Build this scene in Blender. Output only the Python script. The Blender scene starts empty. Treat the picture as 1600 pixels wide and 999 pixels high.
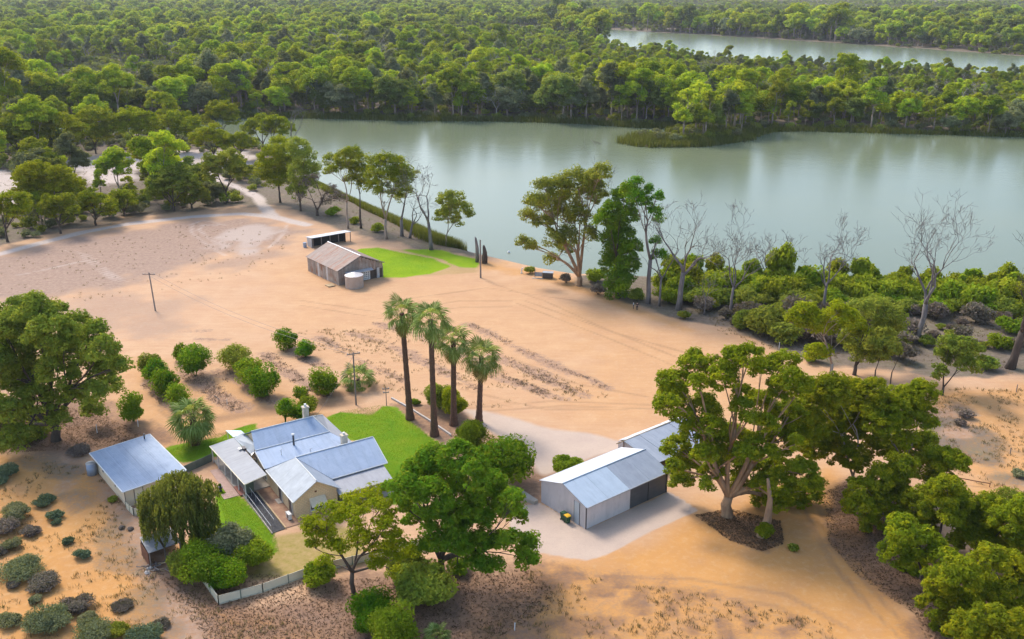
import bpy, bmesh, math, random
import numpy as np
from mathutils import Vector, Matrix

R = math.radians
scene = bpy.context.scene
COL = scene.collection

# ------------------------------------------------------------------ camera, world, sun, exposure
CAM_H = 60.0
F_PX = 1500.0
PITCH = math.atan((499.5 + 30.0) / F_PX)
cam_d = bpy.data.cameras.new("camera")
cam_d.sensor_width = 36.0
cam_d.lens = 36.0 * F_PX / 1600.0
cam_d.clip_start = 0.5
cam_d.clip_end = 30000.0
cam = bpy.data.objects.new("camera", cam_d)
COL.objects.link(cam)
cam.location = (0, 0, CAM_H)
cam.rotation_euler = (math.pi / 2 - PITCH, 0, 0)
scene.camera = cam

SUN_EL = R(45)
SUN_AZ = math.atan2(-0.61, 0.79)          # measured from +Y towards +X
world = bpy.data.worlds.new("World")
scene.world = world
world.use_nodes = True
wn = world.node_tree
wn.nodes.clear()
sky = wn.nodes.new("ShaderNodeTexSky")
sky.sky_type = 'NISHITA'
sky.sun_disc = False
sky.sun_elevation = SUN_EL
sky.sun_rotation = SUN_AZ
sky.altitude = 60
sky.air_density = 1.0
sky.dust_density = 2.0
sky.ozone_density = 1.0
wbg = wn.nodes.new("ShaderNodeBackground")
wbg.inputs[1].default_value = 0.15
wo = wn.nodes.new("ShaderNodeOutputWorld")
wn.links.new(sky.outputs[0], wbg.inputs[0])
wn.links.new(wbg.outputs[0], wo.inputs[0])

sd = bpy.data.lights.new("sun", 'SUN')
sd.energy = 1.5
sd.angle = R(15.0)
sd.color = (1.0, 0.93, 0.84)
sun = bpy.data.objects.new("sun", sd)
COL.objects.link(sun)
sdir = Vector((math.sin(SUN_AZ) * math.cos(SUN_EL), math.cos(SUN_AZ) * math.cos(SUN_EL), math.sin(SUN_EL)))
sun.rotation_euler = sdir.to_track_quat('Z', 'Y').to_euler()
sun.location = sdir * 300

scene.view_settings.view_transform = 'Standard'
scene.view_settings.look = 'None'
scene.view_settings.exposure = 1.2
scene.view_settings.gamma = 1.0
scene.render.engine = 'CYCLES'
cy = scene.cycles
cy.max_bounces = 5
cy.diffuse_bounces = 2
cy.glossy_bounces = 2
cy.transmission_bounces = 3
cy.transparent_max_bounces = 4
cy.volume_bounces = 0
cy.use_denoising = True
cy.caustics_reflective = False
cy.caustics_refractive = False

# ------------------------------------------------------------------ photo geometry -> world
_s, _c = math.sin(PITCH), math.cos(PITCH)


def P(px, py, z=0.0):
    v = py - 499.5
    t = (CAM_H - z) / (F_PX * _s + v * _c)
    return ((px - 800) * t, t * (F_PX * _c - v * _s), z)


def mpp(py, z=0.0):
    """metres per photo pixel across the view at ground row py"""
    return (CAM_H - z) / (F_PX * _s + (py - 499.5) * _c)


def z_at(y_px, X, Y):
    """height above world point X,Y that shows at photo row y_px"""
    k = (499.5 - y_px) / F_PX
    # up/d = k ; up = Y s + dz c ; d = Y c - dz s
    dz = (k * Y * _c - Y * _s) / (_c + k * _s)
    return CAM_H + dz


def PL(pts, z=0.0):
    return np.array([P(x, y, z)[:2] for x, y in pts])


# ------------------------------------------------------------------ numpy geometry helpers
def seg_dist(X, Y, line, closed=False):
    d2 = np.full(X.shape, 1e12)
    n = len(line)
    for i in range(n if closed else n - 1):
        ax, ay = line[i]
        bx, by = line[(i + 1) % n]
        vx, vy = bx - ax, by - ay
        L = vx * vx + vy * vy + 1e-9
        t = np.clip(((X - ax) * vx + (Y - ay) * vy) / L, 0, 1)
        dx = X - ax - t * vx
        dy = Y - ay - t * vy
        np.minimum(d2, dx * dx + dy * dy, out=d2)
    return np.sqrt(d2)


def inside(X, Y, poly):
    r = np.zeros(X.shape, bool)
    n = len(poly)
    for i in range(n):
        x1, y1 = poly[i]
        x2, y2 = poly[(i + 1) % n]
        c = (y1 > Y) != (y2 > Y)
        xi = (x2 - x1) * (Y - y1) / (y2 - y1 + 1e-12) + x1
        r ^= c & (X < xi)
    return r


def sdist(X, Y, poly):
    """positive inside"""
    d = seg_dist(X, Y, poly, True)
    return np.where(inside(X, Y, poly), d, -d)


def sstep(x, a, b):
    t = np.clip((x - a) / (b - a), 0, 1)
    return t * t * (3 - 2 * t)


_rng = np.random.default_rng(5)
_LAT = _rng.random((256, 256))


def vnoise(X, Y, sc, ox=0.0):
    x = X / sc + ox
    y = Y / sc + ox * 1.7
    xi = np.floor(x).astype(int)
    yi = np.floor(y).astype(int)
    fx = x - xi
    fy = y - yi
    fx = fx * fx * (3 - 2 * fx)
    fy = fy * fy * (3 - 2 * fy)
    g = lambda a, b: _LAT[a % 256, b % 256]
    return (g(xi, yi) * (1 - fx) + g(xi + 1, yi) * fx) * (1 - fy) + (g(xi, yi + 1) * (1 - fx) + g(xi + 1, yi + 1) * fx) * fy


# ------------------------------------------------------------------ rivers and ground heights
WATER_Z = -2.0
RIVER = PL([(-700, 228), (-200, 216), (0, 213), (150, 209), (300, 213), (400, 226), (455, 256), (500, 291), (560, 322), (640, 360), (700, 388),
            (745, 400), (800, 413), (850, 425), (900, 433), (1000, 437), (1100, 441), (1250, 449), (1400, 456), (1600, 469), (1900, 487),
            (2600, 522), (2600, 238), (1900, 224), (1600, 214), (1400, 209), (1250, 205), (1205, 206), (1165, 218), (1100, 229),
            (1010, 230), (965, 221), (985, 212), (1040, 207), (1060, 201), (1000, 200), (900, 193), (800, 190), (650, 189), (500, 185),
            (400, 184), (250, 190), (100, 197), (-200, 202), (-700, 210)], WATER_Z)
RIVER2 = PL([(890, 44.5), (950, 47), (1100, 55), (1300, 68), (1450, 78), (1600, 89), (2200, 122), (2200, 158),
             (1600, 122), (1400, 112), (1200, 100), (1000, 83), (950, 64), (920, 52)], WATER_Z)


def ground_z(X, Y):
    X = np.asarray(X, float)
    Y = np.asarray(Y, float)
    d1 = -sdist(X, Y, RIVER)
    d2 = -sdist(X, Y, RIVER2)
    far = sstep(Y, 330, 480)
    bank1 = 7.0 + 16 * far
    z = -4.2 + 4.2 * sstep(d1, -7, bank1 * 0.72)
    z = np.minimum(z, -4.2 + 4.2 * sstep(d2, -30, 40))
    roll = (vnoise(X, Y, 31) - 0.5) * 1.0 + (vnoise(X, Y, 9, 3.3) - 0.5) * 0.35
    # keep the yard round the buildings level, let the rough ground roll
    yard = sstep(np.hypot(X + 10, (Y - 112) * 1.0), 62, 34)
    rough_l = sstep(X + 0.25 * (Y - 77), -40, -62) * sstep(Y, 140, 110)
    rough_r = sstep(X, 46, 66) * sstep(Y, 165, 140)
    amp = 0.22 + 0.9 * np.maximum(rough_l, rough_r) + 0.8 * far
    z = z + roll * amp * (1 - yard * 0.95) * sstep(d1, 2, 14)
    z = z + 26 * sstep(Y, 1500, 4200) + 60 * sstep(Y, 4000, 9000)
    return z


def gz(x, y):
    return float(ground_z(np.array([x]), np.array([y]))[0])


def G(px, py):
    x, y, _ = P(px, py)
    return Vector((x, y, gz(x, y)))


# ------------------------------------------------------------------ object helpers
def tag(o, label=None, cat=None, group=None, kind=None):
    if label:
        o['label'] = label
    if cat:
        o['category'] = cat
    if group:
        o['group'] = group
    if kind:
        o['kind'] = kind
    return o


def empty(name, loc=(0, 0, 0), rz=0.0):
    o = bpy.data.objects.new(name, None)
    o.empty_display_size = 0.3
    COL.objects.link(o)
    o.location = loc
    o.rotation_euler = (0, 0, rz)
    return o


def link(name, me, mat=None, parent=None):
    if mat is not None and not me.materials:
        me.materials.append(mat)
    o = bpy.data.objects.new(name, me)
    COL.objects.link(o)
    if parent is not None:
        o.parent = parent
    return o


def np_mesh(name, V, Fq, cv=None, smooth=False):
    """V (n,3), Fq (m,k) faces of one size"""
    me = bpy.data.meshes.new(name)
    V = np.asarray(V, np.float32)
    Fq = np.asarray(Fq, np.int32)
    m, k = Fq.shape
    me.vertices.add(len(V))
    me.vertices.foreach_set('co', V.ravel())
    me.loops.add(m * k)
    me.loops.foreach_set('vertex_index', Fq.ravel())
    me.polygons.add(m)
    me.polygons.foreach_set('loop_start', np.arange(0, m * k, k, dtype=np.int32))
    if smooth:
        me.polygons.foreach_set('use_smooth', np.ones(m, bool))
    if cv is not None:
        a = me.attributes.new('cv', 'FLOAT', 'FACE')
        a.data.foreach_set('value', np.asarray(cv, np.float32))
    me.update(calc_edges=True)
    return me


class MB:
    """collects shapes for ONE mesh"""

    def __init__(self):
        self.v = []
        self.f = []

    def _add(self, vs, fs):
        b = len(self.v)
        self.v += [tuple(p) for p in vs]
        self.f += [tuple(b + i for i in f) for f in fs]
        return self

    def box(self, x0, x1, y0, y1, z0, z1):
        vs = [(x0, y0, z0), (x1, y0, z0), (x1, y1, z0), (x0, y1, z0), (x0, y0, z1), (x1, y0, z1), (x1, y1, z1), (x0, y1, z1)]
        return self._add(vs, [(3, 2, 1, 0), (4, 5, 6, 7), (0, 1, 5, 4), (1, 2, 6, 5), (2, 3, 7, 6), (3, 0, 4, 7)])

    def slab(self, pts, t):
        """polygon (top, counter-clockwise from above) thickened downwards"""
        n = len(pts)
        vs = list(pts) + [(p[0], p[1], p[2] - t) for p in pts]
        fs = [tuple(range(n)), tuple(reversed(range(n, 2 * n)))]
        fs += [(i, n + i, n + (i + 1) % n, (i + 1) % n) for i in range(n)]
        return self._add(vs, fs)

    def prism(self, pts, vec):
        n = len(pts)
        vs = list(pts) + [(p[0] + vec[0], p[1] + vec[1], p[2] + vec[2]) for p in pts]
        fs = [tuple(range(n)), tuple(reversed(range(n, 2 * n)))]
        fs += [(i, n + i, n + (i + 1) % n, (i + 1) % n) for i in range(n)]
        return self._add(vs, fs)

    def tube(self, pts, rad, n=6, cap=True):
        pts = [Vector(p) for p in pts]
        if not hasattr(rad, '__len__'):
            rad = [rad] * len(pts)
        b = len(self.v)
        ref = Vector((0.31, 0.17, 0.93))
        for i, p in enumerate(pts):
            d = (pts[min(i + 1, len(pts) - 1)] - pts[max(i - 1, 0)])
            d = d.normalized() if d.length > 1e-6 else Vector((0, 0, 1))
            a = d.cross(ref)
            if a.length < 0.05:
                a = d.cross(Vector((1, 0, 0)))
            a.normalize()
            c = d.cross(a)
            for k in range(n):
                t = 2 * math.pi * k / n
                self.v.append(tuple(p + (a * math.cos(t) + c * math.sin(t)) * rad[i]))
        for i in range(len(pts) - 1):
            for k in range(n):
                k2 = (k + 1) % n
                self.f.append((b + i * n + k, b + i * n + k2, b + (i + 1) * n + k2, b + (i + 1) * n + k))
        if cap:
            self.f.append(tuple(b + k for k in reversed(range(n))))
            e = b + (len(pts) - 1) * n
            self.f.append(tuple(e + k for k in range(n)))
        return self

    def lathe(self, prof, n=20, o=(0, 0, 0)):
        b = len(self.v)
        for r, z in prof:
            for k in range(n):
                t = 2 * math.pi * k / n
                self.v.append((o[0] + r * math.cos(t), o[1] + r * math.sin(t), o[2] + z))
        for i in range(len(prof) - 1):
            for k in range(n):
                k2 = (k + 1) % n
                self.f.append((b + i * n + k, b + i * n + k2, b + (i + 1) * n + k2, b + (i + 1) * n + k))
        self.f.append(tuple(b + k for k in reversed(range(n))))
        e = b + (len(prof) - 1) * n
        self.f.append(tuple(e + k for k in range(n)))
        return self

    def mesh(self, name, smooth=False):
        me = bpy.data.meshes.new(name)
        me.from_pydata(self.v, [], self.f)
        if smooth:
            me.polygons.foreach_set('use_smooth', np.ones(len(me.polygons), bool))
        bm = bmesh.new()
        bm.from_mesh(me)
        bmesh.ops.recalc_face_normals(bm, faces=bm.faces)
        bm.to_mesh(me)
        bm.free()
        me.update()
        return me

    def build(self, name, mat, parent=None, smooth=False):
        return link(name, self.mesh(name, smooth), mat, parent)


# ------------------------------------------------------------------ materials
def new_mat(name):
    m = bpy.data.materials.new(name)
    m.use_nodes = True
    nt = m.node_tree
    nt.nodes.clear()
    out = nt.nodes.new('ShaderNodeOutputMaterial')
    return m, nt, out


class NT:
    def __init__(self, nt):
        self.nt = nt

    def n(self, t, **kw):
        x = self.nt.nodes.new(t)
        for k, v in kw.items():
            setattr(x, k, v)
        return x

    def l(self, a, b):
        self.nt.links.new(a, b)

    def val(self, sock, v):
        if hasattr(v, 'is_output'):
            self.l(v, sock)
        else:
            if sock.type == 'RGBA' and len(v) == 3:
                v = (*v, 1.0)
            sock.default_value = v

    def math(self, op, a, b=0.0, c=0.0, clamp=False):
        x = self.n('ShaderNodeMath', operation=op)
        x.use_clamp = clamp
        self.val(x.inputs[0], a)
        self.val(x.inputs[1], b)
        self.val(x.inputs[2], c)
        return x.outputs[0]

    def mix(self, f, a, b, blend='MIX'):
        x = self.n('ShaderNodeMix', data_type='RGBA', blend_type=blend)
        self.val(x.inputs[0], f)
        self.val(x.inputs[6], a)
        self.val(x.inputs[7], b)
        return x.outputs[2]

    def noise(self, vec, scale, detail=3.0, rough=0.55, dist=0.0):
        x = self.n('ShaderNodeTexNoise')
        if vec is not None:
            self.l(vec, x.inputs['Vector'])
        x.inputs['Scale'].default_value = scale
        x.inputs['Detail'].default_value = detail
        x.inputs['Roughness'].default_value = rough
        x.inputs['Distortion'].default_value = dist
        return x.outputs[0]

    def ramp(self, f, stops, interp='LINEAR'):
        x = self.n('ShaderNodeValToRGB')
        cr = x.color_ramp
        cr.interpolation = interp
        while len(cr.elements) < len(stops):
            cr.elements.new(0.5)
        for e, (p, c) in zip(cr.elements, stops):
            e.position = p
            e.color = (*c, 1) if len(c) == 3 else c
        self.l(f, x.inputs[0])
        return x.outputs[0]

    def rng(self, f, a, b, c=0.0, d=1.0):
        x = self.n('ShaderNodeMapRange')
        x.clamp = True
        self.val(x.inputs[0], f)
        for i, v in enumerate((a, b, c, d)):
            self.val(x.inputs[1 + i], v)
        return x.outputs[0]


def leaf_mat(name, stops, trans=0.35, hue_var=0.0, val_var=0.25):
    m, nt, out = new_mat(name)
    t = NT(nt)
    at = t.n('ShaderNodeAttribute', attribute_name='cv')
    col = t.ramp(at.outputs['Fac'], stops)
    oi = t.n('ShaderNodeObjectInfo')
    h = t.n('ShaderNodeHueSaturation')
    r1 = t.rng(oi.outputs['Random'], 0, 1, 0.5 - hue_var, 0.5 + hue_var)
    r2 = t.math('FRACT', t.math('MULTIPLY', oi.outputs['Random'], 7.31))
    r3 = t.rng(r2, 0, 1, 1 - val_var, 1 + val_var)
    t.l(r1, h.inputs['Hue'])
    t.l(r3, h.inputs['Value'])
    t.l(col, h.inputs['Color'])
    d = t.n('ShaderNodeBsdfDiffuse')
    tr = t.n('ShaderNodeBsdfTranslucent')
    t.l(h.outputs[0], d.inputs[0])
    tc = t.mix(0.55, h.outputs[0], (0.45, 0.43, 0.03), 'MIX')
    t.l(tc, tr.inputs[0])
    mx = t.n('ShaderNodeMixShader')
    mx.inputs[0].default_value = trans
    t.l(d.outputs[0], mx.inputs[1])
    t.l(tr.outputs[0], mx.inputs[2])
    t.l(mx.outputs[0], out.inputs[0])
    return m


def plain(name, c1, c2=None, scale=2.0, rough=0.8, metal=0.0, bump=0.0, bscale=20.0, spec=0.3, objvar=0.0, stretch=None, detail=4.0):
    """two-tone procedural material with noise patches and optional relief"""
    m, nt, out = new_mat(name)
    t = NT(nt)
    tc = t.n('ShaderNodeTexCoord')
    vec = tc.outputs['Object']
    if stretch:
        mp = t.n('ShaderNodeMapping')
        mp.inputs['Scale'].default_value = stretch
        t.l(vec, mp.inputs[0])
        vec = mp.outputs[0]
    b = t.n('ShaderNodeBsdfPrincipled')
    c2 = c2 or tuple(x * 0.8 for x in c1)
    nf = t.rng(t.noise(vec, scale, detail, 0.6), 0.3, 0.7)
    col = t.mix(nf, c1, c2)
    if objvar:
        oi = t.n('ShaderNodeObjectInfo')
        h = t.n('ShaderNodeHueSaturation')
        t.l(t.rng(oi.outputs['Random'], 0, 1, 1 - objvar, 1 + objvar), h.inputs['Value'])
        t.l(col, h.inputs['Color'])
        col = h.outputs[0]
    t.l(col, b.inputs['Base Color'])
    b.inputs['Roughness'].default_value = rough
    b.inputs['Metallic'].default_value = metal
    b.inputs['Specular IOR Level'].default_value = spec
    if bump:
        bp = t.n('ShaderNodeBump')
        bp.inputs['Strength'].default_value = bump
        bp.inputs['Distance'].default_value = 0.05
        t.l(t.noise(vec, bscale, 3), bp.inputs['Height'])
        t.l(bp.outputs[0], b.inputs['Normal'])
    t.l(b.outputs[0], out.inputs[0])
    return m


def iron(name, c1, c2, axis, rough=0.38, metal=0.35, pitch=0.15, rust=0.0, rustcol=(0.22, 0.09, 0.04), var=0.06, sheet=0.76, objvar=0.0, spec=0.5):
    """corrugated / ribbed sheet iron: ribs run along the other axis, sheets differ a little in tone"""
    m, nt, out = new_mat(name)
    t = NT(nt)
    tc = t.n('ShaderNodeTexCoord')
    sp = t.n('ShaderNodeSeparateXYZ')
    t.l(tc.outputs['Object'], sp.inputs[0])
    a = sp.outputs[axis]
    w = t.math('SINE', t.math('MULTIPLY', a, 2 * math.pi / pitch))
    idx = t.math('FLOOR', t.math('DIVIDE', a, sheet))
    wn_ = t.n('ShaderNodeTexWhiteNoise', noise_dimensions='1D')
    t.l(idx, wn_.inputs['W'])
    st = [1.0, 1.0, 1.0]
    st[axis] = 5.0
    mp = t.n('ShaderNodeMapping')
    mp.inputs['Scale'].default_value = st
    t.l(tc.outputs['Object'], mp.inputs[0])
    streak = t.noise(mp.outputs[0], 0.5, 5, 0.65)
    blot = t.noise(tc.outputs['Object'], 0.9, 5, 0.6)
    col = t.mix(t.rng(blot, 0.35, 0.7), c1, c2)
    h = t.n('ShaderNodeHueSaturation')
    oi = t.n('ShaderNodeObjectInfo')
    vv = t.rng(wn_.outputs[0], 0, 1, 1 - var, 1 + var)
    if objvar:
        vv = t.math('MULTIPLY', vv, t.rng(oi.outputs['Random'], 0, 1, 1 - objvar, 1 + objvar))
    t.l(vv, h.inputs['Value'])
    t.l(col, h.inputs['Color'])
    col = h.outputs[0]
    if rust:
        rr = t.math('ADD', streak, t.rng(oi.outputs['Random'], 0, 1, -0.14, 0.14))
        col = t.mix(t.rng(rr, 0.66 - rust, 0.80 - rust * 0.6), col, rustcol)
    else:
        dark = t.rng(streak, 0.5, 0.78, 0.0, 0.45)
        col = t.mix(dark, col, tuple(x * 0.6 for x in c2))
    b = t.n('ShaderNodeBsdfPrincipled')
    t.l(col, b.inputs['Base Color'])
    b.inputs['Roughness'].default_value = rough
    b.inputs['Metallic'].default_value = metal
    b.inputs['Specular IOR Level'].default_value = spec
    bp = t.n('ShaderNodeBump')
    bp.inputs['Strength'].default_value = 0.35
    bp.inputs['Distance'].default_value = 0.02
    t.l(w, bp.inputs['Height'])
    t.l(bp.outputs[0], b.inputs['Normal'])
    t.l(b.outputs[0], out.inputs[0])
    return m


def masonry(name, c1, c2, joint, sx=0.45, sy=0.22):
    m, nt, out = new_mat(name)
    t = NT(nt)
    tc = t.n('ShaderNodeTexCoord')
    sp = t.n('ShaderNodeSeparateXYZ')
    t.l(tc.outputs['Object'], sp.inputs[0])
    cb = t.n('ShaderNodeCombineXYZ')
    t.l(t.math('ADD', sp.outputs[0], sp.outputs[1]), cb.inputs[0])
    t.l(sp.outputs[2], cb.inputs[1])
    br = t.n('ShaderNodeTexBrick')
    t.l(cb.outputs[0], br.inputs['Vector'])
    br.inputs['Color1'].default_value = (*c1, 1)
    br.inputs['Color2'].default_value = (*c2, 1)
    br.inputs['Mortar'].default_value = (*joint, 1)
    br.inputs['Scale'].default_value = 1.0
    br.inputs['Brick Width'].default_value = sx
    br.inputs['Row Height'].default_value = sy
    br.inputs['Mortar Size'].default_value = 0.012
    nz = t.noise(tc.outputs['Object'], 1.7, 5, 0.6)
    col = t.mix(t.rng(nz, 0.4, 0.8, 0, 0.3), br.outputs[0], tuple(x * 0.65 for x in c2))
    b = t.n('ShaderNodeBsdfPrincipled')
    t.l(col, b.inputs['Base Color'])
    b.inputs['Roughness'].default_value = 0.9
    b.inputs['Specular IOR Level'].default_value = 0.2
    bp = t.n('ShaderNodeBump')
    bp.inputs['Strength'].default_value = 0.4
    bp.inputs['Distance'].default_value = 0.02
    t.l(t.math('SUBTRACT', t.noise(tc.outputs['Object'], 9, 4), br.outputs['Fac']), bp.inputs['Height'])
    t.l(bp.outputs[0], b.inputs['Normal'])
    t.l(b.outputs[0], out.inputs[0])
    return m


M = {}
M['bark_pale'] = plain('bark_pale', (0.42, 0.34, 0.27), (0.22, 0.15, 0.10), 1.6, 0.9, bump=0.6, bscale=6, stretch=(1, 1, 0.3))
M['bark_dark'] = plain('bark_dark', (0.11, 0.08, 0.06), (0.055, 0.04, 0.032), 2.0, 0.95, bump=0.7, bscale=7, stretch=(1, 1, 0.3))
M['bark_orange'] = plain('bark_orange', (0.46, 0.29, 0.16), (0.20, 0.12, 0.075), 1.3, 0.9, bump=0.6, bscale=5, stretch=(1, 1, 0.3))
M['bark_dead'] = plain('bark_dead', (0.25, 0.215, 0.195), (0.11, 0.09, 0.08), 1.2, 0.95, bump=0.6, bscale=6, stretch=(1, 1, 0.3))
M['palm_trunk'] = plain('palm_trunk', (0.17, 0.085, 0.05), (0.085, 0.05, 0.035), 3.0, 0.95, bump=0.8, bscale=9, stretch=(1, 1, 2.0))
M['leaf_gum'] = leaf_mat('leaf_gum', [(0, (0.077, 0.126, 0.010)), (0.45, (0.196, 0.252, 0.012)), (0.8, (0.350, 0.364, 0.013)), (1, (0.504, 0.434, 0.014))], 0.45, 0.012, 0.12)
M['leaf_forest'] = leaf_mat('leaf_forest', [(0, (0.136, 0.247, 0.024)), (0.4, (0.296, 0.405, 0.024)), (0.75, (0.523, 0.562, 0.024)), (1, (0.600, 0.600, 0.026))], 0.45, 0.022, 0.42)
M['leaf_grey'] = leaf_mat('leaf_grey', [(0, (0.116, 0.139, 0.077)), (0.5, (0.202, 0.218, 0.112)), (1, (0.321, 0.312, 0.163))], 0.25, 0.03, 0.22)
M['leaf_dull'] = leaf_mat('leaf_dull', [(0, (0.109, 0.169, 0.029)), (0.5, (0.233, 0.290, 0.037)), (1, (0.389, 0.402, 0.050))], 0.45, 0.02, 0.2)
M['leaf_mauve'] = leaf_mat('leaf_mauve', [(0, (0.132, 0.101, 0.087)), (0.5, (0.207, 0.159, 0.129)), (1, (0.300, 0.243, 0.180))], 0.15, 0.02, 0.2)
M['leaf_bright'] = leaf_mat('leaf_bright', [(0, (0.074, 0.156, 0.012)), (0.5, (0.176, 0.280, 0.015)), (1, (0.323, 0.399, 0.021))], 0.45, 0.02, 0.2)
M['leaf_citrus'] = leaf_mat('leaf_citrus', [(0, (0.032, 0.118, 0.008)), (0.55, (0.086, 0.221, 0.009)), (1, (0.229, 0.345, 0.012))], 0.4, 0.02, 0.22)
M['leaf_shade'] = leaf_mat('leaf_shade', [(0, (0.046, 0.138, 0.012)), (0.5, (0.109, 0.247, 0.014)), (1, (0.255, 0.356, 0.019))], 0.45, 0.0, 0.0)
M['leaf_yellow'] = leaf_mat('leaf_yellow', [(0, (0.121, 0.175, 0.008)), (0.5, (0.270, 0.315, 0.010)), (1, (0.472, 0.448, 0.012))], 0.45, 0.01, 0.1)
M['leaf_willow'] = leaf_mat('leaf_willow', [(0, (0.050, 0.078, 0.022)), (0.6, (0.105, 0.145, 0.034)), (1, (0.22, 0.23, 0.04))], 0.35, 0.0, 0.0)
M['leaf_river'] = leaf_mat('leaf_river', [(0, (0.122, 0.202, 0.012)), (0.5, (0.243, 0.321, 0.018)), (1, (0.365, 0.415, 0.024))], 0.45, 0.03, 0.2)
M['leaf_salt'] = leaf_mat('leaf_salt', [(0, (0.071, 0.109, 0.066)), (0.5, (0.118, 0.168, 0.096)), (1, (0.189, 0.233, 0.132))], 0.2, 0.0, 0.15)
M['frond'] = leaf_mat('frond', [(0, (0.085, 0.15, 0.035)), (0.5, (0.17, 0.255, 0.065)), (1, (0.33, 0.40, 0.14))], 0.35, 0.0, 0.25)
M['frond_dead'] = leaf_mat('frond_dead', [(0, (0.24, 0.15, 0.05)), (1, (0.50, 0.36, 0.13))], 0.3, 0.0, 0.25)
M['reed'] = leaf_mat('reed', [(0, (0.050, 0.085, 0.014)), (0.6, (0.095, 0.135, 0.022)), (1, (0.18, 0.17, 0.05))], 0.3)
M['drygrass'] = leaf_mat('drygrass', [(0, (0.12, 0.085, 0.055)), (0.5, (0.24, 0.16, 0.085)), (1, (0.40, 0.28, 0.14))], 0.2)
M['litter'] = leaf_mat('litter', [(0, (0.06, 0.035, 0.025)), (0.5, (0.15, 0.085, 0.05)), (1, (0.30, 0.19, 0.11))], 0.1)

M['roof_blue'] = iron('roof_blue', (0.34, 0.41, 0.51), (0.29, 0.36, 0.46), 0, 0.6, 0.1, var=0.05)
M['roof_white'] = iron('roof_white', (0.40, 0.43, 0.45), (0.32, 0.345, 0.365), 1, 0.6, 0.1, var=0.05)
M['roof_grey'] = iron('roof_grey', (0.31, 0.315, 0.325), (0.275, 0.28, 0.29), 1, 0.65, 0.05, var=0.04)
M['roof_greyu'] = iron('roof_greyu', (0.32, 0.32, 0.335), (0.28, 0.28, 0.295), 0, 0.65, 0.05, var=0.04)
M['roof_shed'] = iron('roof_shed', (0.31, 0.375, 0.465), (0.265, 0.33, 0.42), 0, 0.65, 0.05, var=0.05)
M['zinc_light'] = iron('zinc_light', (0.42, 0.49, 0.55), (0.38, 0.45, 0.51), 0, 0.55, 0.15, var=0.03)
M['zinc_grey'] = iron('zinc_grey', (0.3, 0.33, 0.37), (0.26, 0.29, 0.33), 0, 0.55, 0.15, var=0.05)
M['zinc_white'] = iron('zinc_white', (0.55, 0.56, 0.58), (0.5, 0.51, 0.53), 0, 0.55, 0.1, var=0.04)  # white iron; on sun-facing gable slopes it also carries painted sun glare
M['clad_grey'] = iron('clad_grey', (0.50, 0.49, 0.50), (0.46, 0.45, 0.46), 1, 0.55, 0.1, pitch=0.2, var=0.03)
M['clad_pale'] = iron('clad_pale', (0.62, 0.57, 0.55), (0.57, 0.53, 0.51), 0, 0.55, 0.1, pitch=0.2, var=0.03)
M['door_dark'] = iron('door_dark', (0.095, 0.10, 0.105), (0.08, 0.082, 0.088), 2, 0.5, 0.2, pitch=0.1, var=0.03, sheet=0.5)
M['rust_roof'] = iron('rust_roof', (0.31, 0.235, 0.19), (0.24, 0.175, 0.14), 1, 0.75, 0.05, rust=0.16, rustcol=(0.27, 0.13, 0.075), objvar=0.14)
M['rust_wall'] = iron('rust_wall', (0.38, 0.33, 0.28), (0.26, 0.20, 0.16), 0, 0.8, 0.05, rust=0.13, rustcol=(0.24, 0.12, 0.07), objvar=0.28)
M['galv'] = iron('galv', (0.55, 0.57, 0.58), (0.45, 0.47, 0.50), 2, 0.4, 0.4, pitch=0.12, var=0.04)
M['tank_tan'] = plain('tank_tan', (0.46, 0.37, 0.30), (0.38, 0.30, 0.24), 1.2, 0.75, bump=0.1)
M['tank_lid'] = plain('tank_lid', (0.62, 0.58, 0.54), (0.48, 0.44, 0.41), 2.0, 0.5, 0.2)
M['tank_blue'] = iron('tank_blue', (0.33, 0.39, 0.48), (0.26, 0.32, 0.41), 2, 0.5, 0.3, pitch=0.1, var=0.03)
M['stone'] = masonry('stone', (0.78, 0.60, 0.36), (0.72, 0.54, 0.32), (0.42, 0.34, 0.25))
M['render'] = plain('render', (0.74, 0.59, 0.39), (0.66, 0.52, 0.34), 0.9, 0.9, bump=0.15, bscale=8)
M['cream'] = plain('cream', (0.72, 0.64, 0.46), (0.64, 0.56, 0.40), 1.2, 0.7)
M['cream_shed'] = plain('cream_shed', (0.76, 0.62, 0.43), (0.69, 0.55, 0.38), 0.8, 0.75)
M['trim_white'] = plain('trim_white', (0.72, 0.71, 0.67), (0.62, 0.61, 0.57), 2.0, 0.6)
M['trim_green'] = plain('trim_green', (0.17, 0.20, 0.15), (0.13, 0.16, 0.12), 2.0, 0.6)
M['timber_grey'] = plain('timber_grey', (0.26, 0.22, 0.19), (0.17, 0.14, 0.12), 3.0, 0.9, bump=0.3, stretch=(1, 1, 0.2), objvar=0.2)
M['timber_dark'] = plain('timber_dark', (0.12, 0.095, 0.075), (0.07, 0.055, 0.045), 3.0, 0.9, bump=0.3, stretch=(1, 1, 0.2))
M['timber_tan'] = plain('timber_tan', (0.50, 0.36, 0.20), (0.38, 0.26, 0.14), 2.0, 0.85, bump=0.2)
M['void_shade'] = plain('void_shade', (0.03, 0.03, 0.032), (0.02, 0.02, 0.022), 2.0, 0.9)  # near-black tone painted in for the shade inside openings
M['glass_dark'] = plain('glass_dark', (0.045, 0.05, 0.058), (0.03, 0.035, 0.042), 1.5, 0.12, spec=0.6)
M['shutter'] = plain('shutter', (0.085, 0.085, 0.095), (0.06, 0.06, 0.07), 2.0, 0.55)
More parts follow.
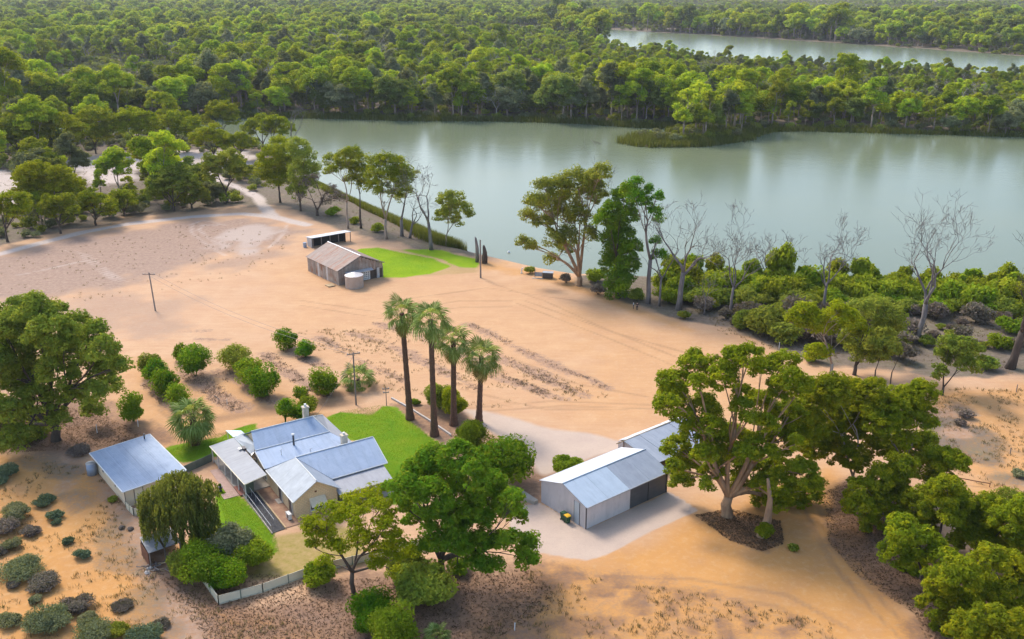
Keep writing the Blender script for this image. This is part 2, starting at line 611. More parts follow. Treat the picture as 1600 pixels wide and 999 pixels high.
M['asphalt'] = plain('asphalt', (0.075, 0.072, 0.072), (0.045, 0.043, 0.043), 7.0, 0.95, bump=0.5, bscale=40)
M['concrete'] = plain('concrete', (0.44, 0.38, 0.31), (0.34, 0.29, 0.23), 1.5, 0.9, bump=0.15)
M['brickpave'] = plain('brickpave', (0.40, 0.17, 0.12), (0.30, 0.13, 0.09), 5.0, 0.9, bump=0.2)
M['pinkpave'] = plain('pinkpave', (0.46, 0.31, 0.25), (0.38, 0.25, 0.20), 2.0, 0.9, bump=0.2)
M['brownpath'] = plain('brownpath', (0.36, 0.22, 0.13), (0.24, 0.13, 0.085), 1.2, 0.9, bump=0.2)
M['chimney'] = plain('chimney', (0.60, 0.52, 0.40), (0.46, 0.38, 0.28), 2.5, 0.9, bump=0.3)
M['metal_dark'] = plain('metal_dark', (0.10, 0.095, 0.095), (0.07, 0.065, 0.065), 3.0, 0.5, 0.5)
M['metal_light'] = plain('metal_light', (0.55, 0.55, 0.54), (0.45, 0.45, 0.44), 3.0, 0.4, 0.5)
M['rust'] = plain('rust', (0.20, 0.085, 0.045), (0.12, 0.055, 0.035), 4.0, 0.9)
M['poly_panel'] = plain('poly_panel', (0.58, 0.72, 0.72), (0.50, 0.66, 0.68), 1.0, 0.35)
M['canvas'] = plain('canvas', (0.76, 0.66, 0.48), (0.66, 0.56, 0.40), 4.0, 0.9)
M['bin_green'] = plain('bin_green', (0.020, 0.075, 0.035), (0.015, 0.060, 0.028), 3.0, 0.5)
M['bin_yellow'] = plain('bin_yellow', (0.75, 0.42, 0.02), (0.68, 0.37, 0.02), 3.0, 0.5)
M['rubber'] = plain('rubber', (0.02, 0.02, 0.02), (0.015, 0.015, 0.015), 3.0, 0.8)
M['white_paint'] = plain('white_paint', (0.75, 0.75, 0.73), (0.66, 0.66, 0.64), 3.0, 0.6)
M['stone_pale'] = plain('stone_pale', (0.55, 0.50, 0.45), (0.42, 0.37, 0.32), 3.0, 0.9, bump=0.4)
M['skin'] = plain('skin', (0.45, 0.27, 0.19), (0.40, 0.24, 0.17), 4.0, 0.6)
M['cloth_black'] = plain('cloth_black', (0.015, 0.015, 0.018), (0.012, 0.012, 0.014), 4.0, 0.9)
M['cloth_white'] = plain('cloth_white', (0.6, 0.6, 0.6), (0.5, 0.5, 0.5), 4.0, 0.9)
M['cloth_grey'] = plain('cloth_grey', (0.10, 0.09, 0.09), (0.07, 0.065, 0.065), 4.0, 0.9)
M['hair'] = plain('hair', (0.03, 0.02, 0.015), (0.02, 0.014, 0.01), 4.0, 0.8)

# ------------------------------------------------------------------ the ground: one sheet with zone weights
def axis_lines(parts):
    out = []
    for a, b, s0, s1 in parts:
        x = a
        while x < b - 1e-6:
            out.append(x)
            f = (x - a) / (b - a)
            x += s0 + (s1 - s0) * f
    out.append(parts[-1][1])
    return np.array(out)


xs_pos = axis_lines([(0, 56, 0.55, 0.55), (56, 150, 0.6, 1.7), (150, 420, 1.2, 10), (420, 1500, 12, 60), (1500, 9000, 80, 900)])
xs = np.concatenate([-xs_pos[:0:-1], xs_pos])
ys = axis_lines([(-1500, 40, 260, 20), (40, 74, 6, 0.6), (74, 140, 0.5, 0.55), (140, 300, 0.6, 1.3), (300, 520, 1.0, 4), (520, 1500, 5, 16), (1500, 4500, 20, 90), (4500, 14000, 120, 900)])
GX, GY = np.meshgrid(xs, ys)
GXf, GYf = GX.ravel(), GY.ravel()
GZ = ground_z(GXf, GYf)

near = (np.abs(GXf) < 330) & (GYf > 40) & (GYf < 520)
NX, NY = GXf[near], GYf[near]
wob = (vnoise(NX, NY, 5.5, 1.1) - 0.5) * 2.0 + (vnoise(NX, NY, 2.1, 7.7) - 0.5) * 1.0


def poly_mask(pts, feather=1.5, wobble=0.6):
    pg = PL(pts)
    m = np.zeros(NX.shape)
    lo = pg.min(0) - feather * 2 - 3
    hi = pg.max(0) + feather * 2 + 3
    k = (NX > lo[0]) & (NX < hi[0]) & (NY > lo[1]) & (NY < hi[1])
    d = sdist(NX[k], NY[k], pg) + wob[k] * wobble
    m[k] = sstep(d, -feather, feather)
    return m


def line_mask(pts, width, feather=0.5, wobble=0.2, world=False):
    ln = np.array(pts) if world else PL(pts)
    m = np.zeros(NX.shape)
    w = width / 2
    lo = ln.min(0) - w - feather - 2
    hi = ln.max(0) + w + feather + 2
    k = (NX > lo[0]) & (NX < hi[0]) & (NY > lo[1]) & (NY < hi[1])
    d = seg_dist(NX[k], NY[k], ln) + wob[k] * wobble
    m[k] = 1 - sstep(d, w - feather, w + feather)
    return m


def zz(o, s):
    return lambda *pts: [(o[0] + x / s, o[1] + y / s) for x, y in pts]


mx = np.maximum
lawn = poly_mask([(497, 664), (512, 650), (532, 643), (580, 648), (598, 633), (620, 636), (640, 656), (662, 676), (692, 700), (700, 740),
                  (660, 780), (610, 790), (585, 735), (560, 690), (520, 684)], 0.35, 0.3)
lawn = mx(lawn, poly_mask([(240, 712), (262, 699), (300, 690), (345, 684), (368, 671), (398, 662), (410, 690), (345, 712), (290, 722)], 0.4, 0.4))
lawn = mx(lawn, poly_mask([(337, 768), (352, 760), (362, 768), (380, 778), (430, 833), (436, 862), (415, 875), (370, 868), (335, 830)], 0.3, 0.25))
lawn_w = poly_mask([(556, 389), (592, 387), (640, 397), (680, 404), (705, 416), (672, 428), (630, 434), (598, 434), (590, 425)], 0.5, 0.4)
lawn_w = mx(lawn_w, poly_mask([(628, 390), (690, 391), (748, 406), (745, 418), (722, 417), (680, 402)], 0.7, 0.6))
yellowgrass = poly_mask([(425, 835), (470, 826), (520, 815), (560, 830), (560, 880), (470, 895), (400, 905), (380, 880)], 0.9, 0.8)
yellowgrass = mx(yellowgrass, poly_mask([(540, 655), (585, 640), (600, 645), (575, 662)], 0.8, 0.6) * 0.9)
yellowgrass = mx(yellowgrass, poly_mask([(560, 388), (700, 390), (750, 405), (745, 425), (600, 437)], 1.0, 0.8) * 0.5)

gravel = poly_mask(zz((780, 630), 3.7)((60, 660), (110, 600), (235, 580), (500, 725), (975, 515), (1060, 560), (1155, 622), (900, 737), (780, 802), (600, 882),
                                       (515, 908), (420, 900), (270, 872), (130, 842), (70, 760)), 0.3, 0.25)
gravel = mx(gravel, 0.9 * poly_mask([(726, 640), (760, 642), (840, 664), (960, 688), (1000, 690), (850, 745), (836, 738), (826, 712), (800, 690), (750, 662)], 1.2, 0.6))

track = line_mask([(-60, 412), (0, 397), (60, 381), (130, 363), (200, 350), (300, 339), (380, 334), (430, 340), (480, 352)], 3.0, 1.0, 0.5)
track = mx(track, line_mask([(425, 339), (410, 322), (402, 308), (385, 299), (352, 285), (322, 268), (290, 255), (240, 245)], 3.2, 1.0, 0.6))
track = mx(track, 0.9 * poly_mask([(100, 252), (130, 243), (215, 240), (250, 246), (226, 262), (210, 285), (150, 292), (120, 275)], 4, 3))
track = mx(track, 0.9 * poly_mask([(-60, 262), (30, 270), (60, 290), (40, 318), (-60, 330)], 4, 3))
track = mx(track, 0.8 * poly_mask([(230, 238), (330, 232), (400, 240), (390, 262), (330, 262), (270, 256)], 4, 3))
for pts in ([(118, 393), (140, 400), (170, 425), (195, 440)], [(100, 391), (125, 398), (155, 423), (182, 441)],
            [(352, 352), (318, 344), (300, 351), (299, 364), (330, 388), (352, 400)], [(340, 352), (316, 352), (311, 360), (330, 376), (350, 384)],
            [(448, 352), (446, 362), (432, 378), (420, 388)], [(410, 352), (412, 366), (402, 384)], [(30, 430), (130, 408), (60, 424)]):
    track = mx(track, 0.52 * line_mask(pts, 0.8, 0.5, 0.25))
track = mx(track, 0.55 * poly_mask([(330, 380), (380, 352), (440, 352), (430, 375), (380, 400)], 4, 4))

mauve = poly_mask([(-250, 470), (-200, 425), (0, 398), (100, 374), (300, 344), (430, 343), (475, 366), (440, 388), (400, 392), (330, 402), (240, 432), (120, 462), (0, 482)], 6, 5)
mauve = mx(mauve, 0.55 * poly_mask([(-200, 470), (0, 480), (160, 450), (300, 470), (260, 520), (100, 520), (-200, 560)], 7, 6))
mauve = mx(mauve, 0.7 * poly_mask([(300, 418), (440, 385), (455, 398), (380, 420)], 4, 3))

mauve = mx(mauve, 0.8 * line_mask([(170, 745), (190, 790), (222, 845), (262, 915), (300, 975), (330, 1020)], 4.2, 1.6, 1.2))
mauve = mx(mauve, 0.7 * poly_mask([(70, 700), (110, 690), (140, 730), (100, 760)], 2, 2))
mauve = mx(mauve, 0.75 * poly_mask([(1440, 640), (1500, 630), (1520, 670), (1470, 700)], 2, 2))
furrow_and_shade = np.zeros(NX.shape)
fz = zz((480, 500), 3.077)
BROWN_STRIPS = []
for pts, w in ((fz((70, 85), (200, 170), (340, 240), (470, 290)), 2.6), (fz((200, 60), (340, 100), (480, 165), (640, 235), (820, 335)), 3.0),
               (fz((320, 15), (520, 70), (700, 140), (860, 235), (1000, 300), (1130, 350), (1240, 385)), 2.4),
               (fz((780, 20), (900, 75), (1040, 150), (1200, 225), (1330, 275), (1430, 325)), 2.4),
               (fz((900, 170), (1020, 225), (1130, 275), (1240, 325), (1340, 365)), 3.0), (fz((880, 275), (1000, 300), (1080, 330), (1130, 350)), 2.5)):
    BROWN_STRIPS.append((pts, w))
    furrow_and_shade = mx(furrow_and_shade, 0.66 * line_mask(pts, w, 1.3, 0.9))
oz = zz((200, 490), 3.636)
for pts, w in ((oz((350, 345), (470, 430), (560, 500), (640, 545)), 4.0), (oz((780, 235), (880, 320), (960, 370), (1040, 420)), 3.0),
               (oz((540, 335), (640, 400), (740, 460), (830, 500)), 3.0), (oz((900, 205), (1000, 255), (1120, 300)), 2.0),
               (oz((120, 400), (200, 480), (260, 540)), 2.6), (oz((1030, 430), (1140, 470)), 2.6), (oz((300, 105), (460, 100)), 1.2), (oz((390, 150), (560, 150)), 1.4)):
    BROWN_STRIPS.append((pts, w))
    furrow_and_shade = mx(furrow_and_shade, 0.72 * line_mask(pts, w, 1.3, 0.9))  # orchard strips: litter and bush shadow painted in as brown bands
brown = np.zeros(NX.shape)
for pts, w in ((oz((500, 600), (700, 570), (870, 545), (1100, 520), (1280, 490)), 3.2), (oz((560, 560), (860, 530)), 1.0), (oz((1050, 480), (1300, 440), (1450, 420)), 4.0)):
    brown = mx(brown, 0.75 * line_mask(pts, w, 1.2, 0.5))
for pts in ([(700, 641), (860, 627), (1020, 633)], [(720, 646), (880, 634), (1040, 640)], [(720, 608), (850, 640), (980, 640)], [(800, 560), (900, 600), (1010, 620)],
            [(760, 440), (850, 470), (960, 520), (1100, 560)], [(620, 470), (760, 450), (900, 470)]):
    brown = mx(brown, 0.6 * line_mask(pts, 0.8, 0.45, 0.15))
for pts in ([(1245, 770), (1268, 820), (1300, 880), (1360, 950), (1420, 1010)], [(1268, 768), (1292, 820), (1326, 880), (1388, 950), (1450, 1010)], [(930, 900), (1080, 905), (1230, 930), (1330, 985)], [(920, 915), (1070, 922), (1215, 948), (1310, 1003)],
            [(236, 655), (262, 680), (300, 700)], [(248, 640), (280, 668), (330, 680), (420, 670)], [(470, 470), (600, 490), (720, 470), (800, 470)], [(470, 478), (600, 499), (720, 480), (800, 479)], [(820, 470), (960, 520), (1060, 560), (1120, 600)], [(808, 474), (946, 527), (1044, 568), (1100, 606)]):
    brown = mx(brown, 0.62 * line_mask(pts, 0.75, 0.45, 0.12))

orange = poly_mask([(-400, 700), (0, 705), (150, 735), (215, 800), (330, 870), (360, 930), (520, 1010), (700, 1100), (-400, 1100)], 2.5, 2.0)
orange = mx(orange, poly_mask([(640, 1100), (760, 960), (850, 880), (925, 872), (1000, 840), (1100, 785), (1210, 765), (1300, 720), (1340, 780), (1400, 900), (1480, 1100)], 3.0, 1.5))
orange = mx(orange, 0.8 * poly_mask([(1420, 610), (1800, 590), (1900, 1000), (1600, 1000), (1500, 760)], 3, 2))
orange = mx(orange, 0.75 * poly_mask([(740, 405), (860, 425), (940, 455), (1010, 482), (1100, 520), (1060, 520), (950, 475), (860, 440), (750, 420)], 2, 1.5))
orange = mx(orange, 0.42 * poly_mask([(860, 470), (1180, 530), (1280, 570), (1270, 720), (1000, 680), (840, 640), (900, 560)], 9, 4))
orange = mx(orange, 0.5 * poly_mask([(180, 560), (420, 590), (560, 640), (640, 620), (640, 680), (400, 720), (240, 720), (170, 680)], 5, 3))
orange = mx(orange, 0.25 * poly_mask([(440, 400), (760, 420), (960, 500), (960, 640), (700, 640), (420, 560)], 10, 5))

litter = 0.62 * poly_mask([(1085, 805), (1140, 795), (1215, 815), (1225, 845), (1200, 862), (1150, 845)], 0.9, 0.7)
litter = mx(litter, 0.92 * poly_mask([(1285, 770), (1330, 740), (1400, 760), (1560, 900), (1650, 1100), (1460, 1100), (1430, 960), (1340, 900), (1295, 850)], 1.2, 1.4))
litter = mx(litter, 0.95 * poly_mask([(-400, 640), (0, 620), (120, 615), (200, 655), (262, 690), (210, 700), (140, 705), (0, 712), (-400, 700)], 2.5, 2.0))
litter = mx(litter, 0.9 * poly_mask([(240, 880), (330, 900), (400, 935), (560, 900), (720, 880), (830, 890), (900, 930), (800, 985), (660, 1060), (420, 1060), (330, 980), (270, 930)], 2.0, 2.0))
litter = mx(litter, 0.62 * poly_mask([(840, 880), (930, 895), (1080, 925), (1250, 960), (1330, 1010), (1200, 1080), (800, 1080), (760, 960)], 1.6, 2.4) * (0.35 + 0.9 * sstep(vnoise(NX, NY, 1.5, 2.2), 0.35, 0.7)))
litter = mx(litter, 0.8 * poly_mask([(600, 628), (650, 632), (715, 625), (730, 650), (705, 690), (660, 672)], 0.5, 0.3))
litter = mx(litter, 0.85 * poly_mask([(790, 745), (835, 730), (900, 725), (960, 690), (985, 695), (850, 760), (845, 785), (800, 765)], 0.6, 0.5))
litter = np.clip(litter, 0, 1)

scrub = 1 - sstep(-sdist(NX, NY, RIVER), 6, 15) if False else np.zeros(NX.shape)
scrub = mx(scrub, poly_mask([(905, 446), (960, 462), (1010, 486), (1100, 506), (1180, 527), (1230, 556), (1290, 575), (1420, 578), (1480, 592), (1560, 580), (1900, 588),
                             (1900, 470), (1600, 455), (1200, 435), (1000, 425), (900, 428)], 1.6, 1.6))
scrub = mx(scrub, poly_mask([(395, 240), (440, 320), (470, 335), (540, 360), (610, 378), (680, 395), (745, 402), (745, 380), (640, 340), (520, 290), (440, 230)], 2.0, 1.5))
scrub = mx(scrub, poly_mask([(-500, 430), (-100, 420), (0, 385), (110, 360), (200, 340), (300, 330), (380, 325), (430, 320), (460, 330), (440, 240), (300, 200), (-500, 190)], 3.0, 3.0))
scrub = mx(scrub, 0.55 * poly_mask([(0, 700), (60, 690), (180, 750), (210, 830), (250, 900), (310, 1000), (240, 1020), (150, 840)], 1.4, 2.2) * sstep(vnoise(NX, NY, 4.0, 5.5), 0.3, 0.6))
scrub = mx(scrub, 0.7 * poly_mask([(1440, 620), (1500, 640), (1600, 700), (1700, 800), (1520, 760), (1450, 690)], 2.5, 2.5) * sstep(vnoise(NX, NY, 3.6, 9.5), 0.3, 0.65))
scrub = mx(scrub, sstep(NY, 330, 420))
scrub = np.clip(scrub, 0, 1)


def full(m, far=0.0):
    a = np.full(GXf.shape, far, np.float32)
    a[near] = m
    return a


ny_, nx_ = GX.shape
ii = np.arange(ny_ * nx_).reshape(ny_, nx_)
quads = np.stack([ii[:-1, :-1], ii[:-1, 1:], ii[1:, 1:], ii[1:, :-1]], -1).reshape(-1, 4)
gme = np_mesh('ground', np.stack([GXf, GYf, GZ], 1), quads, smooth=True)
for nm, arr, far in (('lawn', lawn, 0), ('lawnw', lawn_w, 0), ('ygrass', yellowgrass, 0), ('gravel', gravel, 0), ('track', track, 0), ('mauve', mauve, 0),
                     ('furrow_and_shade', furrow_and_shade, 0), ('brown', brown, 0), ('orange', orange, 0), ('litter', litter, 0), ('scrub', scrub, 1.0)):
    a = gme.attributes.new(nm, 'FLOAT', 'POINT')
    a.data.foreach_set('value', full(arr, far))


def ground_material():
    m, nt, out = new_mat('ground')
    t = NT(nt)
    pos = t.n('ShaderNodeNewGeometry').outputs['Position']
    n_big = t.noise(pos, 0.035, 4, 0.6)
    n_mid = t.noise(pos, 0.22, 5, 0.62)
    n_sm = t.noise(pos, 1.3, 4, 0.65)
    n_fine = t.noise(pos, 3.6, 6, 0.75)
    mp = t.n('ShaderNodeMapping')
    mp.inputs['Rotation'].default_value = (0, 0, R(-32))
    mp.inputs['Scale'].default_value = (0.35, 2.2, 1)
    t.l(pos, mp.inputs[0])
    n_dir = t.noise(mp.outputs[0], 0.5, 5, 0.6)

    def attr(n):
        return t.n('ShaderNodeAttribute', attribute_name=n).outputs['Fac']

    edge = t.math('ADD', t.math('MULTIPLY', t.math('SUBTRACT', n_sm, 0.5), 0.9), t.math('MULTIPLY', t.math('SUBTRACT', n_fine, 0.5), 0.8))

    def mask(n, k=1.0, soft=0.22):
        a = t.math('ADD', attr(n), t.math('MULTIPLY', edge, k))
        # nothing where the weight itself is nil
        return t.math('MULTIPLY', t.rng(a, 0.5 - soft, 0.5 + soft), t.rng(attr(n), 0.02, 0.15))

    col = t.mix(t.rng(n_mid, 0.3, 0.7), (0.55, 0.345, 0.200), (0.48, 0.275, 0.150))
    col = t.mix(t.rng(n_dir, 0.45, 0.75, 0, 0.5), col, (0.59, 0.40, 0.235))
    col = t.mix(t.rng(n_big, 0.4, 0.7, 0, 0.35), col, (0.47, 0.29, 0.19))
    col = t.mix(t.rng(n_fine, 0.54, 0.74, 0, 0.42), col, (0.31, 0.175, 0.095))
    col = t.mix(t.rng(n_sm, 0.55, 0.75, 0, 0.35), col, (0.60, 0.42, 0.265))
    # orange dune sand
    oc = t.mix(t.rng(n_mid, 0.35, 0.65), (0.54, 0.262, 0.072), (0.48, 0.250, 0.100))
    oc = t.mix(t.rng(n_sm, 0.50, 0.75, 0, 0.55), oc, (0.57, 0.36, 0.175))
    oc = t.mix(t.rng(n_fine, 0.58, 0.75, 0, 0.5), oc, (0.24, 0.12, 0.06))
    col = t.mix(t.math('MULTIPLY', t.rng(attr('orange'), 0, 1), t.rng(n_mid, 0.15, 0.5, 0.6, 1.0)), col, oc)
    # dry mauve-grey herbage
    mc = t.mix(t.rng(n_sm, 0.35, 0.65), (0.235, 0.155, 0.118), (0.365, 0.255, 0.188))
    mc = t.mix(t.rng(n_dir, 0.50, 0.70, 0, 0.6), mc, (0.205, 0.14, 0.115))
    mc = t.mix(t.rng(n_fine, 0.48, 0.72, 0, 0.5), mc, (0.43, 0.325, 0.25))
    col = t.mix(t.math('MULTIPLY', mask('mauve', 0.8, 0.45), 0.88), col, mc)
    # wheel-worn brown
    col = t.mix(t.math('MULTIPLY', mask('brown', 0.4, 0.3), 0.8), col, (0.285, 0.165, 0.09))
    # turned soil with dead stubble; orchard strips also hold litter and bush shadow
    fc = t.mix(t.rng(n_fine, 0.42, 0.60), (0.175, 0.105, 0.08), (0.44, 0.28, 0.18))
    col = t.mix(t.math('MULTIPLY', mask('furrow_and_shade', 1.5, 0.16), 0.85), col, fc)
    # scrubby floor
    sc = t.mix(t.rng(n_sm, 0.35, 0.65), (0.105, 0.085, 0.062), (0.185, 0.148, 0.112))
    sc = t.mix(t.rng(n_mid, 0.45, 0.7, 0, 0.55), sc, (0.13, 0.135, 0.07))
    sc = t.mix(t.rng(n_fine, 0.52, 0.75, 0, 0.5), sc, (0.29, 0.235, 0.19))
    col = t.mix(t.math('MULTIPLY', mask('scrub', 0.8, 0.3), 0.93), col, sc)
    # leaf litter
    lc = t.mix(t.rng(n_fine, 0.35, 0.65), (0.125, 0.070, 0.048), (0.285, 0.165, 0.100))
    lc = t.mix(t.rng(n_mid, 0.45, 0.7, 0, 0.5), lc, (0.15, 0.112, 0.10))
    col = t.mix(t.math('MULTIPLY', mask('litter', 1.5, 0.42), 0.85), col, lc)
    # crushed rock
    gc = t.mix(t.rng(n_mid, 0.3, 0.7), (0.53, 0.405, 0.31), (0.46, 0.35, 0.275))
    gc = t.mix(t.rng(n_fine, 0.5, 0.75, 0, 0.4), gc, (0.33, 0.26, 0.22))
    col = t.mix(mask('gravel', 0.25, 0.25), col, gc)
    # pale track
    tcx = t.mix(t.rng(n_sm, 0.35, 0.65), (0.56, 0.47, 0.40), (0.47, 0.38, 0.32))
    col = t.mix(t.math('MULTIPLY', mask('track', 0.4, 0.35), 0.95), col, tcx)
    # straw grass then watered lawn
    yc = t.mix(t.rng(n_sm, 0.35, 0.65), (0.23, 0.20, 0.035), (0.36, 0.255, 0.10))
    col = t.mix(t.math('MULTIPLY', mask('ygrass', 1.0, 0.35), 0.85), col, yc)
    lw = t.mix(t.rng(n_mid, 0.35, 0.65), (0.105, 0.225, 0.006), (0.165, 0.250, 0.006))
    lw = t.mix(t.rng(n_sm, 0.50, 0.75, 0, 0.55), lw, (0.22, 0.25, 0.02))
    lw = t.mix(t.rng(n_mid, 0.58, 0.75, 0, 0.5), lw, (0.27, 0.24, 0.05))
    lw = t.mix(t.rng(n_fine, 0.55, 0.8, 0, 0.35), lw, (0.055, 0.165, 0.006))
    col = t.mix(mask('lawn', 0.9, 0.3), col, lw)
    ww = t.mix(t.rng(n_mid, 0.35, 0.65), (0.235, 0.34, 0.006), (0.175, 0.30, 0.006))
    ww = t.mix(t.rng(n_fine, 0.50, 0.75, 0, 0.4), ww, (0.12, 0.21, 0.006))
    ww = t.mix(t.rng(n_sm, 0.55, 0.78, 0, 0.45), ww, (0.30, 0.30, 0.03))
    col = t.mix(mask('lawnw', 0.9, 0.32), col, ww)
    b = t.n('ShaderNodeBsdfPrincipled')
    t.l(col, b.inputs['Base Color'])
    b.inputs['Roughness'].default_value = 0.95
    b.inputs['Specular IOR Level'].default_value = 0.1
    bp = t.n('ShaderNodeBump')
    bp.inputs['Strength'].default_value = 0.55
    bp.inputs['Distance'].default_value = 0.12
    t.l(t.math('ADD', t.math('MULTIPLY', n_sm, 0.9), t.math('MULTIPLY', n_fine, 0.6)), bp.inputs['Height'])
    t.l(bp.outputs[0], b.inputs['Normal'])
    t.l(b.outputs[0], out.inputs[0])
    return m


ground = link('ground', gme, ground_material())
tag(ground, 'sandy peach and orange open ground with tracks, lawn and scrub', 'ground', kind='structure')


# ------------------------------------------------------------------ water
def water_material():
    m, nt, out = new_mat('river_water')
    t = NT(nt)
    pos = t.n('ShaderNodeNewGeometry').outputs['Position']
    b = t.n('ShaderNodeBsdfPrincipled')
    col = t.mix(t.rng(t.noise(pos, 0.012, 3), 0.3, 0.7), (0.130, 0.160, 0.098), (0.150, 0.170, 0.092))
    t.l(col, b.inputs['Base Color'])
    b.inputs['Roughness'].default_value = 0.2
    b.inputs['IOR'].default_value = 1.33
    b.inputs['Specular IOR Level'].default_value = 0.26
    mp = t.n('ShaderNodeMapping')
    mp.inputs['Scale'].default_value = (1.0, 0.55, 1)
    t.l(pos, mp.inputs[0])
    h = t.math('ADD', t.noise(mp.outputs[0], 1.6, 4, 0.6), t.math('MULTIPLY', t.noise(pos, 0.10, 3), 1.2))
    bp = t.n('ShaderNodeBump')
    bp.inputs['Strength'].default_value = 0.22
    bp.inputs['Distance'].default_value = 0.10
    t.l(h, bp.inputs['Height'])
    t.l(bp.outputs[0], b.inputs['Normal'])
    t.l(b.outputs[0], out.inputs[0])
    return m


wmat = water_material()


def water_sheet(name, poly, grow, label):
    c = poly.mean(0)
    lo, hi = poly.min(0) - grow, poly.max(0) + grow
    me = np_mesh(name, [(lo[0], lo[1], WATER_Z), (hi[0], lo[1], WATER_Z), (hi[0], hi[1], WATER_Z), (lo[0], hi[1], WATER_Z)], [(0, 1, 2, 3)])
    o = link(name, me, wmat)
    return tag(o, label, 'river', kind='structure')


water_sheet('river_water', RIVER, 10, 'wide pale green river behind the cleared yard')
water_sheet('far_river_water', RIVER2, 40, 'thin pale strip of far river beyond the forest')


# ------------------------------------------------------------------ vegetation builders
def rand_unit(rng, n):
    v = rng.normal(size=(n, 3))
    return v / (np.linalg.norm(v, axis=1, keepdims=True) + 1e-9)


def leaves(rng, pos, nrm, L, W, droop=0.0):
    """pointed leaf faces at pos facing nrm"""
    n = len(pos)
    r = rand_unit(rng, n)
    if droop:
        r = r * (1 - droop) + np.array([0, 0, -1.0]) * droop
    a = r - nrm * np.sum(r * nrm, 1, keepdims=True)
    a /= np.linalg.norm(a, axis=1, keepdims=True) + 1e-9
    b = np.cross(nrm, a)
    l = (L * rng.uniform(0.65, 1.35, n))[:, None]
    w = (W * rng.uniform(0.7, 1.3, n))[:, None]
    V = np.empty((n, 3, 3))
    V[:, 0] = pos - a * l * 0.4 + b * w * 0.5
    V[:, 1] = pos - a * l * 0.4 - b * w * 0.5
    V[:, 2] = pos + a * l * 0.6
    return V.reshape(-1, 3), np.arange(n * 3).reshape(n, 3)


def clump_leaves(rng, centers, radii, per, L, W, flat=0.75, dome=0.35, fill=0.55, droop=0.0, spread=0.55):
    """leaves gathered in many small clumps; normals lean outwards from each clump"""
    k = len(centers)
    ci = np.repeat(np.arange(k), per)
    n = len(ci)
    d = rand_unit(rng, n)
    d[:, 2] = d[:, 2] * (1 - dome) + np.abs(d[:, 2]) * dome
    rr = rng.uniform(fill, 1.0, n) ** 0.6
    sc = np.stack([radii, radii, radii * flat], 1)[ci]
    pos = centers[ci] + d * sc * rr[:, None]
    nr = d * (1 - spread) + rand_unit(rng, n) * spread + np.array([0, 0, 0.38])
    nr /= np.linalg.norm(nr, axis=1, keepdims=True) + 1e-9
    V, Fq = leaves(rng, pos, nr, L, W, droop)
    ct = rng.uniform(0, 1, k)
    cv = np.clip(0.55 * ct[ci] + 0.45 * rng.uniform(0, 1, n), 0, 1)
    return V, Fq, cv


def lobe_clumps(rng, lobes, dens, rc):
    """clump centres spread over the shells of the crown's lobes"""
    C, Rr, owner = [], [], []
    for i, lb in enumerate(lobes):
        x, y, z, rx, rz = lb[:5]
        n = max(3, int(dens * (rx * rx * 0.6 + rx * rz * 0.4)))
        d = rand_unit(rng, n)
        d[:, 2] = np.where(d[:, 2] < -0.6, -d[:, 2], d[:, 2])
        q = rng.uniform(0.35, 1.0, n) ** 0.5
        C.append(np.array([x, y, z]) + d * np.array([rx, rx, rz]) * (q * (1 - 0.5 * rc / max(rx, 0.1)))[:, None])
        Rr.append(rc * rng.uniform(0.7, 1.25, n))
        owner += [i] * n
    return np.concatenate(C), np.concatenate(Rr), np.array(owner)


def bez(a, b, c, n):
    return [a * (1 - t) ** 2 + b * 2 * t * (1 - t) + c * t * t for t in np.linspace(0, 1, n)]


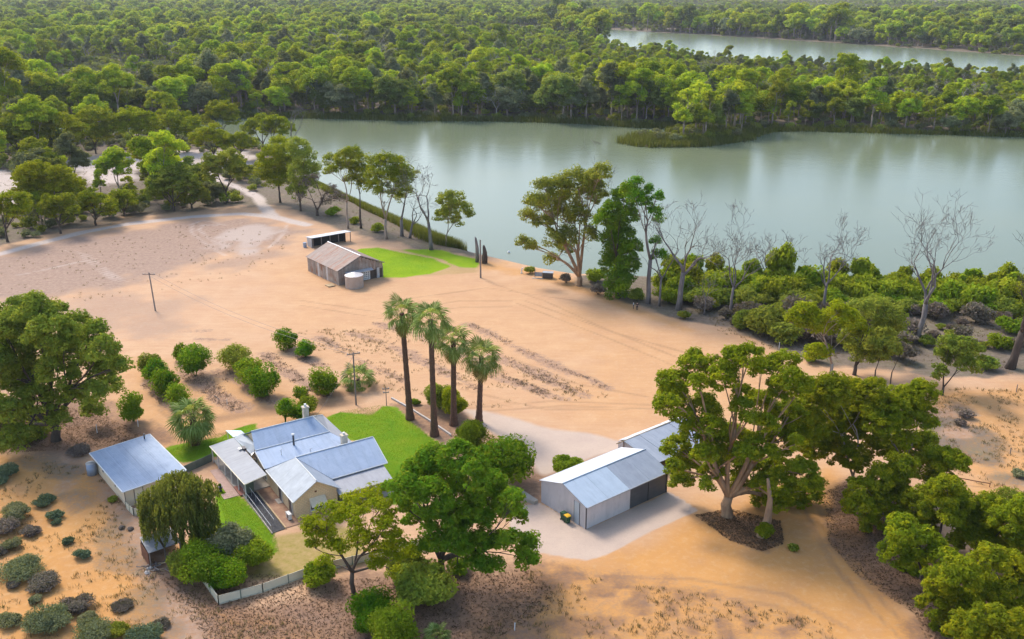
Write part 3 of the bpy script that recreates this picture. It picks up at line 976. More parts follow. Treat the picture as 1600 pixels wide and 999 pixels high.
def limbs(rng, mb, lobes, C, owner, trunk_r, fork, twigs=5, lean=(0, 0), n_side=7, flare=1.5):
    """trunk -> a few main limbs -> a branch to each lobe -> twigs that reach the clumps"""
    L = np.array([[l[0], l[1], l[2]] for l in lobes])
    nl = len(L)
    top = L.mean(0)
    fk = Vector((lean[0], lean[1], fork))
    j = rng.normal(0, 0.12, 3) * trunk_r * 3
    mb.tube([(0, 0, -0.5), (0, 0, 0.15 * fork), Vector((lean[0] * 0.5 + j[0], lean[1] * 0.5 + j[1], fork * 0.55)), fk],
            [trunk_r * flare, trunk_r * 1.12, trunk_r, trunk_r * 0.9], n_side)
    k = max(1, min(7, int(round(nl / 4.0))))
    cen = L[rng.choice(nl, k, replace=False)].copy()
    for _ in range(8):
        a = np.argmin(((L[:, None] - cen[None]) ** 2).sum(2), 1)
        for q in range(k):
            if (a == q).any():
                cen[q] = L[a == q].mean(0)
    for q in range(k):
        mem = np.where(a == q)[0]
        if not len(mem):
            continue
        node = fk + (Vector(cen[q]) - fk) * 0.62
        ln = (node - fk).length
        mid = (fk + node) * 0.5 + Vector((0, 0, 0.10 * ln)) + Vector(rng.normal(0, 0.10, 3)) * ln
        r0 = trunk_r * 0.62 * math.sqrt(len(mem) / nl * k) ** 0.7
        r0 = min(r0, trunk_r * 0.75)
        mpth = bez(fk - Vector((0, 0, 0.1)), mid, node, 6)
        mb.tube(mpth, list(np.linspace(r0, r0 * 0.55, 6)), 7)
        for i in mem:
            tgt = Vector(L[i])
            st = mpth[3 + int(rng.integers(0, 3))]
            ln = (tgt - st).length
            md = (st + tgt) * 0.5 + Vector((0, 0, 0.08 * ln)) + Vector(rng.normal(0, 0.10, 3)) * ln
            rb_ = r0 * rng.uniform(0.30, 0.42)
            pth = bez(st, md, tgt, 5)
            mb.tube(pth, list(np.linspace(rb_, rb_ * 0.4, 5)), 5)
            own = np.where(owner == i)[0]
            pick = own if len(own) <= twigs else rng.choice(own, twigs, replace=False)
            for kk in pick:
                c = Vector(C[kk])
                s = pth[2 + int(rng.integers(0, 3))]
                mdd = (s + c) * 0.5 + Vector(rng.normal(0, 0.05, 3)) * (c - s).length
                mb.tube(bez(s, mdd, c, 4), list(np.linspace(rb_ * 0.40, 0.012 + rb_ * 0.08, 4)), 4, cap=False)


LEAF_N, LEAF_S = 2.3, 1.35


def tree_meshes(seed, lobes, leaf=(0.34, 0.2), per=26, dens=4.0, rc=0.7, trunk_r=0.3, fork=2.5, twigs=5, lean=(0, 0), flat=0.75, dome=0.3, droop=0.0, spread=0.42, side=7):
    rng = np.random.default_rng(seed)
    lobes = [(l[0], l[1], l[2], l[3] * 1.24, l[4] * 1.20) for l in lobes]
    C, Rr, ow = lobe_clumps(rng, lobes, dens * 1.25, rc)
    V, Fq, cv = clump_leaves(rng, C, Rr, int(per * LEAF_N), leaf[0] * LEAF_S, leaf[1] * LEAF_S, flat, dome, 0.5, droop, spread)
    crown = np_mesh('crown', V, Fq, cv)
    mb = MB()
    limbs(rng, mb, lobes, C, ow, trunk_r, fork, twigs, lean, side)
    return mb.mesh('trunk', smooth=True), crown


def put_tree(name, loc, meshes, m_leaf, m_bark, label, cat='tree', group=None, rz=0.0, sc=1.0):
    t = empty(name, loc, rz)
    t.scale = (sc, sc, sc) if not hasattr(sc, '__len__') else sc
    a = link('trunk', meshes[0], m_bark, t)
    b = link('crown', meshes[1], m_leaf, t)
    return tag(t, label, cat, group)


def px_lobes(base, lobes, seed, depth=0.6):
    """crown lobes given as photo circles (x, y, r) -> local metres at the tree's own distance, spread in depth"""
    rng = np.random.default_rng(seed)
    out = []
    for lb in lobes:
        x, y, r = lb[:3]
        dy = lb[3] if len(lb) > 3 else rng.uniform(-1, 1) * depth
        Y = base.y + dy
        z = z_at(y, base.x, Y)
        k = (Y * _c - (z - CAM_H) * _s) / F_PX
        X = (x - 800) * k
        rm = r * k
        out.append((X - base.x, dy, z - base.z, rm, rm * 0.85))
    return out


def photo_tree(name, bx, by, lobes, seed, m_leaf, m_bark, label, depth=1.5, cat='tree', group=None, **kw):
    base = G(bx, by)
    grow = kw.pop('grow', 1.0)
    lb = [(l[0], l[1], l[2], l[3] * grow, l[4] * grow) for l in px_lobes(base, lobes, seed, depth)]
    if 'fork' not in kw:
        kw['fork'] = max(0.6, 0.45 * min(l[2] for l in lb))
    return put_tree(name, base, tree_meshes(seed, lb, **kw), m_leaf, m_bark, label, cat, group)


def random_lobes(rng, H, Rw, n, low=0.5, rl=0.42):
    out = []
    for i in range(n):
        a = 2 * math.pi * (i + rng.uniform(-0.3, 0.3)) / n
        q = Rw * rng.uniform(0.35, 0.72)
        z = H * rng.uniform(low, 0.9)
        r = Rw * rl * rng.uniform(0.8, 1.25)
        out.append((q * math.cos(a), q * math.sin(a), z, r, r * rng.uniform(0.8, 1.1)))
    out.append((0, 0, H * 0.92 - Rw * rl * 0.5, Rw * rl, Rw * rl * 0.75))
    return out


def bush_mesh(seed, r, h, leaf=(0.26, 0.16), n=900, lumps=9, spread=0.55, stems=True, fill=0.5, rough=0.25, dome=0.2):
    """a shrub: overlapping leaf lumps in an uneven dome that starts at the ground, with a few stems"""
    rng = np.random.default_rng(seed)
    d = rand_unit(rng, lumps)
    d[:, 2] = d[:, 2] * 0.9
    C = d * np.array([r * 0.60, r * 0.60, h * 0.32]) * rng.uniform(0.7, 1.05, (lumps, 1)) + np.array([0, 0, h * 0.50])
    C = np.concatenate([C, [[0, 0, h * 0.45]]])
    Rr = np.full(len(C), r * 0.48) * rng.uniform(1 - rough, 1 + rough, len(C))
    V, Fq, cv = clump_leaves(rng, C, Rr, max(4, int(n * 2.4) // len(C)), leaf[0] * 1.25, leaf[1] * 1.35, min(1.1, h / (2 * r) * 1.15), dome, fill, 0.0, spread)
    V[:, 2] = np.maximum(V[:, 2], 0.02)
    if stems:
        mb = MB()
        for k in range(5):
            c = Vector(C[int(rng.integers(0, len(C)))])
            mb.tube([(rng.normal(0, 0.08), rng.normal(0, 0.08), -0.2), c * 0.55, c], [0.06, 0.045, 0.02], 4, cap=False)
        sv = np.array(mb.v)
        sf = np.array([t_ for f_ in mb.f for t_ in ((f_[0], f_[1], f_[2]), (f_[0], f_[2], f_[3]))])
        Fq = np.concatenate([Fq, sf + len(V)])
        V = np.concatenate([V, sv])
        cv = np.concatenate([cv, np.zeros(len(sf))])
    return np_mesh('foliage', V, Fq, cv)


def branch_rec(rng, mb, p, d, L, r, lvl, crook=0.35, up=0.12, min_r=0.018, split=(2, 4), n_side=6):
    """bare branching: a crooked tapering limb that divides"""
    n = 5 if lvl > 1 else 3
    pts, rad = [p], [r]
    q, dd = p.copy(), d.copy()
    for i in range(n):
        dd = (dd + Vector(rng.normal(0, crook * 0.35, 3)) + Vector((0, 0, up * 0.3))).normalized()
        q = q + dd * (L / n)
        pts.append(q.copy())
        rad.append(max(min_r, r * (1 - 0.5 * (i + 1) / n)))
    mb.tube(pts, rad, n_side if lvl > 2 else (4 if lvl == 2 else 3), cap=lvl > 2)
    if lvl <= 0:
        return
    k = int(rng.integers(*split))
    for j in range(k):
        at = int(rng.integers(2, n + 1)) if j else n
        ax = Vector(rand_unit(rng, 1)[0])
        nd = (dd + ax * rng.uniform(0.55, 1.1) + Vector((0, 0, up))).normalized()
        branch_rec(rng, mb, pts[at], nd, L * rng.uniform(0.5, 0.8), max(min_r, rad[at] * rng.uniform(0.55, 0.8)), lvl - 1, crook, up, min_r, split, n_side)


def dead_tree_mesh(seed, H, r, lvl=4, crook=0.35, lean=(0, 0), trunk=0.32, min_r=0.03):
    rng = np.random.default_rng(seed)
    mb = MB()
    base = Vector((0, 0, -0.4))
    tp = Vector((lean[0] * trunk, lean[1] * trunk, H * trunk))
    mb.tube([base, base + (tp - base) * 0.3 + Vector(rng.normal(0, 0.1, 3)) * r, base + (tp - base) * 0.65 + Vector(rng.normal(0, 0.2, 3)) * r, tp],
            [r * 1.5, r * 1.05, r * 0.95, r * 0.85], 8)
    k = int(rng.integers(3, 5))
    a0 = rng.uniform(0, 6.28)
    for j in range(k):
        a = a0 + 2 * math.pi * j / k + rng.normal(0, 0.25)
        tilt = rng.uniform(0.2, 0.75)
        d = Vector((math.cos(a) * tilt + lean[0] / max(H, 1), math.sin(a) * tilt * 0.7, 1)).normalized()
        branch_rec(rng, mb, tp - Vector((0, 0, rng.uniform(0, H * 0.06))), d, H * rng.uniform(0.26, 0.40), r * rng.uniform(0.45, 0.7), lvl - 1, crook, 0.2, min_r)
    return mb.mesh('dead_tree', smooth=True)


# ------------------------------------------------------------------ palms
def frond_mesh(seed, petiole, rad, droop, dead=False):
    """one fan frond: stalk along +X and a split fan that folds and droops at the tips"""
    rng = np.random.default_rng(seed)
    V, Fc, cv = [], [], []
    w = 0.03
    V += [(0, -w, 0), (petiole, -w, 0), (petiole, w, 0), (0, w, 0)]
    Fc.append((0, 1, 2, 3))
    cv.append(0.6)
    n = 17
    for i in range(n):
        a = (i / (n - 1) - 0.5) * R(215)
        l = rad * (1 - 0.22 * abs(i / (n - 1) - 0.5) * 2) * rng.uniform(0.9, 1.08)
        fold = 0.10 * rad * (1 if i % 2 else -1) * 0.3
        ww = rad * 0.06
        ca, sa = math.cos(a), math.sin(a)
        q0 = np.array([petiole, 0, 0.0])
        q1 = np.array([petiole + ca * l * 0.6, sa * l * 0.6, fold - droop * 0.12 * l])
        q2 = np.array([petiole + ca * l * 0.95, sa * l * 0.95, -droop * 0.55 * l - rng.uniform(0, 0.15) * l])
        side = np.array([-sa, ca, 0]) * ww
        b = len(V)
        V += [tuple(q0), tuple(q1 - side), tuple(q1 + side), tuple(q2)]
        Fc.append((b, b + 1, b + 3, b + 2))
        cv.append(rng.uniform(0, 1))
    return np_mesh('frond', np.array(V), np.array(Fc), cv)


FROND = [frond_mesh(900 + i, 1.15, 1.15, 0.55 + 0.25 * i) for i in range(4)]
for f_ in FROND:
    f_.materials.append(M['frond'])
FROND_DEAD = [frond_mesh(950 + i, 0.85, 1.0, 1.5 + 0.3 * i, True) for i in range(2)]
for f_ in FROND_DEAD:
    f_.materials.append(M['frond_dead'])


def make_palm(name, loc, H, r0, label, seed, n_live=46, n_dead=16, size=1.0, group=None, lean=(0, 0), hang=0.0):
    rng = np.random.default_rng(seed)
    t = empty(name, loc)
    mb = MB()
    k = 26
    prof, rad = [], []
    for i in range(k + 1):
        f = i / k
        prof.append((lean[0] * f, lean[1] * f, -0.3 + (H + 0.3) * f))
        base = r0 * (1 + 0.75 * math.exp(-f * 9)) * (1 - 0.18 * f)
        rad.append(base * (1.0 + 0.05 * (1 if i % 2 else -1)) * (1 + rng.uniform(-0.03, 0.03)))
    mb.tube(prof, rad, 10)
    mb.build('trunk', M['palm_trunk'], t)
    top = Vector((lean[0], lean[1], H))
    for i in range(n_live):
        f = (i + 0.5) / n_live
        el = math.asin(max(-1, min(1, 0.97 - (1.45 + hang) * f))) + rng.normal(0, 0.08)
        az = i * 2.39996 + rng.normal(0, 0.15)
        o = link('frond', FROND[int(min(3, f * 4))], None, t)
        s = size * rng.uniform(0.85, 1.1)
        o.scale = (s, s, s)
        o.rotation_euler = (rng.normal(0, 0.25), -el, az)
        o.location = top + Vector((0, 0, -0.35 * size * f))
    for i in range(n_dead):
        az = i * 2.39996 + rng.normal(0, 0.3)
        el = R(-62) + rng.normal(0, 0.14)
        o = link('dead_frond', FROND_DEAD[i % 2], None, t)
        s = size * rng.uniform(0.75, 1.05)
        o.scale = (s, s, s)
        o.rotation_euler = (rng.normal(0, 0.2), -el, az)
        o.location = top + Vector((0, 0, -0.45 * size - 0.5 * size * rng.random()))
    return tag(t, label, 'palm', group)


# ------------------------------------------------------------------ buildings
def sub(parent, name, mat, fn, smooth=False):
    mb = MB()
    fn(mb)
    return mb.build(name, mat, parent, smooth)


# ---- homestead
H0 = P(461.4, 812.6)
house = empty('homestead', (H0[0], H0[1], 0.0), R(33))
tag(house, 'cream stone homestead with several pale blue iron roofs and verandahs', 'house')


def hwall(name, mat, x0, x1, y0, y1, z1):
    return sub(house, name, mat, lambda m: m.box(x0, x1, y0, y1, -0.4, z1))


# walls
w_front = hwall('wall', M['stone'], 0.2, 5.5, 0.2, 9.0, 2.42)
w_mid = hwall('wall', M['render'], 5.5, 12.8, 3.0, 9.3, 2.55)
w_back = hwall('wall', M['render'], 0.25, 11.6, 9.3, 19.9, 2.45)
sub(house, 'gable', M['stone'], lambda m: m.prism([(0.2, 0.2, 2.42), (5.5, 0.2, 2.42), (2.85, 0.2, 4.26)], (0, 6.2, 0)))
sub(house, 'gable', M['render'], lambda m: m.prism([(12.75, 3.0, 2.55), (12.75, 9.3, 2.55), (12.75, 6.5, 4.3)], (-6.5, 0, 0)))
sub(house, 'gable', M['render'], lambda m: m.prism([(0.5, 9.6, 2.45), (0.5, 20.0, 2.45), (0.5, 15.6, 4.8), (0.5, 13.0, 3.38)], (8.0, 0, 0)))


def roof(name, mat, pts, t=0.07):
    return sub(house, name, mat, lambda m: m.slab(pts, t))


roof('roof_slope', M['roof_white'], [(2.85, -0.25, 4.46), (2.85, 6.55, 4.50), (-0.15, 9.05, 2.56), (-0.15, -0.25, 2.52)])  # sun-facing slope, its brightness put into a paler iron colour
roof('roof_slope', M['zinc_grey'], [(2.87, -0.25, 4.46), (5.85, -0.25, 2.55), (5.72, 2.30, 2.66), (2.87, 6.50, 4.50)])
roof('roof_slope', M['roof_blue'], [(5.74, 2.30, 2.70), (13.2, 2.35, 2.72), (13.35, 6.55, 4.52), (2.89, 6.53, 4.52)])
roof('roof_slope', M['roof_blue'], [(2.89, 6.57, 4.52), (13.35, 6.57, 4.52), (13.3, 9.3, 2.72), (-0.12, 9.2, 2.60)])
roof('roof_slope', M['roof_blue'], [(-0.15, 9.35, 2.58), (12.0, 9.35, 2.60), (9.95, 12.88, 3.53), (-0.12, 12.88, 3.53)])
roof('roof_slope', M['roof_blue'], [(-0.12, 12.9, 3.57), (9.93, 12.9, 3.57), (8.8, 15.6, 5.02), (0.4, 15.6, 5.02)])
roof('roof_slope', M['roof_greyu'], [(8.82, 15.6, 5.02), (9.97, 12.88, 3.55), (12.02, 9.4, 2.58), (12.05, 20.3, 2.55)])
roof('roof_slope', M['roof_blue'], [(0.4, 15.64, 5.02), (8.8, 15.64, 5.02), (12.0, 20.35, 2.53), (-0.1, 20.35, 2.53)])
roof('lean_to_roof', M['roof_white'], [(-0.45, 13.2, 2.84), (0.36, 13.9, 3.75), (0.36, 19.0, 3.55), (-0.85, 19.5, 2.80)])
# ridge cappings
for a, b in (((2.85, -0.25, 4.49), (2.85, 6.5, 4.53)), ((2.85, 6.55, 4.55), (13.35, 6.55, 4.55)), ((0.4, 15.6, 5.05), (8.8, 15.6, 5.05)), ((8.8, 15.6, 5.04), (9.96, 12.9, 3.58)),
             ((-0.12, 12.89, 3.58), (9.9, 12.89, 3.58)), ((8.8, 15.6, 5.04), (12.0, 20.3, 2.58))):
    sub(house, 'ridge_cap', M['trim_white'], lambda m: m.tube([a, b], 0.07, 6))
# barge boards and gutters
for a, b in (((-0.17, -0.28, 2.48), (2.85, -0.28, 4.40)), ((2.85, -0.28, 4.40), (5.87, -0.28, 2.50)), ((-0.2, -0.25, 2.48), (-0.2, 9.0, 2.50)), ((5.76, 2.24, 2.64), (13.25, 2.28, 2.66)),
             ((13.28, 2.3, 2.66), (13.40, 6.55, 4.46)), ((-0.2, 9.4, 2.52), (-0.17, 12.9, 3.48))):
    sub(house, 'gutter', M['trim_white'], lambda m: m.tube([a, b], 0.065, 6))
# verandahs
roof('verandah_roof', M['roof_grey'], [(-0.60, 7.55, 2.78), (-0.80, 19.7, 2.76), (-3.95, 19.95, 2.28), (-3.40, 7.45, 2.28)], 0.06)
roof('verandah_roof', M['roof_greyu'], [(5.55, 2.55, 2.52), (5.35, -0.75, 2.08), (12.45, -0.75, 2.08), (12.75, 2.55, 2.52)], 0.06)
for a, b in (((-3.43, 7.42, 2.24), (-3.98, 19.95, 2.24)), ((-3.40, 7.42, 2.26), (-0.60, 7.52, 2.72)), ((5.35, -0.79, 2.04), (12.45, -0.79, 2.04))):
    sub(house, 'fascia', M['cream'], lambda m: m.tube([a, b], 0.07, 4))
for y, x in ((7.7, -3.3), (10.2, -3.42), (12.6, -3.52), (15.0, -3.62), (17.4, -3.72), (19.6, -3.8)):
    sub(house, 'verandah_post', M['trim_white'], lambda m: m.box(x - 0.06, x + 0.06, y - 0.06, y + 0.06, -0.1, 2.24))
for x in (5.9, 8.1, 10.2, 12.2):
    sub(house, 'verandah_post', M['trim_white'], lambda m: m.box(x - 0.06, x + 0.06, -0.66, -0.54, -0.1, 2.06))
sub(house, 'verandah_floor', M['concrete'], lambda m: m.box(-3.7, 0.24, 9.2, 19.9, -0.3, 0.16))
sub(house, 'verandah_floor', M['concrete'], lambda m: m.box(5.52, 12.7, -0.9, 2.98, -0.3, 0.14))
sub(house, 'lattice_screen', M['trim_green'], lambda m: m.box(-3.0, -1.9, 8.9, 8.95, 0.1, 1.5))
# chimneys and flues
ch = sub(house, 'chimney', M['chimney'], lambda m: (m.box(7.75, 8.45, 15.9, 16.55, 4.2, 6.25), m.box(7.66, 8.54, 15.82, 16.63, 6.25, 6.42)))
sub(house, 'chimney_pot', M['trim_white'], lambda m: m.lathe([(0.18, 6.42), (0.15, 6.75), (0.17, 6.78)], 10, (8.1, 16.22, 0)))
sub(house, 'chimney', M['chimney'], lambda m: (m.box(10.0, 10.75, 8.7, 9.3, 2.6, 4.5), m.box(9.92, 10.83, 8.62, 9.38, 4.5, 4.66)))
sub(house, 'chimney_pot', M['trim_white'], lambda m: m.lathe([(0.16, 4.66), (0.14, 4.92), (0.16, 4.95)], 10, (10.38, 9.0, 0)))
fl = sub(house, 'flue', M['metal_dark'], lambda m: m.lathe([(0.13, 3.2), (0.13, 4.75)], 10, (4.75, 12.2, 0)))
sub(fl, 'flue_cap', M['trim_white'], lambda m: m.lathe([(0.13, 4.75), (0.22, 4.78), (0.22, 4.92), (0.05, 5.0)], 10, (4.75, 12.2, 0)))
sub(house, 'vent_pipe', M['metal_light'], lambda m: m.tube([(2.6, 11.0, 2.9), (2.6, 11.0, 3.75), (2.75, 11.0, 3.78)], 0.05, 6))
sub(house, 'vent_pipe', M['metal_light'], lambda m: m.tube([(6.2, 10.3, 2.8), (6.2, 10.3, 3.2), (6.45, 10.3, 3.2)], 0.05, 6))
sub(house, 'hot_water_unit', M['metal_dark'], lambda m: (m.box(-0.95, -0.55, 15.2, 16.1, 2.78, 3.05),))
sub(house, 'satellite_dish', M['metal_light'], lambda m: m.lathe([(0.05, 0.0), (0.28, 0.10), (0.30, 0.13)], 12, (-1.15, 15.9, 2.80)))
sub(house, 'vent_pipe', M['metal_light'], lambda m: m.tube([(-0.62, 13.1, 2.9), (-0.1, 13.5, 3.05)], 0.10, 6))
pp = sub(house, 'skylight_awning', M['poly_panel'], lambda m: m.slab([(-0.55, 20.8, 2.32), (1.0, 20.8, 2.42), (0.95, 22.1, 2.36), (-0.75, 23.5, 2.26)], 0.04))
for x, y in ((-0.6, 23.2), (0.85, 22.0)):
    sub(house, 'awning_post', M['trim_white'], lambda m: m.box(x - 0.04, x + 0.04, y - 0.04, y + 0.04, -0.2, 2.28))
# openings
for y0 in (1.15, 4.55):
    wd = sub(house, 'french_window', M['shutter'], lambda m: m.box(0.10, 0.24, y0, y0 + 1.05, 0.15, 2.15))
    sub(wd, 'pane', M['glass_dark'], lambda m: m.box(0.085, 0.12, y0 + 0.58, y0 + 0.98, 0.3, 2.05))
    sub(wd, 'frame', M['trim_white'], lambda m: m.box(0.06, 0.22, y0 - 0.06, y0 - 0.002, 0.1, 2.2))
    sub(wd, 'door_step', M['concrete'], lambda m: m.box(-0.45, 0.195, y0 - 0.1, y0 + 1.15, -0.1, 0.13))
wn1 = sub(house, 'window', M['trim_white'], lambda m: m.box(2.0, 4.0, 0.12, 0.24, 0.55, 1.95))
sub(wn1, 'pane', M['glass_dark'], lambda m: m.box(2.08, 2.97, 0.10, 0.14, 0.62, 1.88))
sub(wn1, 'pane', M['glass_dark'], lambda m: m.box(3.03, 3.92, 0.10, 0.14, 0.62, 1.88))
sub(wn1, 'sill', M['trim_white'], lambda m: m.box(1.95, 4.05, 0.0, 0.2, 0.45, 0.54))
sub(house, 'window_awning', M['canvas'], lambda m: m.slab([(1.95, 0.18, 2.15), (1.9, -0.75, 1.35), (3.95, -0.75, 1.35), (3.9, 0.18, 2.15)], 0.03))
sub(house, 'gable_vent', M['rust'], lambda m: m.box(2.7, 2.95, 0.15, 0.22, 2.75, 2.95))
for y0 in (10.2, 13.4, 16.8):
    wd = sub(house, 'window', M['trim_white'], lambda m: m.box(0.14, 0.28, y0, y0 + 1.2, 0.5 if y0 != 13.4 else 0.1, 2.1))
    sub(wd, 'pane', M['glass_dark'], lambda m: m.box(0.12, 0.16, y0 + 0.08, y0 + 1.12, 0.6, 2.0))
for x0 in (6.4, 8.6, 10.8):
    wd = sub(house, 'window', M['trim_white'], lambda m: m.box(x0, x0 + 1.1, 2.93, 3.04, 0.4, 2.1))
    sub(wd, 'pane', M['glass_dark'], lambda m: m.box(x0 + 0.08, x0 + 1.02, 2.90, 2.95, 0.48, 2.02))
for yy in (14.8,):
    wd = sub(house, 'window', M['trim_white'], lambda m: m.box(11.56, 11.68, yy, yy + 1.2, 0.8, 2.1))

# ---- paving and ramp by the house (thin sheets and kerbs)
ramp = empty('access_ramp', (H0[0], H0[1], 0), R(33))
tag(ramp, 'dark surfaced access ramp with steel handrails beside the homestead', 'ramp')
sub(ramp, 'ramp_surface', M['asphalt'], lambda m: m.slab([(-3.25, -1.4, 0.06), (-1.75, -1.3, 0.06), (-1.75, 8.8, 0.16), (-3.25, 8.8, 0.16)], 0.3))
sub(ramp, 'kerb', M['concrete'], lambda m: m.slab([(-3.40, -1.5, 0.16), (-3.27, -1.5, 0.16), (-3.27, 8.8, 0.26), (-3.40, 8.8, 0.26)], 0.4))
sub(ramp, 'kerb', M['timber_tan'], lambda m: m.slab([(-1.73, -1.3, 0.22), (-1.58, -1.3, 0.22), (-1.58, 8.8, 0.26), (-1.73, 8.8, 0.26)], 0.4))
for x in (-3.33, -2.55):
    hr = sub(ramp, 'handrail', M['metal_light'], lambda m: m.tube([(x, -1.2 + (x + 3.3) * 1.5, 0.95), (x, 8.6, 1.05)], 0.03, 6))
    for y in np.arange(-0.0 if x > -3 else -1.2, 8.7, 1.6):
        sub(hr, 'baluster', M['metal_light'], lambda m: m.tube([(x, y, 0.05), (x, y, 0.98)], 0.022, 5))
path = sub(None, 'garden_path', M['brownpath'], lambda m: m.box(-1.57, 0.18, -1.2, 9.1, -0.3, 0.075))
path.location = (H0[0], H0[1], 0)
path.rotation_euler = (0, 0, R(33))
tag(path, 'brown paved path along the homestead wall', 'path', kind='structure')
path = sub(None, 'brick_path', M['pinkpave'], lambda m: (m.box(-5.6, -3.72, 9.2, 10.6, -0.3, 0.05), m.box(-4.9, -3.72, 10.61, 17.5, -0.3, 0.045)))
path.location = (H0[0], H0[1], 0)
path.rotation_euler = (0, 0, R(33))
tag(path, 'pink paved path beside the side verandah', 'path', kind='structure')
stp = sub(None, 'brick_landing', M['brickpave'], lambda m: m.box(-3.7, -2.9, 8.82, 11.4, -0.3, 0.2))
stp.location = (H0[0], H0[1], 0)
stp.rotation_euler = (0, 0, R(33))
tag(stp, 'red brick landing at the head of the ramp', 'landing')

_h = Matrix.Translation((H0[0], H0[1], 0)) @ Matrix.Rotation(R(33), 4, 'Z')


def hloc(u, v, z=0.0):
    return _h @ Vector((u, v, z))


ac = empty('air_conditioner', hloc(-0.55, 0.55, 0.07), R(33))
tag(ac, 'pale outdoor air conditioner unit at the corner of the homestead', 'air conditioner')
sub(ac, 'case', M['trim_white'], lambda m: m.box(-0.2, 0.2, -0.45, 0.45, 0.08, 0.78))
sub(ac, 'fan_grille', M['metal_dark'], lambda m: m.tube([(-0.21, -0.1, 0.43), (-0.2, -0.1, 0.43)], 0.27, 14))
sub(ac, 'foot', M['metal_dark'], lambda m: m.box(-0.2, 0.2, -0.40, -0.32, 0, 0.08))
sub(ac, 'foot', M['metal_dark'], lambda m: m.box(-0.2, 0.2, 0.32, 0.40, 0, 0.08))
pot = empty('unidentified_object', G(345, 768) + Vector((0, 0, 0.05)))  # pot shape stands in for a small dark object of unknown kind
tag(pot, 'unidentified small dark upright object on the pink paving, shaped as a pot', 'pot')
sub(pot, 'bowl', M['metal_dark'], lambda m: m.lathe([(0.16, 0), (0.2, 0.05), (0.12, 0.15), (0.27, 0.45), (0.32, 0.6), (0.26, 0.58)], 14))
lk = link('foliage', bush_mesh(77, 0.28, 0.5, (0.1, 0.06), 150, 5, stems=False), M['leaf_citrus'], pot)
lk.location = (0, 0, 0.55)

# ---- outbuilding left of the homestead
S0 = P(197.3, 794.6)
shed = empty('outbuilding', (S0[0], S0[1], 0), R(39))
tag(shed, 'low cream outbuilding with one broad pale blue skillion roof', 'shed')
sub(shed, 'wall', M['cream_shed'], lambda m: m.prism([(0.15, 0.15, -0.5), (7.2, 0.15, -0.5), (7.2, 0.15, 2.62), (0.15, 0.15, 2.32)], (0, 12.0, 0)))
nst = 4
for i in range(nst):                       # the roof is laid in four bays
    a0, a1 = 0 - 0.18 + 7.76 * i / nst, -0.18 + 7.76 * (i + 1) / nst - 0.012
    za, zb = 2.40 + 0.04 * a0, 2.40 + 0.04 * a1
    sub(shed, 'roof_sheet', M['roof_shed'], lambda m: m.slab([(a0, -0.2, za), (a1, -0.2, zb), (a1, 12.6, zb + 0.02), (a0, 12.6, za + 0.02)], 0.05))
for a, b in (((-0.2, -0.24, 2.34), (7.62, -0.24, 2.66)), ((7.63, -0.2, 2.68), (7.63, 12.6, 2.70)), ((-0.22, -0.2, 2.35), (-0.22, 12.6, 2.37)), ((-0.2, 12.64, 2.37), (7.6, 12.64, 2.70))):
    sub(shed, 'gutter', M['trim_white'], lambda m: m.tube([a, b], 0.075, 6))
dr = sub(shed, 'door', M['cream'], lambda m: m.box(1.25, 2.2, 0.09, 0.17, 0.0, 2.05))
for x in (1.17, 2.22):
    sub(dr, 'door_frame', M['timber_grey'], lambda m: m.box(x, x + 0.07, 0.07, 0.17, -0.1, 2.12))
wd = sub(shed, 'window', M['trim_white'], lambda m: m.box(4.6, 6.0, 0.08, 0.17, 1.0, 2.2))
sub(wd, 'pane', M['glass_dark'], lambda m: m.box(4.67, 5.28, 0.06, 0.10, 1.07, 2.13))
sub(wd, 'pane', M['glass_dark'], lambda m: m.box(5.32, 5.93, 0.06, 0.10, 1.07, 2.13))
for y in (3.4, 8.2):
    wd = sub(shed, 'window', M['trim_white'], lambda m: m.box(0.09, 0.17, y, y + 0.6, 1.25, 1.85))
    sub(wd, 'pane', M['glass_dark'], lambda m: m.box(0.07, 0.10, y + 0.06, y + 0.54, 1.31, 1.79))
sub(shed, 'downpipe', M['timber_grey'], lambda m: m.tube([(0.08, 0.08, 2.3), (0.08, 0.08, -0.3)], 0.05, 6))
sub(shed, 'flue', M['metal_dark'], lambda m: m.lathe([(0.09, 2.6), (0.09, 3.35), (0.14, 3.36), (0.14, 3.42)], 8, (6.6, 11.7, 0)))
_sm = Matrix.Translation((S0[0], S0[1], 0)) @ Matrix.Rotation(R(39), 4, 'Z')
tk = empty('small_water_tank', _sm @ Vector((-0.55, 11.3, -0.1)), 0)
tag(tk, 'slim blue-grey corrugated water tank behind the cream outbuilding', 'water tank')
sub(tk, 'tank_body', M['tank_blue'], lambda m: m.lathe([(0.62, 0), (0.62, 1.75)], 18), True)
sub(tk, 'tank_lid', M['metal_light'], lambda m: m.lathe([(0.65, 1.755), (0.4, 1.86), (0.06, 1.93)], 18))

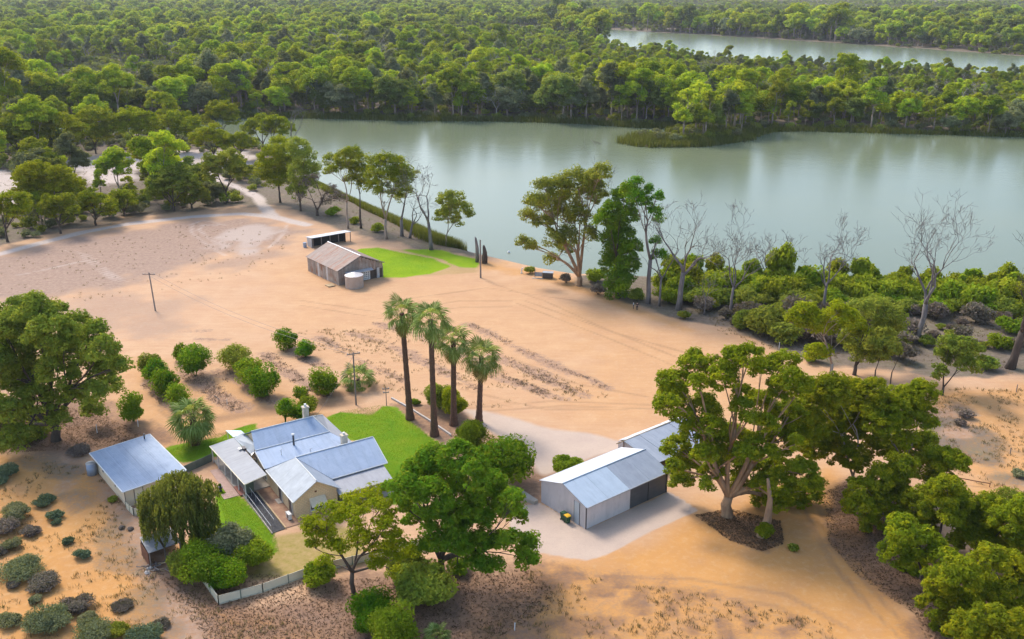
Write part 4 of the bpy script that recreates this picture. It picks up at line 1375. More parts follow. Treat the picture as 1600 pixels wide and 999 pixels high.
# ---- grey steel garage
G0 = P(915.1, 827.3)
gar = empty('steel_garage', (G0[0], G0[1], 0), R(38.8))
tag(gar, 'grey steel farm garage with gable roof and two dark roller doors', 'garage')
L_, W_, EH, RH = 13.7, 7.95, 2.93, 4.22
sub(gar, 'end_wall', M['clad_grey'], lambda m: m.prism([(0, 0, -0.3), (0, W_, -0.3), (0, W_, EH), (0, W_ / 2, RH), (0, 0, EH)], (0.12, 0, 0)))
sub(gar, 'end_wall', M['clad_grey'], lambda m: m.prism([(L_ - 0.12, 0, -0.3), (L_ - 0.12, W_, -0.3), (L_ - 0.12, W_, EH), (L_ - 0.12, W_ / 2, RH), (L_ - 0.12, 0, EH)], (0.12, 0, 0)))
sub(gar, 'side_wall', M['clad_pale'], lambda m: m.box(0.125, 7.2, 0.0, 0.12, -0.3, EH))
sub(gar, 'side_wall', M['clad_grey'], lambda m: m.box(0.125, L_ - 0.125, W_ - 0.12, W_, -0.3, EH))
for x0 in (7.22, 10.42):
    d_ = sub(gar, 'roller_door', M['door_dark'], lambda m: m.box(x0 + 0.03, x0 + 3.12, 0.06, 0.12, -0.1, EH - 0.05))
    sub(gar, 'door_post', M['metal_dark'], lambda m: m.box(x0 + 3.125, x0 + 3.225, -0.01, 0.13, -0.2, EH - 0.02))
sub(gar, 'personnel_door', M['zinc_light'], lambda m: m.box(-0.035, 0.02, 1.12, 1.98, 0, 2.9))
for x in (-0.05,):
    for y in (1.06, 1.985):
        sub(gar, 'door_jamb', M['metal_dark'], lambda m: m.box(x, 0.01, y, y + 0.05, -0.1, 2.95))
sub(gar, 'corner_flashing', M['metal_dark'], lambda m: m.box(-0.03, 0.08, -0.04, 0.06, -0.3, EH - 0.02))
sub(gar, 'corner_flashing', M['metal_dark'], lambda m: m.box(L_ - 0.06, L_ + 0.03, -0.04, 0.06, -0.3, EH - 0.02))
nb = 4
for i in range(nb):
    x0, x1 = -0.12 + (L_ + 0.24) * i / nb, -0.12 + (L_ + 0.24) * (i + 1) / nb - 0.015
    sub(gar, 'roof_sheet', M['zinc_light'] if i < 2 else M['zinc_grey'], lambda m: m.slab([(x0, -0.18, EH + 0.03), (x1, -0.18, EH + 0.03), (x1, W_ / 2, RH + 0.09), (x0, W_ / 2, RH + 0.09)], 0.05))
    sub(gar, 'roof_sheet', M['zinc_white'], lambda m: m.slab([(x0, W_ / 2 + 0.01, RH + 0.09), (x1, W_ / 2 + 0.01, RH + 0.09), (x1, W_ + 0.18, EH + 0.03), (x0, W_ + 0.18, EH + 0.03)], 0.05))  # sun-side slope, glare put into the colour by whiter iron
sub(gar, 'ridge_cap', M['zinc_light'], lambda m: m.tube([(-0.14, W_ / 2, RH + 0.10), (L_ + 0.14, W_ / 2, RH + 0.10)], 0.08, 6))
for y, a in ((-0.22, 0), (W_ + 0.22, 1)):
    sub(gar, 'gutter', M['metal_light'], lambda m: m.tube([(-0.1, y, EH - 0.03), (L_ + 0.1, y, EH - 0.03)], 0.07, 6))
_gm = Matrix.Translation((G0[0], G0[1], 0)) @ Matrix.Rotation(R(38.8), 4, 'Z')


def gloc(u, v, z=0.0):
    return _gm @ Vector((u, v, z))


# ---- wheelie bins
def wheelie(loc, rz, lid_mat, label):
    b = empty('wheelie_bin', loc, rz)
    tag(b, label, 'bin', 'wheelie bins at the garage wall')
    sub(b, 'body', M['bin_green'], lambda m: m._add([(-0.22, -0.26, 0.08), (0.22, -0.26, 0.08), (0.22, 0.22, 0.08), (-0.22, 0.22, 0.08), (-0.29, -0.36, 0.95), (0.29, -0.36, 0.95), (0.29, 0.32, 0.95), (-0.29, 0.32, 0.95)],
                                                   [(3, 2, 1, 0), (4, 5, 6, 7), (0, 1, 5, 4), (1, 2, 6, 5), (2, 3, 7, 6), (3, 0, 4, 7)]))
    sub(b, 'lid', lid_mat, lambda m: m.prism([(-0.31, -0.40, 0.955), (-0.31, 0.34, 0.955), (-0.31, 0.30, 1.04), (-0.31, -0.1, 1.08), (-0.31, -0.36, 1.02)], (0.62, 0, 0)))
    sub(b, 'handle', M['bin_green'], lambda m: m.tube([(-0.26, 0.40, 0.93), (0.26, 0.40, 0.93)], 0.025, 6))
    for x in (-0.24, 0.24):
        sub(b, 'wheel', M['rubber'], lambda m: m.tube([(x - 0.03, 0.24, 0.1), (x + 0.03, 0.24, 0.1)], 0.1, 12))
    return b


wheelie(gloc(-0.62, 3.15), R(128.8 - 180 + 90), M['bin_green'], 'dark green wheelie bin with a closed green lid by the garage')
wheelie(gloc(-0.72, 2.42), R(128.8 - 180 + 84), M['bin_yellow'], 'green wheelie bin with a bright yellow lid by the garage')

# ---- low shed behind the garage
bs = empty('low_shed', gloc(14.6, 3.9), R(38.8))
tag(bs, 'long low grey iron shed half hidden behind the garage and gum', 'shed')
sub(bs, 'end_wall', M['clad_grey'], lambda m: m.prism([(1.5, 0.2, -0.5), (1.5, 7.1, -0.5), (1.5, 7.1, 1.95), (1.5, 5.8, 2.50), (1.5, 0.2, 1.55)], (0.1, 0, 0)))
sub(bs, 'end_wall', M['clad_grey'], lambda m: m.prism([(12.5, 0.2, -0.5), (12.5, 7.1, -0.5), (12.5, 7.1, 1.95), (12.5, 5.8, 2.50), (12.5, 0.2, 1.55)], (0.1, 0, 0)))
sub(bs, 'side_wall', M['clad_pale'], lambda m: m.box(1.61, 12.49, 7.0, 7.1, -0.5, 1.95))
for i in range(4):
    x0, x1 = 1.2 + 11.6 * i / 4, 1.2 + 11.6 * (i + 1) / 4 - 0.02
    k = 0.03 * (i % 2)
    sub(bs, 'roof_sheet', M['zinc_grey'], lambda m: m.slab([(x0, 0.0, 1.62 + k), (x1, 0.0, 1.62 + k), (x1, 5.8, 2.60 + k), (x0, 5.8, 2.60 + k)], 0.05))
    sub(bs, 'roof_sheet', M['zinc_white'], lambda m: m.slab([(x0 + (0.7 if i == 0 else 0), 5.82, 2.60 + k), (x1, 5.82, 2.60 + k), (x1, 7.4, 1.92 + k), (x0 + (0.7 if i == 0 else 0), 7.4, 1.92 + k)], 0.05))  # back slope whiter than the front, sunlit brightness put into its colour
sub(bs, 'ridge_beam', M['timber_tan'], lambda m: m.tube([(-0.1, 5.85, 2.58), (12.9, 5.85, 2.68)], 0.07, 5))
for y, h in ((0.4, 1.55), (3.2, 2.1), (5.8, 2.5)):
    sub(bs, 'post', M['timber_grey'], lambda m: m.box(1.22, 1.36, y, y + 0.14, -0.4, h))

# ---- low concrete ledge between garden and garage
lg = sub(None, 'retaining_ledge', M['concrete'], lambda m: m.slab([(-0.45, 8.0, 0.42), (-0.4, 11.2, 0.45), (-1.6, 12.8, 0.45), (-2.3, 12.6, 0.45), (-1.1, 8.0, 0.42)], 0.9))
lg.location = (G0[0], G0[1], 0)
lg.rotation_euler = (0, 0, R(38.8))
tag(lg, 'low tan concrete ledge beside the garage end wall', 'ledge')

# ---- old wool shed
W0 = P(529.7, 447.1)
wz = gz(W0[0], W0[1])
ws = empty('wool_shed', (W0[0], W0[1], wz), R(38))
tag(ws, 'old gabled wool shed of weathered rusty iron and timber', 'shed')
WU, WV, WE, WR = 10.6, 14.0, 3.2, 5.5
rngw = random.Random(4)
sub(ws, 'wall_frame', M['timber_dark'], lambda m: m.prism([(0.12, 0.12, -0.6), (WU - 0.12, 0.12, -0.6), (WU - 0.12, 0.12, WE - 0.15), (WU / 2, 0.12, WR - 0.25), (0.12, 0.12, WE - 0.15)], (0, WV - 0.24, 0)))
n = 18
for i in range(n):                                            # long wall sheets
    y0, y1 = WV * i / n, WV * (i + 1) / n - 0.02
    o = rngw.uniform(0, 0.05)
    sub(ws, 'wall_sheet', M['rust_wall'] if i not in (11, 6) else M['galv'], lambda m: m.box(-0.0 - o, 0.10, y0, y1, -0.5, WE - rngw.uniform(0.02, 0.1)))
n = 13
for i in range(n):                                            # gable end sheets, the right third is open framing
    x0, x1 = WU * i / n, WU * (i + 1) / n - 0.02
    xm = (x0 + x1) / 2
    top = WE + (WR - WE) * (1 - abs(xm - WU / 2) / (WU / 2)) - 0.18
    low = -0.5 if i < 7 else (1.75 + 0.05 * (i - 7))
    o = rngw.uniform(0, 0.05)
    sub(ws, 'gable_sheet', M['rust_wall'], lambda m: m.box(x0, x1, -0.0 - o, 0.10, low, top))
n = 18
for i in range(n):
    y0, y1 = -0.25 + (WV + 0.5) * i / n, -0.25 + (WV + 0.5) * (i + 1) / n - 0.015
    k = rngw.uniform(0, 0.025)
    sub(ws, 'roof_sheet', M['rust_roof'], lambda m: m.slab([(-0.3, y0, WE - 0.05 + k), (WU / 2, y0, WR + 0.08 + k), (WU / 2, y1, WR + 0.08 + k), (-0.3, y1, WE - 0.05 + k)][::-1], 0.03))
    k = rngw.uniform(0, 0.025)
    sub(ws, 'roof_sheet', M['rust_roof'], lambda m: m.slab([(WU / 2 + 0.01, y0, WR + 0.08 + k), (WU + 0.3, y0, WE - 0.05 + k), (WU + 0.3, y1, WE - 0.05 + k), (WU / 2 + 0.01, y1, WR + 0.08 + k)][::-1], 0.03))
sub(ws, 'ridge_cap', M['galv'], lambda m: m.tube([(WU / 2, -0.3, WR + 0.13), (WU / 2, WV + 0.3, WR + 0.13)], 0.10, 6))
for a, b in (((-0.32, -0.3, WE - 0.06), (WU / 2, -0.3, WR + 0.06)), ((WU / 2, -0.3, WR + 0.06), (WU + 0.32, -0.3, WE - 0.06))):
    sub(ws, 'barge_board', M['timber_grey'], lambda m: m.tube([a, b], 0.10, 4))
for x in (6.0, 7.4, 8.9, 10.45):
    sub(ws, 'post', M['timber_grey'], lambda m: m.box(x, x + 0.16, -0.12, 0.04, -0.5, 2.4))
sub(ws, 'door', M['galv'], lambda m: m.box(9.15, 9.75, -0.08, 0.0, -0.3, 2.2))
lat = sub(ws, 'lattice_panel', M['trim_white'], lambda m: m.box(5.75, 7.35, -0.20, -0.14, 0.1, 2.0))
for i in range(3):
    for j in range(4):
        cx, cz = 6.1 + i * 0.45, 0.4 + j * 0.42
        sub(lat, 'shade_diamond', M['void_shade'], lambda m: m.prism([(cx - 0.13, -0.215, cz), (cx, -0.215, cz - 0.17), (cx + 0.13, -0.215, cz), (cx, -0.215, cz + 0.17)], (0, 0.012, 0)))  # solid dark diamonds on the panel, painted shade in place of holes
sub(ws, 'awning_roof', M['galv'], lambda m: m.slab([(1.5, -0.9, 2.25), (7.9, -0.9, 2.25), (7.9, -0.05, 2.55), (1.5, -0.05, 2.55)], 0.04))
_wm = Matrix.Translation((W0[0], W0[1], wz)) @ Matrix.Rotation(R(38), 4, 'Z')


def wloc(u, v, z=0.0):
    p = _wm @ Vector((u, v, 0))
    return Vector((p.x, p.y, gz(p.x, p.y) + z))


tk = empty('rain_tank', wloc(2.15, -2.75), 0)
tag(tk, 'round tan rainwater tank with pale conical lid at the wool shed', 'water tank')
sub(tk, 'tank_body', M['tank_tan'], lambda m: m.lathe([(1.88, -0.3), (1.88, 0.8), (1.90, 0.83), (1.88, 0.86), (1.88, 1.6), (1.90, 1.63), (1.88, 1.66), (1.88, 2.5), (1.93, 2.52), (1.93, 2.6)], 32))
sub(tk, 'tank_lid', M['tank_lid'], lambda m: m.lathe([(1.94, 2.605), (1.2, 2.85), (0.25, 3.15), (0.05, 3.17)], 32))
pl = empty('timber_platform', wloc(-1.5, 1.0), R(38))
tag(pl, 'low pale timber platform on the sand beside the wool shed', 'platform')
for i in range(6):
    sub(pl, 'plank', M['timber_tan'], lambda m: m.box(-0.8 + i * 0.27, -0.8 + i * 0.27 + 0.25, -0.9, 0.9, 0.12, 0.2))
for y in (-0.7, 0.7):
    sub(pl, 'bearer', M['timber_dark'], lambda m: m.box(-0.8, 0.8, y - 0.06, y + 0.06, -0.1, 0.115))

# ---- long open-fronted shed behind the wool shed
lsp = wloc(9.6, 31.0)
ls = empty('open_fronted_shed', lsp, R(38))
tag(ls, 'long open fronted shed with a white skillion roof', 'shed')
sub(ls, 'roof', M['zinc_white'], lambda m: m.slab([(-0.3, -0.6, 2.55), (10.3, -0.6, 2.55), (10.3, 2.6, 2.25), (-0.3, 2.6, 2.25)], 0.10))
sub(ls, 'back_wall', M['timber_dark'], lambda m: m.box(0.0, 9.0, 2.3, 2.4, -0.5, 2.13))
sub(ls, 'end_wall', M['galv'], lambda m: m.prism([(-0.08, 0.0, -0.5), (-0.08, 2.4, -0.5), (-0.08, 2.4, 2.1), (-0.08, 0.0, 2.35)], (0.08, 0, 0)))
sub(ls, 'end_wall', M['timber_dark'], lambda m: m.prism([(8.92, 0.0, -0.5), (8.92, 2.4, -0.5), (8.92, 2.4, 2.1), (8.92, 0.0, 2.35)], (0.08, 0, 0)))
sub(ls, 'shade_panel', M['void_shade'], lambda m: m.box(0.6, 8.9, 1.2, 1.25, -0.3, 1.9))  # dark sheet standing in for the shaded interior
for x in (0.1, 2.3, 4.6, 6.9, 10.1):
    sub(ls, 'post', M['timber_grey'], lambda m: m.box(x - 0.07, x + 0.07, -0.45, -0.31, -0.5, 2.43))
dm = empty('steel_drum', wloc(8.5, 32.6), 0)
tag(dm, 'blue grey steel drum stacked at the end of the open shed', 'drum')
sub(dm, 'drum_body', M['tank_blue'], lambda m: m.lathe([(0.45, -0.1), (0.45, 0.5), (0.47, 0.52), (0.45, 0.54), (0.45, 1.15), (0.38, 1.15), (0.38, 1.12)], 16))

# ---- little lean-to under the willow with a wood heap
lp = G(254, 872)
lt = empty('woodshed', lp, R(36))
tag(lt, 'small rough woodshed with grey iron roof under the weeping tree', 'shed')
sub(lt, 'roof_sheet', M['roof_grey'], lambda m: m.slab([(-1.6, -1.0, 1.75), (0.0, -1.0, 1.78), (0.0, 2.2, 2.1), (-1.6, 2.2, 2.08)], 0.05))
sub(lt, 'roof_sheet', M['roof_grey'], lambda m: m.slab([(0.25, -1.0, 1.80), (1.9, -1.0, 1.82), (1.9, 2.2, 2.12), (0.25, 2.2, 2.1)], 0.05))
for x in (-1.5, 0.12, 1.8):
    for y, h in ((-0.9, 1.72), (2.0, 2.02)):
        sub(lt, 'post', M['timber_grey'], lambda m: m.tube([(x, y, -0.4), (x, y, h)], 0.08, 6))
sub(lt, 'rusty_panel', M['rust'], lambda m: m.box(-1.68, -1.62, -0.9, 1.9, -0.2, 1.6))
sub(lt, 'back_wall', M['timber_dark'], lambda m: m.box(-1.5, 1.8, 2.05, 2.1, -0.2, 1.95))
hp = empty('wood_heap', G(243, 892))
tag(hp, 'heap of tangled broken timber in front of the woodshed', 'wood heap')
rr = np.random.default_rng(8)
for i in range(26):
    p = Vector((rr.normal(0, 1.0), rr.normal(0, 0.7), rr.uniform(0.05, 0.5)))
    d = Vector((rr.normal(), rr.normal(), rr.normal(0, 0.22))).normalized() * rr.uniform(0.5, 1.3)
    sub(hp, 'log', M['timber_tan'] if i % 3 == 0 else M['timber_grey'], lambda m: m.tube([p - d * 0.5, p + d * 0.5], [rr.uniform(0.04, 0.1), rr.uniform(0.03, 0.08)], 6))
for k, (x, y) in enumerate(((234, 889), (230, 896), (204, 828), (190, 826))):
    b = link('rock', bush_mesh(1, 0.1, 0.1, n=8, lumps=2, stems=False), M['stone_pale']) if False else None
    mb = MB()
    rq = np.random.default_rng(30 + k)
    bm = bmesh.new()
    bmesh.ops.create_icosphere(bm, subdivisions=2, radius=0.32 if k < 2 else 0.4)
    for v in bm.verts:
        v.co *= rq.uniform(0.75, 1.15)
        v.co.z *= 0.6
    me = bpy.data.meshes.new('rock')
    bm.to_mesh(me)
    bm.free()
    o = link('rock', me, M['stone_pale'] if k < 2 else M['timber_dark'])
    o.location = G(x, y) + Vector((0, 0, 0.1))
    tag(o, ('pale stone lying left of the wood heap', 'smaller pale stone just below the wood heap', 'dark stone right of a pair on bare soil', 'dark stone left of a pair on bare soil')[k], 'rock')


# ---- fences
def fence(name, pts, h, label, panel_len=2.4, mat=None, posts=True):
    f = empty(name, (pts[0][0], pts[0][1], 0))
    tag(f, label, 'fence')
    o = Vector((pts[0][0], pts[0][1], 0))
    for a, b in zip(pts[:-1], pts[1:]):
        a, b = Vector((a[0], a[1], 0)), Vector((b[0], b[1], 0))
        n = max(1, round((b - a).length / panel_len))
        d = (b - a).normalized()
        s = Vector((-d.y, d.x, 0)) * 0.02
        for i in range(n):
            p, q = a + (b - a) * (i / n) - o, a + (b - a) * ((i + 1) / n) - o
            zp, zq = gz(p.x + o.x, p.y + o.y), gz(q.x + o.x, q.y + o.y)
            p1, q1 = p + d * 0.05, q - d * 0.05
            sub(f, 'panel', mat or M['cream'], lambda m: m.prism([(p1.x - s.x, p1.y - s.y, zp - 0.1), (q1.x - s.x, q1.y - s.y, zq - 0.1), (q1.x - s.x, q1.y - s.y, zq + h), (p1.x - s.x, p1.y - s.y, zp + h)], (2 * s.x, 2 * s.y, 0)))
            for hz in (0.12, h - 0.04):
                sub(f, 'rail', M['trim_green'] if mat is None else mat, lambda m: m.tube([(p1.x, p1.y, zp + hz), (q1.x, q1.y, zq + hz)], 0.035, 4))
            sub(f, 'post', M['trim_green'], lambda m: m.box(p.x - 0.045, p.x + 0.045, p.y - 0.045, p.y + 0.045, zp - 0.3, zp + h + 0.05))
        sub(f, 'post', M['trim_green'], lambda m: m.box((b - o).x - 0.045, (b - o).x + 0.045, (b - o).y - 0.045, (b - o).y + 0.045, -0.3, gz(b.x, b.y) + h + 0.05))
    return f


fence('garden_fence', [P(305, 893), P(342, 945), P(411, 926), P(490, 897), P(610, 868), P(680, 850)], 1.05, 'cream panel fence with dark posts round the front garden')
fa = [tuple((_sm @ Vector(q))[:2]) for q in ((0.0, -0.1, 0), (0.15, -2.3, 0), (1.35, -2.75, 0), (1.5, -4.6, 0))]
fence('yard_fence', fa, 0.95, 'short cream fence at the front of the outbuilding', 1.4)
fb = [tuple(hloc(-3.9, 20.0))[:2], tuple(hloc(-8.3, 18.4))[:2]]
fence('side_fence', fb, 1.1, 'greenish fence joining the verandah to the outbuilding lawn', 2.2, M['trim_green'])

# garden bed edging by the palms
ed = [P(611, 624), P(640, 640), P(672, 660), P(704, 682)]
eb = empty('bed_edging', (ed[0][0], ed[0][1], 0))
tag(eb, 'pale timber edging along the dark garden bed under the palms', 'edging')
for a, b in zip(ed[:-1], ed[1:]):
    a = Vector(a) - Vector(ed[0])
    b = Vector(b) - Vector(ed[0])
    d = (b - a).normalized() * 0.03
    sub(eb, 'sleeper', M['stone_pale'], lambda m: m.prism([(a.x + d.x, a.y + d.y, -0.2), (b.x - d.x, b.y - d.y, -0.2), (b.x - d.x, b.y - d.y, 0.28), (a.x + d.x, a.y + d.y, 0.28)], (0.12, 0.2, 0)))


# ---- poles
def pole(name, bx, by, ty, label, r=0.13, arms=((0.25, 1.1),), lean=0.0, rz=0.0, mat='timber_grey'):
    b = G(bx, by)
    hgt = z_at(ty, b.x, b.y) - b.z
    t = empty(name, b, rz)
    tag(t, label, 'pole')
    sub(t, 'shaft', M[mat], lambda m: m.tube([(0, 0, -0.5), (lean, 0, hgt)], [r, r * 0.75], 8))
    for dz, w in arms:
        x = lean * (hgt - dz) / hgt
        a = sub(t, 'cross_arm', M[mat], lambda m: m.box(x - w, x + w, -r - 0.10, -r, hgt - dz - 0.07, hgt - dz + 0.07))
        for q in (-w * 0.85, w * 0.85):
            sub(a, 'insulator', M['metal_light'], lambda m: m.lathe([(0.05, 0), (0.06, 0.08), (0.03, 0.16)], 8, (x + q, -r - 0.05, hgt - dz + 0.07)))
    return t


pole('power_pole', 243, 486, 426, 'leaning timber power pole alone on the sandy paddock', 0.15, ((0.3, 1.2),), -0.3)
pole('power_pole', 556.5, 633, 551, 'tall timber power pole behind the homestead beside a low palm', 0.13, ((0.15, 1.0),), 0.0, R(25))
pole('bird_post', 604, 634, 604, 'short double armed timber post at the edge of the lawn', 0.07, ((0.35, 0.5), (0.95, 0.45)), 0.0, R(10))
pole('power_pole', 751, 434, 375, 'tall bare timber pole near the river stumps', 0.2, (), 0.0)


def wire(a, b, sag, label):
    pts = [a + (b - a) * t - Vector((0, 0, sag * 4 * t * (1 - t))) for t in np.linspace(0, 1, 14)]
    o = sub(None, 'power_line', M['metal_dark'], lambda m: m.tube([p - a for p in pts], 0.018, 4))
    o.location = a
    return tag(o, label, 'wire')


_pa, _pb = G(243, 486), G(556.5, 633)
_ta = Vector((_pa.x - 0.3, _pa.y, z_at(428, _pa.x, _pa.y)))
_tb = Vector((_pb.x, _pb.y, z_at(552, _pb.x, _pb.y)))
wire(_ta + Vector((-0.8, 0, 0.1)), _tb + Vector((-0.7, -0.3, 0.1)), 1.6, 'nearer thin wire slung between the two power poles')
wire(_ta + Vector((0.8, 0, 0.1)), _tb + Vector((0.7, 0.3, 0.1)), 1.6, 'farther thin wire slung between the two power poles')
wire(_tb + Vector((0.2, -0.1, 0.0)), hloc(8.9, 15.0, 5.1), 0.5, 'service wire from the power pole down to the homestead roof')

# ------------------------------------------------------------------ palms and citrus
make_palm('fan_palm', G(641, 655), 16.3, 0.42, 'tall fan palm, leftmost of the four by the lawn', 11, 25, 12, lean=(-0.6, 0), size=1.42)
make_palm('fan_palm', G(679, 681), 17.2, 0.42, 'tallest fan palm, second from left, its foot on the lawn', 12, 25, 12, lean=(-0.1, 0.2), size=1.45)
make_palm('fan_palm', G(709, 664), 12.9, 0.42, 'third fan palm from left, rising from the garden bed', 13, 25, 12, lean=(0.2, 0.1), size=1.40)
make_palm('fan_palm', G(748, 660), 10.2, 0.42, 'shortest tall fan palm, rightmost, with its foot behind a bush', 14, 27, 12, lean=(0.5, 0), size=1.5)
make_palm('fan_palm', G(306, 694), 4.2, 0.50, 'squat bushy fan palm with shaggy skirt left of the homestead', 15, 40, 26, 1.6, hang=0.3)
make_palm('fan_palm', G(560, 604), 1.3, 0.35, 'low trunkless young fan palm behind the power pole', 16, 24, 0, 1.45)
make_palm('fan_palm', G(683, 1012), 1.3, 0.2, 'small bright palm whose crown just shows at the bottom edge', 17, 30, 0, 0.75)

oz = zz((200, 490), 3.636)
citrus = [  # base x, base y (photo), radius px, height px, leaf kind, label
    (209, 659, 20, 48, 'leaf_citrus', 'dark citrus bush with a white stake, nearest the big spreading tree'),
    (238, 588, 19, 36, 'leaf_dull', 'olive citrus bush at the top of the leftmost row of three'),
    (247, 604, 20, 40, 'leaf_citrus', 'middle citrus bush of the leftmost row of three'),
    (262, 618, 21, 40, 'leaf_citrus', 'lowest citrus bush of the leftmost row of three'),
    (284, 566, 13, 27, 'leaf_citrus', 'small citrus bush tucked behind the big round dark one'),
    (305, 588, 24, 48, 'leaf_citrus', 'big round dark citrus bush, alone above the squat palm'),
    (279, 636, 17, 36, 'leaf_bright', 'bright citrus bush half hidden behind the squat palm'),
    (369, 577, 22, 36, 'leaf_dull', 'yellowish citrus bush at the top of the middle row'),
    (389, 600, 23, 42, 'leaf_bright', 'bright green citrus bush in the centre of the middle row'),
    (414, 619, 24, 46, 'leaf_citrus', 'dark citrus bush at the lower end of the middle row'),
    (451, 545, 18, 30, 'leaf_citrus', 'rounded citrus bush, left of the uppermost pair'),
    (478, 558, 15, 25, 'leaf_citrus', 'smaller citrus bush, right of the uppermost pair'),
    (505, 616, 23, 40, 'leaf_citrus', 'single round citrus bush left of the power pole'),
    (471, 627, 12, 25, 'leaf_bright', 'small rounded bush above the pair behind the chimney'),
    (447, 660, 16, 40, 'leaf_citrus', 'upright bush left of the homestead chimney'),
    (480, 648, 15, 30, 'leaf_bright', 'round bush right of the homestead chimney'),
    (467, 657, 12, 24, 'leaf_citrus', 'small dark bush directly behind the homestead chimney'),
]
for i, (bx, by, rp, hp_, lf, lab) in enumerate(citrus):
    k = mpp(by)
    r_ = rp * k * 1.22
    h_ = hp_ * k * 1.12
    o = link('citrus_bush', bush_mesh(200 + i, r_, h_, (0.24, 0.15), int(900 * max(0.7, r_ * r_ / 3)), 14, 0.6, rough=0.42, fill=0.35), M[lf])
    o.location = G(bx, by)
    tag(o, lab, 'bush', 'citrus bushes in the orchard')


def stake(bx, by, h, label):
    s = empty('stake', G(bx, by))
    tag(s, label, 'stake')
    sub(s, 'shaft', M['white_paint'], lambda m: m.tube([(0, 0, -0.2), (0.03, 0, h)], 0.045, 6))
    sub(s, 'cap', M['white_paint'], lambda m: m.lathe([(0.06, h), (0.06, h + 0.05), (0.02, h + 0.07)], 8, (0.03, 0, 0)))


stake(216, 667, 1.0, 'white stake in front of the dark citrus bush')
stake(152, 678, 1.3, 'white stake under the edge of the big spreading tree')
stake(355, 634, 1.0, 'white stake in the bare orchard gap above the squat palm')
stake(1217, 545, 1.2, 'white stake at the scrub edge beyond the big gum')
stake(804, 985, 0.8, 'white stake on the litter strewn ground at the bottom edge')
stake(962, 431, 1.2, 'white stake beneath the vine covered river tree')
fallen = empty('fallen_branch', G(340, 622))
tag(fallen, 'pale bare fallen branch lying in the orchard gap', 'branch')
rb = np.random.default_rng(3)
mbf = MB()
branch_rec(rb, mbf, Vector((-0.7, 0.6, 0.1)), Vector((0.8, -0.6, 0.06)).normalized(), 2.2, 0.06, 2, 0.4, 0.0, 0.02)
mbf.build('branch', M['bark_dead'], fallen)

# ------------------------------------------------------------------ the yard's big trees
ez = zz((1000, 520), 2.9375)


def L3(z, *t):
    return [(*z((a, b))[0], c / 2.9375) for a, b, c in t]


# big multi-stemmed gum behind the garage: every puff of foliage where the photo shows one
gum_lobes = L3(ez, (260, 150, 78), (160, 225, 72), (120, 335, 62), (150, 300, 70), (290, 350, 80), (265, 230, 45), (380, 215, 78), (420, 125, 68), (505, 110, 62), (465, 280, 48),
               (560, 165, 60), (660, 140, 68), (690, 220, 70), (745, 255, 58), (640, 260, 60), (555, 320, 66), (640, 370, 60), (500, 400, 40), (640, 500, 74), (590, 560, 50), (720, 510, 40),
               (365, 520, 82), (400, 600, 80), (300, 560, 60), (170, 530, 66), (150, 620, 44), (190, 680, 52), (520, 620, 60), (640, 690, 78), (740, 650, 82), (700, 760, 70), (800, 690, 45), (560, 760, 50), (690, 830, 32), (310, 690, 34),
               (200, 390, 55), (330, 430, 60), (240, 460, 55), (440, 470, 60), (520, 500, 50), (470, 340, 55), (580, 420, 55), (700, 440, 60), (700, 350, 60), (230, 600, 55), (330, 640, 55), (450, 690, 45), (480, 560, 60), (620, 610, 60), (560, 690, 55), (640, 780, 60), (770, 740, 55))
photo_tree('gum_tree', 1136, 806, gum_lobes, 41, M['leaf_gum'], M['bark_orange'], 'big round-tufted gum with orange trunk beside the garage', depth=4.2, grow=0.98,
           leaf=(0.28, 0.155), per=27, dens=7.0, rc=0.64, trunk_r=0.62, fork=2.6, twigs=4, flat=0.85, dome=0.35, side=10)
sb = G(1190, 838)
st2 = empty('gum_stump', sb)
tag(st2, 'thick leaning second trunk in the litter under the big gum', 'trunk')
sub(st2, 'trunk', M['bark_orange'], lambda m: m.tube([(0, 0, -0.4), (0.1, 0, 0.7), (0.55, 0.2, 2.0), (0.7, 0.5, 4.6), (0.3, 0.8, 7.0)], [0.75, 0.6, 0.48, 0.3, 0.16], 9), True)
o = link('sucker_foliage', bush_mesh(52, 1.2, 2.0, (0.24, 0.13), 900, 8), M['leaf_gum'], st2)
o.location = (0.2, -0.5, 0)

